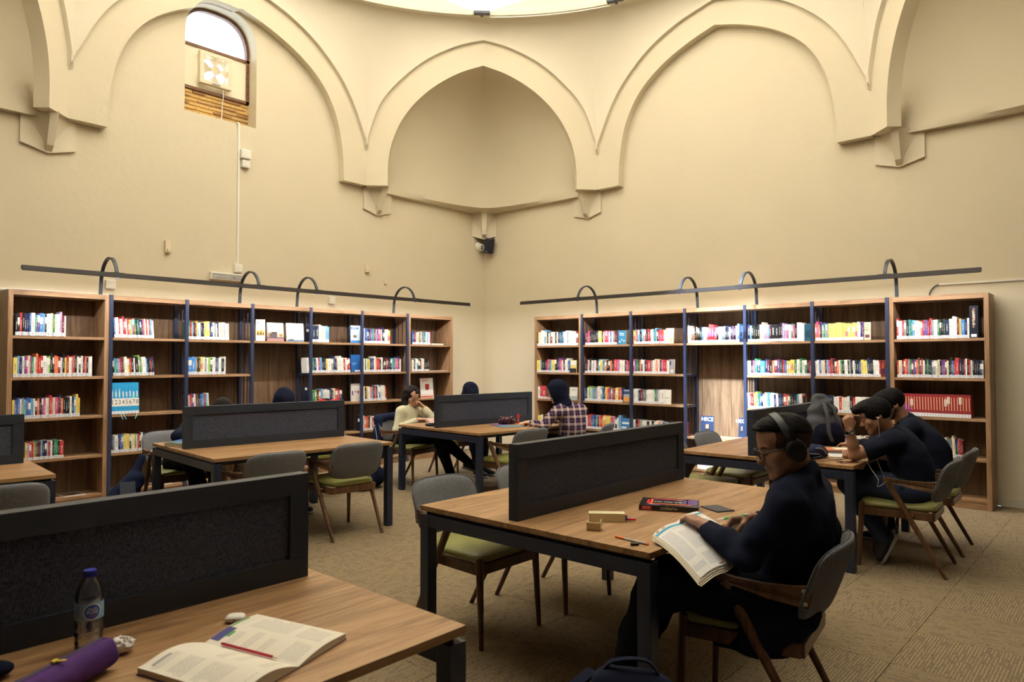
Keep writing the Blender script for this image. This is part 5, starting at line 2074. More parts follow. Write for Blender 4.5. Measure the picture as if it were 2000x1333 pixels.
MAN, MAN_P, MAN_R = root, p, R

# headphones: over-ear, worn
hp = thing('headphones', 'black over-ear headphones worn by the man in the navy sweatshirt', 'headphones', tuple(J['Hd']))
O = hp.location
PP = lambda x, y, z: Vector(p(x, y, z)) - O
for s in (-1, 1):
    mb = MB()
    ax = (PP(s, 0, 0) - PP(0, 0, 0)).normalized()
    c = PP(s * .086, -.012, -.012)
    tilt = Matrix.Identity(4)
    upv = (PP(0, 0, 1) - PP(0, 0, 0)).normalized()
    fw = (PP(0, 1, 0) - PP(0, 0, 0)).normalized()
    def ringp(r, q, off, n=36):
        return [c + ax * off + fw * r * .92 * math.cos(2 * PI * i / n) + upv * q * math.sin(2 * PI * i / n) for i in range(n)]
    def shell(rows, name, mat):
        n = 36
        vs = [v for r in rows for v in r]
        fs = [(k * n + i, k * n + (i + 1) % n, (k + 1) * n + (i + 1) % n, (k + 1) * n + i) for k in range(len(rows) - 1) for i in range(n)]
        fs += [tuple(range(n))[::-1], tuple((len(rows) - 1) * n + i for i in range(n))]
        MB().add(vs, fs).obj(name, mat, hp, 35)
    shell([ringp(.034, .040, -.012), ringp(.040, .046, -.008), ringp(.0425, .0485, .0), ringp(.041, .047, .008)], 'ear_cushion', 'cushion_black' if 'cushion_black' in M else simple('cushion_black', (18, 19, 23), .8) and 'cushion_black')
    shell([ringp(.040, .046, .009), ringp(.0405, .0465, .018), ringp(.037, .043, .026), ringp(.026, .031, .031), ringp(.004, .005, .032)], 'ear_cup', 'headphone_shell' if 'headphone_shell' in M else simple('headphone_shell', (17, 18, 23), .45) and 'headphone_shell')
    MB().ribbon([c + ax * .020 + upv * .030 - fw * .004, c + ax * .022 + upv * .055, c + ax * .016 + upv * .085], .018, .007, side=fw).obj('yoke', 'headphone_shell', hp, 40)
pts = []
for i in range(25):
    a = PI * (i / 24)
    pts.append(PP(.097 * math.cos(a), .012 * math.sin(a) - .004, .030 + .106 * math.sin(a)))
MB().ribbon(pts, .028, .010, side=(PP(0, 1, 0) - PP(0, 0, 0)).normalized()).obj('headband', 'headphone_band' if 'headphone_band' in M else simple('headphone_band', (44, 47, 53), .45) and 'headphone_band', hp, 40)

# the green mechanical pencil in his right hand
tips, th = anch['R']
grip = Vector((tips[0] * .5 + th * .5))
a = Vector((2.885, 1.392, .794))
d = (Vector((2.900, 1.262, .836)) - a).normalized()
pen = thing('mechanical_pencil', 'green mechanical pencil held in the writing hand of the man in headphones', 'pencil', tuple(a))
simple('pen_green', (64, 200, 92), .35)
MB().cyl(d * .0, d * .012, .0008, .0022, 10).obj('pencil_tip', 'chrome', pen, 40)
MB().cyl(d * .012, d * .035, .0040, .0046, 12).obj('pencil_grip', 'chrome', pen, 40)
MB().cyl(d * .035, d * .125, .0046, .0046, 12).obj('pencil_barrel', 'pen_green', pen, 40)
MB().cyl(d * .125, d * .142, .0030, .0026, 10).obj('pencil_button', 'chrome', pen, 40)
sd = d.orthogonal().normalized()
MB().ribbon([d * .085 + sd * .006, d * .124 + sd * .006, d * .124 + sd * .003], .003, .001, side=d.cross(sd)).obj('pencil_clip', 'chrome', pen)

# ---------------- the young man with the watch
J = dict(P=V(5.80, 1.25, .565), HL=V(5.70, 1.27, .55), HR=V(5.90, 1.27, .55), C=V(5.775, 1.285, .80), N=V(5.73, 1.385, .955), SL=V(5.59, 1.345, .905), SR=V(5.925, 1.365, .905),
         EL=V(5.505, 1.575, .797), WL=V(5.45, 1.592, .985), ER=V(5.965, 1.60, .795), WR=V(5.73, 1.655, .80), KL=V(5.68, 1.68, .56), KR=V(5.93, 1.70, .56),
         AL=V(5.66, 1.44, .195), AR=V(5.84, 1.50, .19), Hd=V(5.655, 1.472, 1.085), build=1.0)
hd = head_frame(20, 24)
root, p, R, anch = person('young man in a navy T-shirt wearing a watch and white earphones, fist raised', J, hd, 'skin_tan', 'short', 'navy_tee', 'jeans', .0056, .0085,
                          {'L': dict(f=V(-.10, .05, 1), n=V(-.75, -.5, .1), s=V(.45, -.8, 0), curl=(78, 88, 60), thumb=.7, spread=0, vary=(0, 2, 4, 6)),
                           'R': dict(f=V(-1, .22, .12), n=V(.1, .4, .9), s=V(-.2, .5, .6), curl=(60, 70, 40), thumb=.9, spread=0)},
                          shoe_dirs={'L': (-.25, .35, -.85), 'R': (-.1, .38, -.85)}, folds=.007, seed=8)
hair_cap(root, p, R, J['Hd'], 'hair_black', .013, 'hair', low=-.045, face=(.068, .1, .046), h=.006, fold=.002,
         extra=lambda F: (F.ell(p(0, .05, .09), V(.066, .075, .040), R, .03), F.cap(p(-.03, .112, .080), p(.03, .112, .080), .026, None, .02)))
eyes(root, p, R)
MB().tube([Vector(p(-.015, .097, .020)) - root.location, Vector(p(-.034, .094, .026)) - root.location, Vector(p(-.052, .078, .021)) - root.location], .0034, 6).obj('eyebrow', 'hair_black', root, 60)
# watch
wd = unit(J['WL'] - J['EL'])
wc = J['WL'] - wd * .012
wt = thing('wristwatch', 'dark chronograph watch on the raised wrist of the young man', 'watch', tuple(wc))
simple('watch_strap', (18, 20, 28), .6)
nn = unit(V(-.80, -.50, .05))
nn = unit(nn - wd * float(nn @ wd))
ss = np.cross(wd, nn)
pts = [Vector(nn * .032 * math.cos(2 * PI * i / 24) + ss * .036 * math.sin(2 * PI * i / 24)) for i in range(24)]
mb = MB()
vs, fs = [], []
for i in range(24):
    for k, off in ((1, -.011), (1, .011), (1.07, .011), (1.07, -.011)):
        vs.append(pts[i] * k + Vector(wd) * off)
for i in range(24):
    j = (i + 1) % 24
    for k in range(4):
        l = (k + 1) % 4
        fs.append((i * 4 + k, i * 4 + l, j * 4 + l, j * 4 + k))
mb.add(vs, fs).obj('watch_strap', 'watch_strap', wt, 40)
c = Vector(nn * .032)
MB().cyl(c, c + Vector(nn) * .011, .0225, .0215, 28).obj('watch_case', 'chrome', wt, 40)
MB().cyl(c + Vector(nn) * .0105, c + Vector(nn) * .0115, .0185, None, 28).obj('watch_dial', 'black_plastic', wt, 40)
for u, v in ((.0, .008), (.0, -.008), (.008, 0), (-.008, 0)):
    q = c + Vector(nn) * .0115 + Vector(wd) * u + Vector(ss) * v
    MB().cyl(q, q + Vector(nn) * .0006, .0042, None, 14).obj('sub_dial', 'white_plastic', wt)
# earphones
ep = thing('earphones', 'white wired earphones running from the young man\'s ear to his phone', 'earphones', tuple(p(-.085, -.006, -.012)))
O = ep.location
q0 = Vector(p(-.088, -.004, -.014)) - O
MB().lathe([(.0005, -.006), (.006, -.004), (.0072, .001), (.005, .006), (.0005, .0075)], 14).obj('earbud', 'white_plastic', ep, 50).matrix_local = Matrix.Translation(q0)
L = [q0, Vector(p(-.086, .012, -.05)) - O, Vector(p(-.074, .03, -.11)) - O, Vector((5.60, 1.44, .93)) - O, Vector((5.57, 1.47, .86)) - O, Vector((5.585, 1.43, .72)) - O, Vector((5.60, 1.40, .62)) - O,
     Vector((5.52, 1.43, .585)) - O, Vector((5.50, 1.42, .64)) - O, Vector((5.53, 1.47, .70)) - O, Vector((5.53, 1.505, .757)) - O, Vector((5.485, 1.545, .758)) - O]
def spline(P, m=6):
    out = []
    for i in range(len(P) - 1):
        a, b, c_, d_ = P[max(i - 1, 0)], P[i], P[i + 1], P[min(i + 2, len(P) - 1)]
        for k in range(m):
            t = k / m
            out.append(.5 * ((2 * b) + (c_ - a) * t + (2 * a - 5 * b + 4 * c_ - d_) * t * t + (3 * b - a - 3 * c_ + d_) * t ** 3))
    return out + [P[-1]]
MB().tube(spline(L), .0017, 6).obj('earphone_cable', 'white_plastic', ep, 60)

# ---------------- the bearded man behind him
J = dict(P=V(6.51, 1.25, .565), HL=V(6.41, 1.27, .55), HR=V(6.61, 1.27, .55), C=V(6.49, 1.305, .82), N=V(6.44, 1.44, .99), SL=V(6.29, 1.39, .945), SR=V(6.64, 1.42, .945),
         EL=V(6.17, 1.60, .80), WL=V(6.26, 1.82, .795), ER=V(6.72, 1.60, .80), WR=V(6.58, 1.80, .795), KL=V(6.38, 1.68, .56), KR=V(6.62, 1.70, .56),
         AL=V(6.36, 1.60, .09), AR=V(6.60, 1.62, .09), Hd=V(6.385, 1.545, 1.13), build=1.02)
hd = head_frame(30, 26)
root, p, R, anch = person('bearded man in a black sweater bent over, behind the young man with the watch', J, hd, 'skin_tan', 'long', 'navy_tee', 'black_trousers', .0065, .009,
                          {'L': dict(f=V(.3, .9, -.1), n=V(0, 0, 1), s=V(1, 0, 0)), 'R': dict(f=V(-.4, .9, -.1), n=V(0, 0, 1), s=V(-1, 0, 0))}, folds=.007, seed=12)
hair_cap(root, p, R, J['Hd'], 'hair_black', .013, 'hair', low=-.04, face=(.070, .1, .05), h=.006, fold=.002, extra=lambda F: F.ell(p(0, .055, .088), V(.066, .072, .040), R, .03))
F = Soft(J['Hd'] - .2, J['Hd'] + .2, .006)
for s in (-1, 1):
    F.cap(p(s * .066, .004, -.035), p(s * .045, .055, -.088), .016, .018, .015)
    F.cap(p(s * .045, .055, -.088), p(0, .090, -.104), .017, .020, .015)
F.obj('beard', 'beard', root)

# ---------------- the woman in the cream top
J = dict(P=V(5.585, 6.745, .555), HL=V(5.675, 6.76, .54), HR=V(5.495, 6.73, .54), C=V(5.585, 6.735, .77), N=V(5.595, 6.735, .91), SL=V(5.735, 6.745, .865), SR=V(5.445, 6.715, .865),
         ER=V(5.375, 6.70, .655), WR=V(5.53, 6.46, .785), EL=V(5.765, 6.50, .785), WL=V(5.695, 6.585, .925), KL=V(5.74, 6.36, .56), KR=V(5.68, 6.32, .60),
         AL=V(5.80, 6.18, .09), AR=V(5.93, 6.02, .27), Hd=V(5.605, 6.70, 1.055), build=.86, hs=.96)
hd = head_frame(180, 22)
root, p, R, anch = person('woman with wavy dark hair in a cream top, chin on her hand, writing', J, hd, 'skin_fair', 'long', 'cream_top', 'black_trousers', .0058, .008,
                          {'R': dict(f=V(.55, -.8, .02), n=V(0, 0, 1), s=V(.8, .5, .1), curl=(40, 45, 30), thumb=.8), 'L': dict(f=V(-.50, .40, .60), n=V(.75, -.2, .5), s=V(.2, .6, .2), curl=(45, 60, 40), thumb=.5)},
                          shoe_dirs={'L': (.2, -1, 0), 'R': (.55, -.75, -.25)}, folds=.005, seed=21)
eyes(root, p, R)
def _hair(F):
    for s in (-1, 1):
        F.cap(p(s * .062, -.01, .05), p(s * .080, .005, -.10), .034, .040, .03)
        F.cap(p(s * .080, .005, -.09), p(s * .078, .03, -.165), .038, .026, .03)
    F.cap(p(0, -.07, .0), p(0, -.06, -.15), .070, .062, .04)
F = Soft(J['Hd'] - .27, J['Hd'] + .2, .0065)
F.ell(p(0, -.014, .034), V(.086, .110, .098), R, .01)
_hair(F)
F.folds(.006, 70, 3)
F.ell(p(0, .115, -.025), V(.064, .085, .088), R, .010, 'sub')
F.cap(p(0, .09, -.09), p(0, .13, -.17), .056, .06, .012, 'sub')
F.cap(p(.012, .085, .13), p(.012, -.06, .142), .006, .004, .008, 'sub')
F.obj('hair', 'hair_brown', root, 2)
glasses(root, p, y=.110, z=-.001, r=.0022)
tips, th = anch['R']
a = Vector(tips[0] * .5 + th * .5)
d = Vector((-.45, .35, .75)).normalized()
pn = thing('pen', 'white pen in the hand of the woman in the cream top', 'pen', tuple(a))
MB().cyl(-d * .05, d * .085, .0042, None, 10).obj('pen_barrel', 'white_plastic', pen if False else pn, 40)
MB().cyl(-d * .062, -d * .05, .001, .004, 10).obj('pen_tip', 'chrome', pn, 40)

# ---------------- hijab behind the corner partition
J = dict(P=V(6.56, 6.86, .555), HL=V(6.66, 6.87, .54), HR=V(6.46, 6.87, .54), C=V(6.55, 6.78, .80), N=V(6.54, 6.70, .95), SL=V(6.70, 6.73, .90), SR=V(6.38, 6.72, .90),
         EL=V(6.76, 6.50, .76), WL=V(6.62, 6.32, .79), ER=V(6.32, 6.50, .77), WR=V(6.45, 6.32, .79), KL=V(6.62, 6.48, .56), KR=V(6.44, 6.46, .56),
         AL=V(6.60, 6.40, .09), AR=V(6.42, 6.36, .09), Hd=V(6.545, 6.62, 1.075), build=.9)
root, p, R, anch = person('person in a black hijab, only the crown showing above the corner partition', J, head_frame(170, 44), 'skin_fair', 'long', 'hijab_navy', 'black_trousers', .008, .01,
                          {'L': dict(f=V(-.5, -.8, 0), n=V(0, 0, 1), s=V(-1, 0, 0)), 'R': dict(f=V(.5, -.8, 0), n=V(0, 0, 1), s=V(1, 0, 0))}, shoe_dir=(0, -1, 0), seed=31)
hijab(root, p, R, J['Hd'], J['N'], hole=False)

# ---------------- plaid shirt
pm = NT('plaid_cloth', .9, spec=.1)
_v = pm.coord()
_px, _py, _pz = pm.sep(_v)
_u = pm.math('ADD', pm.math('MULTIPLY', _px, .80), pm.math('MULTIPLY', _py, -.60))
def stripes(x, per, w, off=0.0):
    fr = pm.math('FRACT', pm.math('ADD', pm.math('MULTIPLY', x, 1 / per), off + 50))
    return pm.math('LESS_THAN', pm.math('ABSOLUTE', pm.math('SUBTRACT', fr, .5)), w)
su, sv = stripes(_u, .078, .15), stripes(_pz, .082, .15)
tu, tv = stripes(_u, .078, .03), stripes(_pz, .082, .03)
nu_, nv_ = stripes(_u, .078, .05, .5), stripes(_pz, .082, .05, .5)
c = pm.mix(pm.math('MULTIPLY', pm.math('ADD', su, sv), .5), lin((28, 30, 62)), lin((216, 190, 184)))
c = pm.mix(pm.math('MULTIPLY', pm.math('MAXIMUM', nu_, nv_), .4), c, lin((140, 90, 110)))
c = pm.mix(pm.math('MULTIPLY', pm.math('MAXIMUM', tu, tv), .45), c, lin((90, 60, 80)))
pm.base(c)
M['plaid_cloth'] = pm.m
J = dict(P=V(6.40, 4.83, .56), HL=V(6.30, 4.86, .545), HR=V(6.48, 4.80, .545), C=V(6.40, 4.83, .80), N=V(6.345, 4.895, .985), SL=V(6.17, 4.89, .915), SR=V(6.55, 4.80, .915),
         EL=V(6.035, 4.945, .765), WL=V(6.065, 5.165, .782), ER=V(6.62, 4.98, .77), WR=V(6.50, 5.20, .79), KL=V(6.22, 5.22, .56), KR=V(6.42, 5.24, .56),
         AL=V(6.20, 5.30, .09), AR=V(6.40, 5.32, .09), Hd=V(6.295, 4.965, 1.145), build=.95)
root, p, R, anch = person('woman in a plaid shirt and black hijab reaching across the table, back to the lens', J, head_frame(38, 20), 'skin_fair', 'long', 'plaid_cloth', 'black_trousers', .006, .0085,
                          {'L': dict(f=V(-.72, .60, .02), n=V(.1, .1, 1), s=V(.6, .8, -.1), curl=(22, 34, 22), thumb=.3, spread=7), 'R': dict(f=V(-.4, .9, 0), n=V(0, 0, 1), s=V(-1, 0, 0))}, folds=.007, seed=41)
hijab(root, p, R, J['Hd'], J['N'], back=False)
glasses(root, p, y=.112, z=-.002)

# ---------------- tracksuit, behind the middle partition
J = dict(P=V(2.93, 6.80, .555), HL=V(3.03, 6.80, .54), HR=V(2.83, 6.80, .54), C=V(2.98, 6.70, .76), N=V(3.05, 6.61, .90), SL=V(3.22, 6.62, .865), SR=V(2.87, 6.64, .875),
         EL=V(3.32, 6.42, .775), WL=V(3.14, 6.30, .785), ER=V(2.715, 6.515, .80), WR=V(2.92, 6.37, .79), KL=V(3.00, 6.42, .56), KR=V(2.80, 6.40, .56),
         AL=V(3.0, 6.2, .09), AR=V(2.82, 6.1, .09), Hd=V(3.145, 6.535, 1.0), build=.95)
root, p, R, anch = person('person in a navy tracksuit top with dark hair, head down behind the middle partition', J, head_frame(190, 35), 'skin_fair', 'long', 'navy_jersey', 'black_trousers', .0075, .009,
                          {'R': dict(f=V(.8, -.5, 0), n=V(0, 0, 1), s=V(.4, .8, 0)), 'L': dict(f=V(-.8, -.5, 0), n=V(0, 0, 1), s=V(-.4, .8, 0))}, shoe_dir=(0, -1, 0), seed=51)
hair_cap(root, p, R, J['Hd'], 'hair_brown', .015, 'hair', low=-.08, face=(.06, .1, .03), h=.0065, fold=.003)
# white printed flashes on the sleeve
rg = random.Random(5)
mb = MB()
for i in range(9):
    t = .25 + .07 * i
    q = Vector(J['SR'] * (1 - t) + J['ER'] * t) - root.location
    mb.box(-.012, .012, -.002, .002, -.004, .004, Matrix.Translation(q + Vector((-.012, -.063 + .004 * i, .006 * rg.uniform(-1, 1)))) @ Matrix.Rotation(rg.uniform(-.6, .6), 4, 'Y'))
mb.obj('sleeve_print', 'print_white', root)

# ---------------- hijab with red, behind the middle partition
J = dict(P=V(3.72, 6.78, .555), HL=V(3.82, 6.78, .54), HR=V(3.62, 6.78, .54), C=V(3.74, 6.70, .78), N=V(3.78, 6.63, .94), SL=V(3.95, 6.64, .90), SR=V(3.61, 6.66, .90),
         EL=V(4.0, 6.42, .775), WL=V(3.85, 6.25, .785), ER=V(3.55, 6.43, .775), WR=V(3.68, 6.26, .785), KL=V(3.80, 6.42, .56), KR=V(3.62, 6.40, .56),
         AL=V(3.8, 6.2, .09), AR=V(3.62, 6.2, .09), Hd=V(3.80, 6.56, 1.075), build=.92)
root, p, R, anch = person('person in a black hijab and red top, crown showing above the middle partition', J, head_frame(180, 42), 'skin_fair', 'long', 'red_cloth', 'black_trousers', .0078, .009,
                          {'L': dict(f=V(-.5, -.8, 0), n=V(0, 0, 1), s=V(-1, 0, 0)), 'R': dict(f=V(.5, -.8, 0), n=V(0, 0, 1), s=V(1, 0, 0))}, shoe_dir=(0, -1, 0), seed=61)
hijab(root, p, R, J['Hd'], J['N'], hole=False)
# ================================================================== things on the near table
def page_mat(name, cols=2, band=None, seed=0.0, paper=(232, 228, 218), ink=(172, 170, 168)):
    """Printed page in its own UV: text lines in columns, ragged blocks, an optional coloured head band."""
    t = NT(name, .7, spec=.2)
    uv = t.n('ShaderNodeUVMap').outputs[0]
    u, v, _ = t.sep(uv)
    rows = 46
    line = t.math('LESS_THAN', t.math('FRACT', t.math('MULTIPLY', v, rows)), .42)
    cu = t.math('FRACT', t.math('MULTIPLY', u, cols))
    colm = t.math('MULTIPLY', t.math('GREATER_THAN', cu, .09), t.math('LESS_THAN', cu, .91))
    cx = t.n('ShaderNodeCombineXYZ')
    t.put(cx.inputs[0], t.math('MULTIPLY', u, 60))
    t.put(cx.inputs[1], t.math('FLOOR', t.math('MULTIPLY', v, rows)))
    cx.inputs[2].default_value = seed
    wn = t.math('GREATER_THAN', t.noise(cx.outputs[0], 1.0, 0), .40)
    c2 = t.n('ShaderNodeCombineXYZ')
    t.put(c2.inputs[0], t.math('FLOOR', t.math('MULTIPLY', u, cols * 1.0)))
    t.put(c2.inputs[1], t.math('FLOOR', t.math('MULTIPLY', v, 12)))
    c2.inputs[2].default_value = seed + 3
    wh = t.n('ShaderNodeTexWhiteNoise')
    t.put(wh.inputs[0], c2.outputs[0])
    blk = t.math('GREATER_THAN', wh.outputs[0], .34)
    rag = t.math('LESS_THAN', cu, t.math('ADD', .62, t.math('MULTIPLY', wh.outputs[0], .4)))
    inner = t.math('MULTIPLY', t.math('GREATER_THAN', v, .06), t.math('LESS_THAN', v, .86 if band else .93))
    m = line
    for q in (colm, wn, blk, rag, inner):
        m = t.math('MULTIPLY', m, q)
    c = t.mix(t.math('MULTIPLY', m, .8), lin(paper), lin(ink))
    if band:
        bm_ = t.math('MULTIPLY', t.math('GREATER_THAN', v, .895), t.math('LESS_THAN', v, .945))
        c = t.mix(bm_, c, lin(band))
        b2 = t.math('MULTIPLY', t.math('MULTIPLY', t.math('GREATER_THAN', v, .02), t.math('LESS_THAN', v, .045)), t.math('GREATER_THAN', u, .8))
        c = t.mix(b2, c, lin(band))
    t.base(c)
    M[name] = t.m


def sheet(name, fn, nu, nv, mat, parent, thick=.0, label=None):
    """Curved sheet with UV; fn(u, v) -> point."""
    mb = MB().grid(fn, nu, nv)
    me = mb.mesh(name, mat, None)
    uvl = me.uv_layers.new(name='UVMap')
    for p in me.polygons:
        for li in p.loop_indices:
            vi = me.loops[li].vertex_index
            uvl.data[li].uv = ((vi % (nu + 1)) / nu, (vi // (nu + 1)) / nv)
    me.polygons.foreach_set('use_smooth', [True] * len(me.polygons))
    return link(name, me, parent, label)


page_mat('page_print_a', 2, None, 1.0, (226, 220, 208))
page_mat('page_print_b', 2, None, 5.0, (226, 220, 208))
page_mat('page_print_c', 2, (64, 152, 186), 9.0, (226, 226, 226), (138, 144, 172))
simple('page_edges', (206, 200, 188), .9, .1)

TZ = .75
# open textbook: spine runs towards the lens side of the table
ob = thing('open_textbook', 'thick open textbook with printed pages beside the white earphone case', 'book', (.883, 1.675, TZ), math.radians(0))
sp = Vector((.0425, -.155, 0))        # along the gutter (half of it)
acr = Vector((-.115, -.075, 0))     # from the gutter out over the near page


def bpage(side, u, v, lift=.0):
    # u: 0 at the gutter to 1 at the fore edge, v along the gutter
    wv = (-1 if side < 0 else 1)
    base = sp * (1 - 2 * v)
    q = u
    hgt = (.004 + .024 * math.sin(PI * min(1, q * 1.25) * .5) * (1 - .55 * q)) if q > 0 else .004
    if side < 0:
        hgt += .010 * math.sin(PI * min(1, q * 1.1))
    a_ = Vector((-.195, -.058, 0)) if side < 0 else Vector((.188, .068, 0))
    return base + a_ * (q * (1 - .05 * q)) + Vector((0, 0, hgt + lift))


for side, mt in ((-1, 'page_print_a'), (1, 'page_print_b')):
    sheet('open_page', lambda u, v, s=side: bpage(s, u, v, .0012), 18, 8, mt, ob)
    mb = MB()
    n = 14
    for v in (0, 1):
        top = [bpage(side, i / n, v) for i in range(n + 1)]
        bot = [Vector((p.x, p.y, .002)) for p in top]
        mb.add(top + bot, [(i, i + 1, n + 2 + i, n + 1 + i) for i in range(n)])
    top = [bpage(side, 1, v / 8) for v in range(9)]
    bot = [Vector((p.x, p.y, .002)) for p in top]
    mb.add(top + bot, [(i, i + 1, 10 + i, 9 + i) for i in range(8)])
    full = [bpage(side, i / n, j / 4) for j in range(5) for i in range(n + 1)]
    mb.add(full, [(j * (n + 1) + i, j * (n + 1) + i + 1, (j + 1) * (n + 1) + i + 1, (j + 1) * (n + 1) + i) for j in range(4) for i in range(n)])
    mb.obj('page_block', 'page_edges', ob, 50)
    # cover board under the pages
    c4 = [bpage(side, 0, 0), bpage(side, 1.02, 0), bpage(side, 1.02, 1), bpage(side, 0, 1)]
    MB().add([Vector((p.x, p.y, z)) for z in (0, .0022) for p in c4], [(3, 2, 1, 0), (4, 5, 6, 7), (0, 1, 5, 4), (1, 2, 6, 5), (2, 3, 7, 6), (3, 0, 4, 7)]).obj('book_board', simple('board_purple', (58, 44, 92), .5) if 'board_purple' not in M else 'board_purple', ob)
# printed blue-and-green corner of the far page, red pencil in the gutter
simple('print_indigo', (62, 62, 122), .6)
simple('print_green', (86, 150, 84), .6)
def strip(side, u0, u1, v0, v1, mat, lift=.0018):
    MB().grid(lambda a, b: bpage(side, u0 + (u1 - u0) * a, v0 + (v1 - v0) * b, lift), 6, 3).obj('page_print', mat, ob, 60)
strip(1, .08, .42, .90, .995, 'print_indigo')
strip(1, .20, .34, .86, .90, 'print_green')
strip(1, .42, .80, .965, .99, 'print_green')
strip(-1, .62, .90, .90, .93, 'print_grey')
# flip the v sense: v = 1 lies away from the lens
rp = thing('red_pencil', 'slim red pencil lying in the gutter of the open textbook', 'pencil', (.883 + .004, 1.675, TZ + .012))
a, b = Vector((-.028, .10, 0)), Vector((.018, -.075, 0))
simple('pencil_red', (170, 40, 60), .4)
d_ = (b - a).normalized()
MB().cyl(a, b, .0036, None, 6).obj('pencil_barrel', 'pencil_red', rp)
MB().cyl(b, b + d_ * .018, .0036, .0006, 8).obj('pencil_tip', 'page_paper', rp)

# white earphone charging case
ec = thing('earphone_case', 'small white rounded earphone charging case lying beside the open textbook', 'earphone case', (.972, 1.928, TZ), math.radians(-38))
MB().pillow(.027, .0225, .0106, 3.4, 10, 44, lambda x, y, z: (x, y, z + .0106), 2.6).obj('case_shell', 'white_plastic', ec, 60, weld=True)
MB().tube([Vector((.0272 * math.copysign(abs(math.cos(w)) ** .59, math.cos(w)), .0227 * math.copysign(abs(math.sin(w)) ** .59, math.sin(w)), .0122)) for w in [2 * PI * i / 48 for i in range(48)]], .0004, 5, closed=True).obj('lid_seam', 'print_grey', ec)
MB().box(-.003, .003, -.0232, -.0222, .0105, .013).obj('status_light', 'black_plastic', ec)

# water bottle
wb = thing('water_bottle', 'clear plastic water bottle with blue cap and round label', 'bottle', (.622, 2.004, TZ))
clear_mat('bottle_plastic', (.93, .95, .97), .22, .08)
prof = [(.001, .004), (.020, .002), (.0295, .006), (.0315, .014), (.0318, .030), (.0300, .034), (.0318, .038), (.0318, .052), (.0300, .056), (.0318, .060), (.0318, .074), (.0305, .079), (.0315, .084),
        (.0315, .130), (.0318, .134), (.0305, .150), (.026, .168), (.019, .182), (.0135, .190), (.0130, .198)]
MB().lathe(prof, 40).obj('bottle_body', 'bottle_plastic', wb, 40)
clear_mat('water', (.92, .94, .95), .16, .02)
MB().lathe([(.0005, .006), (.019, .006), (.0285, .009), (.0300, .016), (.0300, .066), (.0005, .0665)], 40).obj('water', 'water', wb, 40)
simple('cap_blue', (28, 44, 150), .4)
cap_ = MB().lathe([(.0005, .2075), (.0138, .2075), (.0148, .206), (.0148, .192), (.0140, .1905), (.0005, .1905)], 36)
for i in range(36):
    w = 2 * PI * i / 36
    cap_.box(-.0004, .0008, -.0005, .0005, .193, .205, Matrix.Rotation(w, 4, 'Z') @ Matrix.Translation((.0148, 0, 0)))
cap_.obj('bottle_cap', 'cap_blue', wb, 40)
simple('label_sky', (126, 172, 208), .4)
simple('label_blue', (30, 84, 170), .4)
n = 40
lab = MB().lathe([(.0321, .088), (.0321, .130)], 40).obj('paper_label', 'label_sky', wb, 60)
ang = math.atan2(-2.004, -.622) + .22
def on_label(a0, h, r=.0323):
    return Vector((r * math.cos(ang + a0), r * math.sin(ang + a0), h))
def disc(r_, rad, mat, nm):
    mb = MB()
    pts = [on_label(0, .109, r_)] + [on_label(math.cos(2 * PI * i / 32) * rad / .032, .109 + math.sin(2 * PI * i / 32) * rad, r_) for i in range(32)]
    mb.add(pts, [(0, 1 + i, 1 + (i + 1) % 32) for i in range(32)])
    # the fan is bent over the cylinder in rings
    mb = MB()
    K = 6
    vs = [on_label(0, .109, r_)]
    for k in range(1, K + 1):
        vs += [on_label(math.cos(2 * PI * i / 32) * rad * k / K / .032, .109 + math.sin(2 * PI * i / 32) * rad * k / K, r_) for i in range(32)]
    fs = [(0, 1 + i, 1 + (i + 1) % 32) for i in range(32)]
    for k in range(K - 1):
        fs += [(1 + k * 32 + i, 1 + (k + 1) * 32 + i, 1 + (k + 1) * 32 + (i + 1) % 32, 1 + k * 32 + (i + 1) % 32) for i in range(32)]
    return mb.add(vs, fs).obj(nm, mat, lab, 60)
disc(.0324, .0205, 'white_plastic', 'label_ring')
disc(.0326, .0182, 'label_blue', 'label_disc')
for body, hh, sz, mt in (('Nestlé', .1165, .0075, 'print_white'), ('PURE', .108, .0115, 'print_white'), ('LIFE', .0985, .0085, 'print_red')):
    t_ = text('label_lettering', body, sz, mt, lab, Matrix.Identity(4))
    for v in t_.data.vertices:
        p_ = on_label(v.co.x / .0326, hh + v.co.y, .0329)
        v.co = p_
# band text on the turned side of the label
for k in range(5):
    mb = MB().grid(lambda u, v, k=k: on_label(-1.35 + .45 * u, .097 + k * .006 + .002 * v, .0324), 6, 1)
    mb.obj('label_print', 'label_blue', lab)

# crumpled tissue
rg = np.random.RandomState(2)
ct = V(.672, 1.935, TZ + .021)
F = Soft(ct - .06, ct + .06, .0018)
F.ell(ct, V(.034, .026, .020), None, .004)
for i in range(30):
    d = unit(rg.normal(size=3))
    F.cap(ct + d * .014, ct + d * V(.036, .028, .021), .006, .0025, .004)
for i in range(26):
    d = unit(rg.normal(size=3))
    F.cap(ct + d * V(.026, .021, .017), ct + unit(rg.normal(size=3)) * .05, .003, .005, .003, 'sub')
F.half(V(0, 0, TZ + .0012), V(0, 0, -1), .001)
simple('tissue', (226, 222, 220), .9, .1)
tag(F.obj('crumpled_wrapper', 'tissue'), 'crumpled white paper wrapper lying beside the water bottle', 'paper')

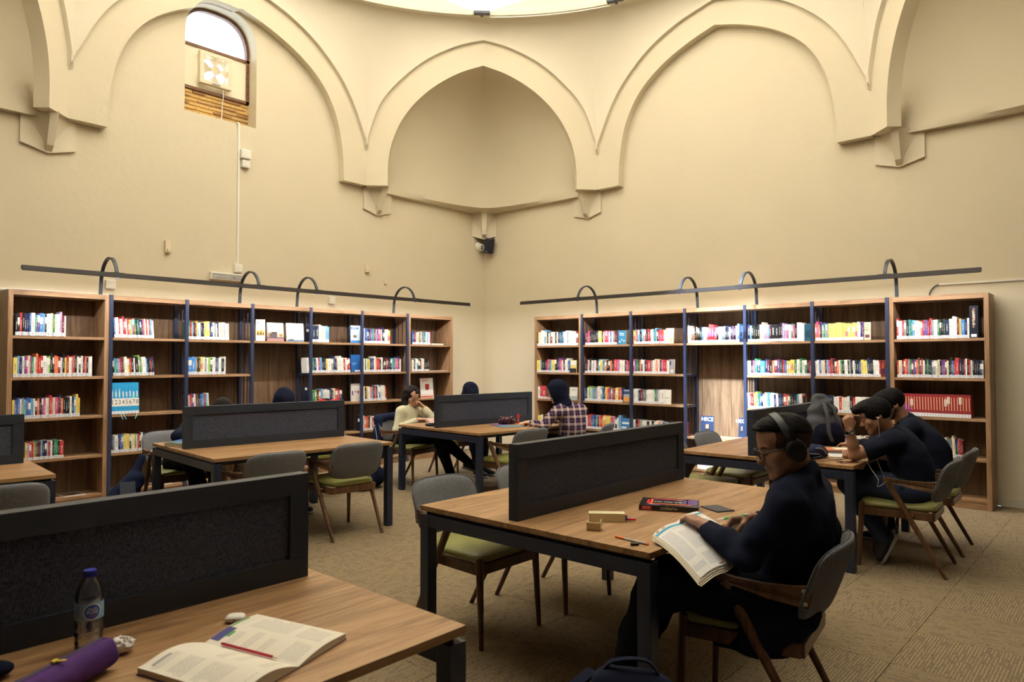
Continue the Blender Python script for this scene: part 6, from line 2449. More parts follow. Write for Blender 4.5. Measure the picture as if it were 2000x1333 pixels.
# purple pencil case with a zip, cut by the picture's lower edge
pc = thing('pencil_case', 'purple cylindrical pencil case with a yellow zip pull', 'pencil case', (.49, 1.755, TZ))
cloth_mat('purple_cloth', (64, 38, 92), (82, 52, 112), 500, .8)
a, b = V(.615, 1.865, TZ + .040), V(.30, 1.665, TZ + .040)
F = Soft(np.minimum(a, b) - .07, np.maximum(a, b) + .07, .004)
F.cap(a, b, .036, .038, .01)
for e, o_ in ((a, unit(a - b)), (b, unit(b - a))):
    F.half(e + o_ * .006, o_, .012)
F.folds(.0022, 90, 4)
F.half(V(0, 0, TZ + .001), V(0, 0, -1), .004)
F.obj('case_body', 'purple_cloth', pc, 1)
dv = Vector(unit(b - a))
zl = [Vector((a * (1 - t) + b * t)) + Vector((0, 0, .037)) - pc.location for t in (.02, .3, .6, .95)]
MB().ribbon(zl, .010, .0022, side=(dv.y, -dv.x, 0)).obj('zip_tape', simple('zip_dark', (40, 26, 60), .7), pc)
q = zl[1].lerp(zl[2], .35) + Vector((.0, -.0, .003))
MB().box(-.007, .007, -.004, .004, 0, .004, Matrix.Translation(q) @ Matrix.Rotation(.55, 4, 'Z')).box(.005, .022, -.003, .003, .0, .002, Matrix.Translation(q) @ Matrix.Rotation(-.5, 4, 'Z')).obj('zip_pull', simple('zip_yellow', (214, 190, 60), .5), pc)
# corner of a dark cloth thing at the picture's edge
F = Soft(V(.30, 1.93, TZ - .02), V(.50, 2.06, TZ + .12), .005)
F.ell(V(.395, 2.0, TZ + .02), V(.07, .035, .024), None, .01)
F.folds(.004, 70, 8)
F.half(V(0, 0, TZ + .001), V(0, 0, -1), .004)
tag(F.obj('folded_cloth', 'hijab_navy', None, 1), 'crumpled dark navy cloth at the picture edge behind the purple pencil case', 'cloth')

# ================================================================== things on the headphone man's table
# open pen box, lying on its side, with its loose cap
pbx = thing('pen_box', 'open cream plastic pen box lying on its side by the partition', 'box', (2.72, 1.855, TZ), math.radians(-53))
simple('cream_plastic', (222, 214, 178), .45)
L_, W_, H_, t_ = .165, .055, .038, .0022
mb = MB()
mb.box(-L_ / 2, L_ / 2, -W_ / 2, W_ / 2, 0, t_).box(-L_ / 2, L_ / 2, -W_ / 2, -W_ / 2 + t_, t_, H_).box(-L_ / 2, L_ / 2, W_ / 2 - t_, W_ / 2, t_, H_).box(-L_ / 2, L_ / 2, -W_ / 2, W_ / 2, H_ - t_, H_).box(-L_ / 2, -L_ / 2 + t_, -W_ / 2 + t_, W_ / 2 - t_, t_, H_ - t_)
mb.obj('box_shell', 'cream_plastic', pbx, None, .0008)
for k, (y, z, rgb, ln, nm) in enumerate(((-.012, .011, (210, 50, 58), .05, 'red'), (.006, .011, (60, 130, 190), .028, 'blue'), (.004, .022, (40, 120, 90), .012, 'green'), (-.008, .024, (190, 40, 70), .008, 'pink'))):
    o = thing('felt_pen', '%s felt pen sticking out of the cream pen box' % nm, 'pen', (0, 0, 0), 0, 'felt pens in the cream box')
    mw = Matrix.Translation(pbx.location) @ Matrix.Rotation(math.radians(-53), 4, 'Z') @ Matrix.Translation((L_ / 2 - .10 + ln, y, z))
    o.matrix_world = mw
    simple('pen_' + nm, rgb, .4)
    MB().cyl((-.03, 0, 0), (.065, 0, 0), .0048, None, 12).obj('pen_barrel', 'black_plastic' if nm == 'red' else 'pen_' + nm, o, 40)
    MB().cyl((.065, 0, 0), (.10, 0, 0), .0056, .0052, 12).obj('pen_cap', 'pen_' + nm, o, 40)
cp_ = thing('box_cover', 'loose cream lid of the pen box lying open side up', 'lid', (2.545, 1.80, TZ), math.radians(25))
mb = MB()
W2, L2 = .030, .024
o_ = [(-L2, -W2, 0), (L2, -W2, 0), (L2, W2, 0), (-L2, W2, 0)]
mb.box(-L2, L2, -W2, W2, 0, .0025).box(-L2, -L2 + .0022, -W2, W2, .0025, .036).box(-L2, L2, -W2, -W2 + .0022, .0025, .034).box(-L2, L2, W2 - .0022, W2, .0025, .03)
mb.obj('lid_shell', 'cream_plastic', cp_, None, .0008)
cp_.rotation_euler = (0, math.radians(-14), math.radians(25))
cp_.location.z = TZ + .0065

# orange fineliner and a small black pencil sharpener
fp = thing('fineliner', 'orange and silver fineliner pen lying near the table edge', 'pen', (2.475, 1.565, TZ + .0052))
a, b = Vector((.010, .085, 0)), Vector((-.008, -.082, 0))
d_ = (b - a).normalized()
simple('pen_orange', (232, 110, 40), .4)
simple('pen_silver', (176, 178, 184), .35)
MB().cyl(a, a + d_ * .045, .0052, .0052, 12).obj('pen_cap', 'pen_orange', fp, 40)
MB().cyl(a + d_ * .045, b - d_ * .012, .0046, .0046, 12).obj('pen_barrel', 'pen_silver', fp, 40)
MB().cyl(b - d_ * .012, b, .0048, .0044, 12).obj('pen_end', 'pen_orange', fp, 40)
tag(MB().box(-.017, .017, -.008, .008, 0, .011, Matrix.Translation((2.432, 1.525, TZ)) @ Matrix.Rotation(-.9, 4, 'Z')).obj('eraser', 'black_plastic', None, None, .003), 'small black eraser lying beside the orange fineliner', 'eraser')

# black exam book: spine towards the lens
xb = thing('exam_book', 'thick black exam book with red flashes on its cover, spine lettered in white', 'book', (3.02, 1.868, TZ), math.atan2(1.585 - 1.868, 3.155 - 3.02))
w_, d2, h2 = .285, .20, .026
simple('exam_black', (26, 25, 32), .3)
MB().box(0, w_, 0, .0015, 0, h2).box(0, w_, 0, d2, 0, .0012).box(0, w_, 0, d2, h2 - .0012, h2).obj('cover', 'exam_black', xb, None, .0004)
MB().box(.001, w_ - .001, .0015, d2 - .002, .0012, h2 - .0012).obj('page_block', 'page_paper', xb)
simple('exam_red', (196, 40, 52), .4)
simple('exam_purple', (84, 54, 124), .4)
simple('exam_orange', (232, 110, 60), .4)
simple('exam_grey', (188, 188, 196), .4)
fz = Matrix.Rotation(PI / 2, 4, 'X')
MB().box(.012, .062, -.0006, 0, .004, h2 - .004).obj('spine_print', 'exam_red', xb)
text('spine_title', 'TYT', .019, 'print_white', xb, Matrix.Translation((.037, -.0010, h2 / 2)) @ fz)
text('spine_title', 'COĞRAFYA', .017, 'print_white', xb, Matrix.Translation((.145, -.0006, h2 / 2)) @ fz, squeeze=.9)
# cover art: red and orange flashes round a grey title block (title upside down from here)
tp = lambda x, y: Matrix.Translation((x, y, h2 + .0006)) @ Matrix.Rotation(PI, 4, 'Z')
for (x0, x1, y0, y1, mt) in ((.045, .06, .04, .18, 'exam_orange'), (.05, .22, .165, .182, 'exam_red'), (.06, .25, .045, .058, 'exam_orange'), (.05, .20, .15, .156, 'exam_purple'), (.03, .05, .06, .15, 'exam_red'), (.04, .10, .018, .038, 'exam_purple'), (.21, .275, .06, .19, 'exam_purple'), (.225, .23, .06, .19, 'exam_red')):
    MB().box(x0, x1, y0, y1, h2, h2 + .0004).obj('cover_print', mt, xb)
for x, s_ in ((.085, 'SO'), (.135, 'RU'), (.185, 'BA')):
    text('cover_title', s_, .042, 'exam_grey', xb, tp(x, .105), squeeze=.8)
text('cover_title', 'TYT', .018, 'print_white', xb, tp(.07, .028))
text('cover_title', 'TEST', .016, 'print_white', xb, tp(.19, .172))
tag(MB().box(.0, .10, .0, .14, 0, .006, Matrix.Translation((3.22, 1.55, TZ)) @ Matrix.Rotation(-.5, 4, 'Z')).obj('notebook', simple('notebook_dark', (34, 36, 48), .5), None, None, .001), 'thin dark notebook under the far end of the black exam book', 'notebook')

# the exam booklet: a spread of loose sheets from the table edge down to his lap
eb = thing('exam_booklet', 'white exam booklet with blue heading bands, sloping from the table to his lap', 'booklet', (2.60, 1.38, .74))
O = eb.location
TL, TR, BL, BR = Vector((2.525, 1.498, .781)), Vector((2.955, 1.522, .803)), Vector((2.408, 1.232, .684)), Vector((2.825, 1.225, .702))
def bk(u, v, off=(0, 0), dz=0, rot=0):
    u2, v2 = u + off[0], v + off[1]
    a_ = TL.lerp(TR, u2)
    b_ = BL.lerp(BR, u2)
    p_ = b_.lerp(a_, v2)
    sag = .018 * math.sin(PI * v2) + .010 * math.sin(PI * min(1, max(0, u2 * 2 if u2 < .5 else (1 - u2) * 2)))
    return p_ + Vector((0, 0, sag + dz)) - O
sheet('page', lambda u, v: bk(u * .5, v, (0.01, 0), .0), 12, 12, 'page_print_c', eb)
sheet('page', lambda u, v: bk(.5 + u * .5, v, (0.01, 0), .0), 12, 12, 'page_print_c', eb)
for k, (ox, oy, dz) in enumerate(((-.012, -.006, -.003), (-.03, -.02, -.007), (-.045, -.035, -.012), (-.02, -.05, -.016))):
    sheet('under_page', lambda u, v: bk(u, v, (ox, oy), dz), 12, 8, 'page_paper', eb)
simple('tab_orange', (200, 120, 84), .6)
for u0, v0, mt in ((.05, .955, 'tab_orange'), (.17, .955, 'tab_orange'), (.46, .02, 'tab_orange')):
    MB().grid(lambda a, b: bk(u0 + .05 * a, v0 + .03 * b, (0, 0), .0012), 2, 2).obj('page_print', mt, eb)

# ================================================================== things on the far tables
# grey rucksack leaning on the partition
def cloth_blob(name, mat, parent, prims, lo, hi, h=.009, fold=.006, fr=40, seed=1, cuts=(), relax=1):
    F = Soft(lo, hi, h)
    for q in prims:
        getattr(F, q[0])(*q[1:])
    F.folds(fold, fr, seed)
    for q in cuts:
        F.half(*q)
    return F.obj(name, mat, parent, relax)


cloth_mat('rucksack_grey', (70, 72, 80), (92, 94, 102), 300)
cloth_mat('rucksack_dark', (22, 26, 44), (32, 36, 56), 300)
rk = thing('backpack', 'grey roll-top backpack standing on the table against the partition', 'backpack', (6.42, 2.075, TZ))
c = np.array(rk.location, np.float32)
lo, hi = c + V(-.3, -.3, -.02), c + V(.3, .3, .60)
cloth_blob('bag_body', 'rucksack_grey', rk, [('cap', c + V(-.075, .055, .10), c + V(.065, -.045, .10), .085, .085, .03), ('cap', c + V(-.075, .055, .20), c + V(.06, -.04, .20), .080, .080, .03), ('cap', c + V(-.07, .055, .30), c + V(.045, -.03, .29), .070, .066, .03), ('cap', c + V(-.065, .055, .37), c + V(.02, -.005, .37), .048, .046, .03), ('cap', c + V(-.06, .055, .425), c + V(.0, .015, .42), .026, .024, .03)], lo, hi, .008, .011, 30, 5, [(c + V(0, 0, .06), V(0, 0, -1), .01)])
cloth_blob('bag_base', 'rucksack_dark', rk, [('cap', c + V(-.075, .055, .06), c + V(.065, -.045, .06), .092, .092, .03), ('cap', c + V(-.10, .02, .12), c + V(.02, -.085, .11), .060, .060, .03), ('cap', c + V(-.09, .02, .17), c + V(.0, -.07, .16), .056, .056, .03)], lo, hi, .008, .006, 34, 6, [(c + V(0, 0, .003), V(0, 0, -1), .01), (c + V(0, 0, .205), V(0, 0, 1), .012)])
MB().ribbon([Vector(q) for q in ((-.03, .04, .42), (-.075, -.02, .35), (-.10, -.05, .26), (-.10, -.06, .12), (-.07, -.08, .04))], .032, .006, side=(.6, -.8, 0)).obj('shoulder_strap', 'rucksack_grey', rk, 50)
MB().ribbon([Vector(q) for q in ((-.01, .0, .40), (-.02, -.075, .33), (-.015, -.10, .24), (.0, -.115, .10))], .030, .006, side=(.8, -.5, 0)).obj('shoulder_strap', 'rucksack_grey', rk, 50)
MB().ribbon([Vector(q) for q in ((-.055, .09, .43), (-.062, .095, .475), (-.045, .088, .485), (-.03, .08, .44))], .02, .004, side=(.3, .2, .9)).obj('grab_loop', 'rucksack_grey', rk, 50)

pch = thing('pouch', 'navy zipped pouch with a loose grey strap lying in front of the backpack', 'bag', (5.50, 1.845, TZ))
cloth_mat('pouch_navy', (38, 44, 72), (52, 58, 88), 300)
c = np.array(pch.location, np.float32)
cloth_blob('bag_body', 'pouch_navy', pch, [('cap', c + V(-.09, .04, .05), c + V(.07, .0, .05), .055, .042, .03), ('cap', c + V(-.02, .02, .06), c + V(.09, -.02, .03), .05, .03, .03)], c + V(-.25, -.2, -.01), c + V(.25, .2, .2), .006, .007, 46, 7, [(c + V(0, 0, .002), V(0, 0, -1), .01)])
MB().tube(spline([Vector(q) for q in ((-.08, -.02, .085), (-.02, -.035, .082), (.03, -.05, .06), (.05, -.055, .035))]), .0025, 6).obj('piping', 'white_plastic', pch, 50)
MB().ribbon([Vector(q) for q in ((-.13, -.02, .02), (-.10, -.07, .03), (-.06, -.11, .012), (.0, -.14, .004), (.05, -.17, .004))], .026, .003).obj('strap', 'rucksack_grey', pch, 50)
MB().ribbon([Vector(q) for q in ((-.15, .0, .05), (-.13, -.06, .05), (-.10, -.09, .02))], .03, .006).obj('strap', 'rucksack_grey', pch, 50)
ph = thing('phone', 'rose gold phone lying screen down at the table edge by the raised elbow', 'phone', (5.415, 1.60, TZ), math.radians(-42))
simple('rose_gold', (176, 140, 132), .3, .5, .7)
MB().box(-.07, .07, -.034, .034, 0, .0075).obj('phone_body', 'rose_gold', ph, None, .003)
MB().box(-.066, .066, -.031, .031, .0075, .0079).obj('phone_screen', simple('screen_dark', (16, 16, 20), .1), ph)
o = thing('worksheet', 'white worksheet pad under the young man\'s raised elbow', 'paper', (5.76, 1.68, TZ), math.radians(-66))
MB().box(-.15, .15, -.10, .10, 0, .009).obj('paper_block', 'page_paper', o)
sheet('printed_page', lambda u, v: Vector((-.15 + .3 * u, -.10 + .2 * v, .0095)), 2, 2, 'page_print_c', o)
o = thing('thick_book', 'thick pale book with an orange cover edge lying beneath a white page', 'book', (6.02, 1.84, TZ), math.radians(-60))
simple('book_lilac', (150, 146, 160), .5)
MB().box(-.14, .14, -.10, .10, 0, .022).obj('page_block', 'book_lilac', o)
MB().box(-.142, .142, -.102, .102, .022, .024).obj('cover', 'tab_orange', o)
tag(MB().box(-.10, .10, -.07, .07, 0, .003, Matrix.Translation((6.05, 1.80, TZ + .025)) @ Matrix.Rotation(-.9, 4, 'Z')).obj('loose_page', 'page_paper'), 'white page lying on the thick pale book', 'paper')

# corner table
o = thing('spectacle_case', 'dark hard glasses case lying by the partition in front of the woman in cream', 'case', (5.30, 5.985, TZ), math.radians(-20))
MB().pillow(.075, .032, .019, 3.5, 8, 36, lambda x, y, z: (x, y, z + .019), 3).obj('case_body', simple('case_dark', (28, 31, 44), .5), o, 60, weld=True)
MB().box(-.05, .05, -.025, .025, .037, .042).obj('white_cloth', 'page_paper', o)
nb = thing('open_notebook', 'dark notebook held half open in front of the woman in cream', 'notebook', (5.50, 6.16, TZ), math.radians(-10))
MB().grid(lambda u, v: Vector((-.09 + .18 * u, -.09 + .14 * v, .004 + .075 * v * (1 - .2 * v))), 6, 6).obj('cover', 'case_dark', nb)
MB().grid(lambda u, v: Vector((-.088 + .176 * u, -.088 + .136 * v, .009 + .072 * v * (1 - .2 * v))), 6, 6).obj('page', simple('page_pink', (196, 160, 160), .8), nb)
MB().box(-.09, .09, -.20, -.09, 0, .006).obj('page_block', 'page_paper', nb)
gs = thing('glue_stick', 'red glue stick standing on the corner table', 'glue stick', (6.20, 5.475, TZ))
MB().cyl((0, 0, 0), (0, 0, .075), .014, None, 20).obj('tube', 'print_red', gs, 40)
MB().cyl((0, 0, .076), (0, 0, .108), .0145, .0140, 20).obj('cap', simple('glue_cap', (214, 52, 30), .35), gs, 40)
MB().lathe([(.0143, .022), (.0143, .058)], 20).obj('label_band', simple('glue_band', (150, 30, 40), .4), gs)
for k in range(3):
    MB().box(-.0155, -.0142, -.004, .004, .026 + k * .01, .033 + k * .01, Matrix.Rotation(.75, 4, 'Z')).obj('label_print', 'print_white', gs)
pb_ = thing('pencil_pouch', 'dark floral pencil pouch lying by the partition on the corner table', 'pencil case', (6.02, 5.50, TZ))
fm = NT('floral_cloth', .8, spec=.15)
_n = fm.noise(fm.coord(), 55, 2)
_c = fm.ramp(_n, [(.45, lin((24, 26, 44))), (.58, lin((110, 50, 54))), (.66, lin((120, 140, 150)))])
fm.base(_c)
M['floral_cloth'] = fm.m
c = np.array(pb_.location, np.float32)
cloth_blob('pouch_body', 'floral_cloth', pb_, [('cap', c + V(-.06, .02, .045), c + V(.07, -.03, .045), .045, .045, .03)], c + V(-.2, -.2, -.01), c + V(.2, .2, .15), .006, .006, 60, 3, [(c + V(0, 0, .002), V(0, 0, -1), .01)])
MB().tube(spline([Vector(q) for q in ((-.06, .02, .09), (-.02, .005, .112), (.0, -.0, .10), (.06, -.03, .092))]), .002, 6).obj('zip', 'black_plastic', pb_)
tag(MB().box(-.10, .10, -.07, .07, 0, .005, Matrix.Translation((5.93, 5.52, TZ)) @ Matrix.Rotation(-.3, 4, 'Z')).obj('purple_notebook', simple('notebook_purple', (120, 92, 160), .5), None, None, .001), 'thin purple notebook under the floral pouch', 'notebook')
tag(MB().box(-.14, .14, -.10, .10, 0, .006, Matrix.Translation((5.86, 5.29, TZ)) @ Matrix.Rotation(-.5, 4, 'Z')).obj('blue_notebook', simple('notebook_teal', (96, 132, 150), .5), None, None, .001), 'grey blue notebook lying under the reaching hand', 'notebook')
tag(MB().box(-.15, .15, -.10, .10, 0, .018, Matrix.Translation((6.33, 5.36, TZ)) @ Matrix.Rotation(.25, 4, 'Z')).obj('paper_pile', 'page_paper', None, None, .001), 'pile of white sheets beside the elbow of the woman in plaid', 'paper')
tag(MB().box(-.06, .06, -.03, .03, 0, .02, Matrix.Translation((6.30, 5.56, TZ)) @ Matrix.Rotation(-.1, 4, 'Z')).obj('dark_case', 'case_dark', None, None, .004), 'flat dark case lying behind the red glue stick', 'case')

# middle table, left end
o = thing('green_workbook', 'thick green workbook lying on the table beside the navy sleeve', 'book', (2.66, 6.18, TZ), math.radians(-64))
simple('workbook_green', (52, 86, 66), .4)
MB().box(-.15, .15, -.10, .10, .002, .026).obj('page_block', 'page_paper', o)
MB().box(-.152, .152, -.102, .102, .026, .028).box(-.152, .152, -.102, .102, 0, .002).box(.05, .152, -.104, -.102, 0, .028).obj('cover', 'workbook_green', o)
MB().box(-.10, .08, -.07, .08, .028, .0284).obj('cover_print', 'notebook_teal', o)
o = thing('blue_magazine', 'blue and white magazine lying on the green workbook', 'magazine', (2.74, 6.27, TZ + .029), math.radians(-50))
MB().box(-.14, .14, -.10, .10, 0, .006).obj('page_block', 'page_paper', o)
MB().box(-.14, .05, -.09, .09, .006, .0064).obj('cover_print', 'label_blue', o)
tag(MB().box(-.09, .09, -.06, .06, 0, .003, Matrix.Translation((2.80, 6.02, TZ)) @ Matrix.Rotation(-.4, 4, 'Z')).obj('note_sheet', 'page_paper'), 'white note sheet poking out by the end of the middle partition', 'paper')

# ================================================================== bags on the floor and on chairs
cloth_mat('bag_black', (15, 18, 32), (26, 30, 48), 240)
cloth_mat('bag_navy', (18, 24, 46), (30, 37, 62), 240)
simple('bag_sheen', (74, 80, 96), .35)
fb = thing('backpack', 'black backpack sagging on the carpet under the near end of the headphone man\'s table', 'backpack', (2.06, 1.30, 0))
c = np.array(fb.location, np.float32)
cloth_blob('bag_body', 'bag_black', fb, [('cap', c + V(-.09, .10, .13), c + V(.10, -.10, .13), .13, .13, .06), ('cap', c + V(-.07, .09, .22), c + V(.08, -.08, .22), .135, .12, .06), ('cap', c + V(-.05, .06, .38), c + V(.06, -.06, .36), .075, .065, .05)], c + V(-.36, -.36, -.02), c + V(.36, .36, .6), .010, .009, 26, 11, [(c + V(0, 0, .003), V(0, 0, -1), .01)])
cloth_blob('front_pocket', 'bag_navy', fb, [('cap', c + V(-.14, .0, .14), c + V(.0, -.15, .14), .10, .10, .04), ('cap', c + V(-.125, .02, .22), c + V(.02, -.13, .22), .085, .085, .04)], c + V(-.4, -.4, -.02), c + V(.3, .3, .5), .010, .006, 30, 12, [(c + V(0, 0, .004), V(0, 0, -1), .01)])
pts = [Vector((-.19 + .035 * 0, .03, .10))]
zp = [Vector(q) for q in ((-.20, .06, .08), (-.215, .05, .22), (-.17, .0, .305), (-.075, -.095, .31), (.0, -.18, .25), (.02, -.20, .12))]
MB().tube(spline(zp), .005, 6).obj('zip', 'bag_sheen', fb, 50)
MB().ribbon(spline([Vector(q) for q in ((-.07, .08, .43), (-.05, .05, .475), (.03, -.03, .475), (.06, -.07, .42))]), .026, .006).obj('grab_loop', 'bag_black', fb, 50)
MB().ribbon(spline([Vector(q) for q in ((-.05, .13, .42), (-.16, .16, .36), (-.22, .14, .24), (-.21, .13, .10))]), .05, .010).obj('shoulder_strap', 'bag_black', fb, 50)

lb = thing('backpack', 'dark backpack with a glossy printed panel leaning on the middle table\'s leg', 'backpack', (2.42, 6.86, 0))
c = np.array(lb.location, np.float32)
cloth_blob('bag_body', 'bag_navy', lb, [('cap', c + V(-.06, .0, .14), c + V(.08, .0, .14), .13, .13, .06), ('cap', c + V(-.03, .0, .24), c + V(.06, .0, .40), .125, .085, .06), ('cap', c + V(.05, .02, .40), c + V(.13, .02, .60), .05, .03, .04)], c + V(-.34, -.3, -.02), c + V(.34, .3, .75), .009, .010, 32, 14, [(c + V(0, 0, .003), V(0, 0, -1), .01)])
MB().grid(lambda u, v: Vector((-.10 + .13 * u, -.135 - .02 * math.sin(PI * u) + .03 * v, .26 + .15 * v)), 6, 6).obj('glossy_panel', 'bag_sheen', lb, 50)
MB().tube(spline([Vector(q) for q in ((-.16, -.06, .12), (-.17, -.08, .05), (-.15, -.10, .015))]), .004, 6).obj('zip_pull', 'black_plastic', lb)

mbk = thing('backpack', 'black backpack standing on the carpet behind the two empty chairs\' table', 'backpack', (4.98, 6.72, 0))
c = np.array(mbk.location, np.float32)
cloth_blob('bag_body', 'bag_navy', mbk, [('cap', c + V(-.10, -.04, .13), c + V(.10, .04, .13), .13, .13, .06), ('cap', c + V(-.04, .0, .22), c + V(.08, .02, .40), .13, .08, .06)], c + V(-.34, -.3, -.02), c + V(.34, .3, .62), .010, .010, 30, 15, [(c + V(0, 0, .003), V(0, 0, -1), .01)])
MB().ribbon(spline([Vector(q) for q in ((.05, -.10, .44), (-.04, -.15, .34), (-.12, -.15, .18), (-.14, -.12, .05))]), .045, .010).obj('shoulder_strap', 'bag_black', mbk, 50)
MB().ribbon(spline([Vector(q) for q in ((.06, .0, .46), (.08, .0, .50), (.11, .01, .50), (.12, .02, .45))]), .022, .005).obj('grab_loop', 'bag_black', mbk, 50)

ct_ = thing('coat', 'dark navy coat hanging over the chair back of the woman in cream', 'coat', (5.50, 7.0, .5))
c = V(5.50, 6.995, .0)
al_ = unit(V(-.98, -.17, 0))
ot = unit(V(-.17, .98, 0))
F = Soft(V(4.98, 6.6, .18), V(6.05, 7.40, .98), .010)
F.cap(c + al_ * .20 + V(0, 0, .79), c - al_ * .20 + V(0, 0, .79), .045, .045, .04)
F.cap(c + al_ * .21 + ot * .0 + V(0, 0, .76), c + al_ * .23 - ot * .03 + V(0, 0, .36), .055, .065, .05)
F.cap(c + al_ * .1 + ot * .05 + V(0, 0, .76), c + al_ * .1 + ot * .05 + V(0, 0, .34), .06, .07, .06)
F.cap(c - al_ * .1 + ot * .05 + V(0, 0, .76), c - al_ * .1 + ot * .05 + V(0, 0, .40), .06, .07, .05)
F.folds(.008, 24, 19)
F.obj('coat_body', 'bag_navy', ct_, 1)
MB().cyl((.0, 0, 0), (.004, -.006, .0), .009, None, 12).obj('button', 'chrome', ct_, 40).matrix_local = Matrix.Translation(Vector(c + al_ * .275 - ot * .01 + V(0, 0, .70)) - ct_.location)
MB().tube(spline([Vector(c + al_ * .275 - ot * .01 + V(0, 0, .70)) - ct_.location, Vector(c + al_ * .285 - ot * .05 + V(0, 0, .60)) - ct_.location, Vector(c + al_ * .285 - ot * .07 + V(0, 0, .45)) - ct_.location]), .002, 6).obj('drawcord', 'white_plastic', ct_)

rb_ = thing('backpack', 'red and black backpack whose top shows above the middle partition', 'backpack', (4.36, 6.66, .44))
c = V(4.36, 6.66, 0)
cloth_blob('bag_body', 'bag_black', rb_, [('cap', c + V(-.06, 0, .62), c + V(.10, 0, .62), .12, .12, .05), ('cap', c + V(-.05, 0, .90), c + V(.09, 0, .90), .115, .11, .05)], c + V(-.35, -.3, .40), c + V(.35, .3, 1.2), .009, .005, 30, 16, [(c + V(0, 0, .455), V(0, 0, -1), .01)])
cloth_blob('bag_top', 'red_cloth', rb_, [('cap', c + V(-.05, -.01, .965), c + V(.11, -.01, .965), .105, .10, .05)], c + V(-.35, -.3, .40), c + V(.35, .3, 1.2), .009, .003, 30, 17, [(c + V(0, 0, .96), V(0, 0, -1), .01)])
MB().ribbon(spline([Vector(q) for q in ((.0, -.10, .52), (.0, -.085, .60), (.0, .0, .632), (.0, .09, .60))]), .05, .012, side=(1, 0, 0)).obj('webbing', 'bag_black', rb_, 50)
chair(4.36, 6.78, 176, 'armchair behind the middle partition with the red and black backpack on it')

# ================================================================== fittings on the walls
fan = thing('wall_fan', 'square white extractor fan mounted on the window board', 'fan', (fcx, YB - .013, fcz))
MB().box(-.205, .205, -.10, -.03, -.205, -.155).box(-.205, .205, -.10, -.03, .155, .205).box(-.205, -.155, -.10, -.03, -.155, .155).box(.155, .205, -.10, -.03, -.155, .155).obj('housing', 'ivory_plastic', fan, None, .004)
mb = MB()
for k in range(17):
    x = -.155 + .31 * k / 16
    mb.box(x - .0022, x + .0022, -.098, -.09, -.155, .155)
tag(mb.obj('grille', 'ivory_plastic', fan), kind='stuff')
MB().cyl((0, -.09, 0), (0, -.05, 0), .055, .05, 20).obj('motor', 'ivory_plastic', fan, 40)
for k in range(4):
    mb = MB().grid(lambda u, v: Vector(((.045 + .11 * u) * math.cos(k * PI / 2 + (v - .5) * (.5 + .5 * u)), -.06 + (v - .5) * .03, (.045 + .11 * u) * math.sin(k * PI / 2 + (v - .5) * (.5 + .5 * u)))), 5, 4)
    mb.obj('fan_blade', 'ivory_plastic', fan, 50)
MB().box(-.05, .05, -.106, -.10, -.195, -.175).obj('name_plate', 'print_grey', fan)
MB().tube([Vector(q) for q in ((.11, -.06, -.205), (.112, -.06, -.30), (.112, -.03, -.42), (.112, -.012, -.62))], .006, 6).obj('cord', 'white_plastic', fan)

cdt = thing('cable_conduit', 'white cable trunking running down the wall from the window', 'conduit', (4.255, WY, 3.6))
MB().box(-.011, .011, -.018, 0, -.90, .90).obj('trunking', 'white_plastic', cdt)
MB().box(-.03, .011, -.018, 0, .90, .915).obj('trunking', 'white_plastic', cdt)
def wallbox(name, label, x, z, w, h, d=.04, cat='box', mat='white_plastic', group=None):
    o = thing(name, label, cat, (x, WY, z), 0, group)
    MB().box(-w / 2, w / 2, -d, 0, -h / 2, h / 2).obj('housing', mat, o, None, .006)
    MB().box(-w / 2 + .012, w / 2 - .012, -d - .003, -d, -h / 2 + .012, h / 2 - .012).obj('cover_plate', mat, o, None, .002)
    return o
wallbox('fuse_box', 'white fuse box on the cable trunking, the upper of two', 4.335, 4.125, .125, .115, .06)
wallbox('wall_socket', 'small white socket just under the fuse box on the tall wall', 4.34, 4.0, .10, .095, .05, 'socket')
wallbox('junction_box', 'white junction box at the foot of the cable trunking', 4.255, 2.655, .10, .105, .045)
wallbox('wall_switch', 'white square switch on the wall behind the first hoop arm', 2.79, 2.335, .10, .10, .035, 'switch')
wallbox('wall_switch', 'white square switch on the wall between the third and fourth hoop arms', 5.64, 2.34, .10, .10, .035, 'switch')
em = thing('emergency_light', 'low white emergency light with a grid lens on the wall above the shelves', 'light', (4.10, WY, 2.535))
MB().box(-.20, .20, -.05, 0, -.045, .045).obj('housing', 'white_plastic', em, None, .006)
mb = MB()
for i in range(15):
    for j in range(2):
        mb.box(-.185 + i * .0255, -.165 + i * .0255, -.053, -.05, -.034 + j * .036, -.004 + j * .036)
tag(mb.obj('lens_cell', 'print_grey', em), kind='stuff')
for x, z, nm in ((3.395, 2.83, 'first'), (6.25, 2.865, 'second')):
    o = thing('wall_bracket', 'small cream wall bracket above the window-side shelves, %s of two' % nm, 'bracket', (x, WY, z), 0, 'old cream wall brackets')
    MB().box(-.03, .03, -.03, 0, -.075, .075).obj('back_plate', 'ivory_plastic', o, None, .004)
    MB().box(-.012, .02, -.06, -.03, -.07, -.03).obj('hook', 'ivory_plastic', o, None, .003)
o = thing('wall_stub', 'tiny cream wall fitting low beside the second bracket', 'bracket', (6.585, WY, 2.675))
MB().box(-.02, .02, -.03, 0, -.03, .03).obj('stub_body', 'ivory_plastic', o, None, .004)
MB().tube(spline([Vector((4.29, WY - .02, 2.69)), Vector((4.33, WY - .03, 2.70)), Vector((4.34, WY - .02, 2.74)), Vector((4.33, WY - .012, 2.77))]), .004, 6)

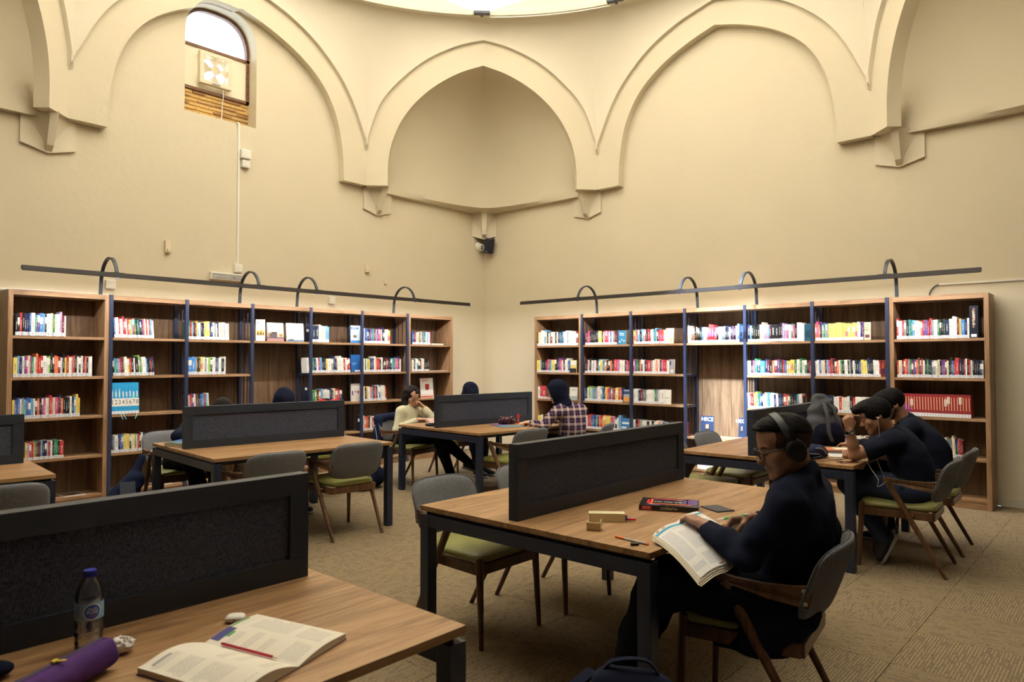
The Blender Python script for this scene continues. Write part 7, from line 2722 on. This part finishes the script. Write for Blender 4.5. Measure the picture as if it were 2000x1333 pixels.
# dome camera and loudspeaker in the corner
cm = thing('security_camera', 'small white dome security camera in the corner under the console', 'camera', (8.60, WY, 3.455))
MB().lathe([(.0005, 0), (.075, 0), (.078, .02), (.07, .035), (.0005, .037)], 28).obj('base', 'white_plastic', cm, 50).matrix_local = Matrix.Rotation(PI / 2, 4, 'X')
fd = Vector((-.25, -.9, -.25)).normalized()
MB().lathe([(.0005, -.03), (.04, -.028), (.055, -.005), (.055, .02), (.048, .035), (.0005, .037)], 26).obj('eyeball', 'white_plastic', cm, 50).matrix_local = Matrix.Translation((.0, -.055, -.01)) @ fd.to_track_quat('Z', 'Y').to_matrix().to_4x4()
for k in (-1, 1):
    MB().cyl((0, k * .017, .036), (0, k * .017, .040), .015, None, 16).obj('lens', 'black_plastic', cm, 40).matrix_local = Matrix.Translation((.0, -.055, -.01)) @ fd.to_track_quat('Z', 'Y').to_matrix().to_4x4()
MB().box(.055, .125, -.05, 0, -.045, .03).obj('cable_box', 'white_plastic', cm, None, .005)
spk = thing('loudspeaker', 'black wall loudspeaker tilted down in the corner under the console', 'loudspeaker', (WX, 8.27, 3.46))
mw = Matrix.Translation((-.10, 0, 0)) @ Matrix.Rotation(math.radians(32), 4, 'Z') @ Matrix.Rotation(math.radians(-15), 4, 'Y') @ Matrix.Rotation(math.radians(10), 4, 'X')
MB().box(-.075, .065, -.075, .075, -.13, .12).obj('cabinet', 'black_plastic', spk, None, .012).matrix_local = mw
MB().box(-.081, -.075, -.066, .066, -.12, .11).obj('grille', simple('grille_dark', (22, 25, 40), .7), spk, None, .003).matrix_local = mw
MB().box(-.083, -.081, .01, .045, -.105, -.09).obj('badge', 'print_grey', spk).matrix_local = mw
MB().tube([Vector((-.06, -.02, .03)), Vector((-.03, -.03, .04)), Vector((0, -.03, .06))], .014, 8).obj('bracket', 'ivory_plastic', spk)

# trunking and cable on the bare wall
tr = thing('wall_trunking', 'white horizontal cable trunking on the bare wall above the end bookcase', 'conduit', (WX, .2, 2.315))
MB().box(-.016, 0, -1.4, 1.42, -.010, .010).obj('trunking', 'white_plastic', tr)
MB().tube(spline([Vector((-.01, 1.42, 0)), Vector((-.012, 1.46, -.02)), Vector((-.014, 1.50, -.07)), Vector((-.016, 1.52, -.15)), Vector((-.018, 1.525, -.19))]), .006, 6).obj('cable', 'arc_navy', tr, 50)
tl = thing('wall_trunking', 'white cable trunking running behind the near bookcase', 'conduit', (1.2, WY, 2.215))
MB().box(-1.6, 1.6, -.016, 0, -.010, .010).obj('trunking', 'white_plastic', tl)
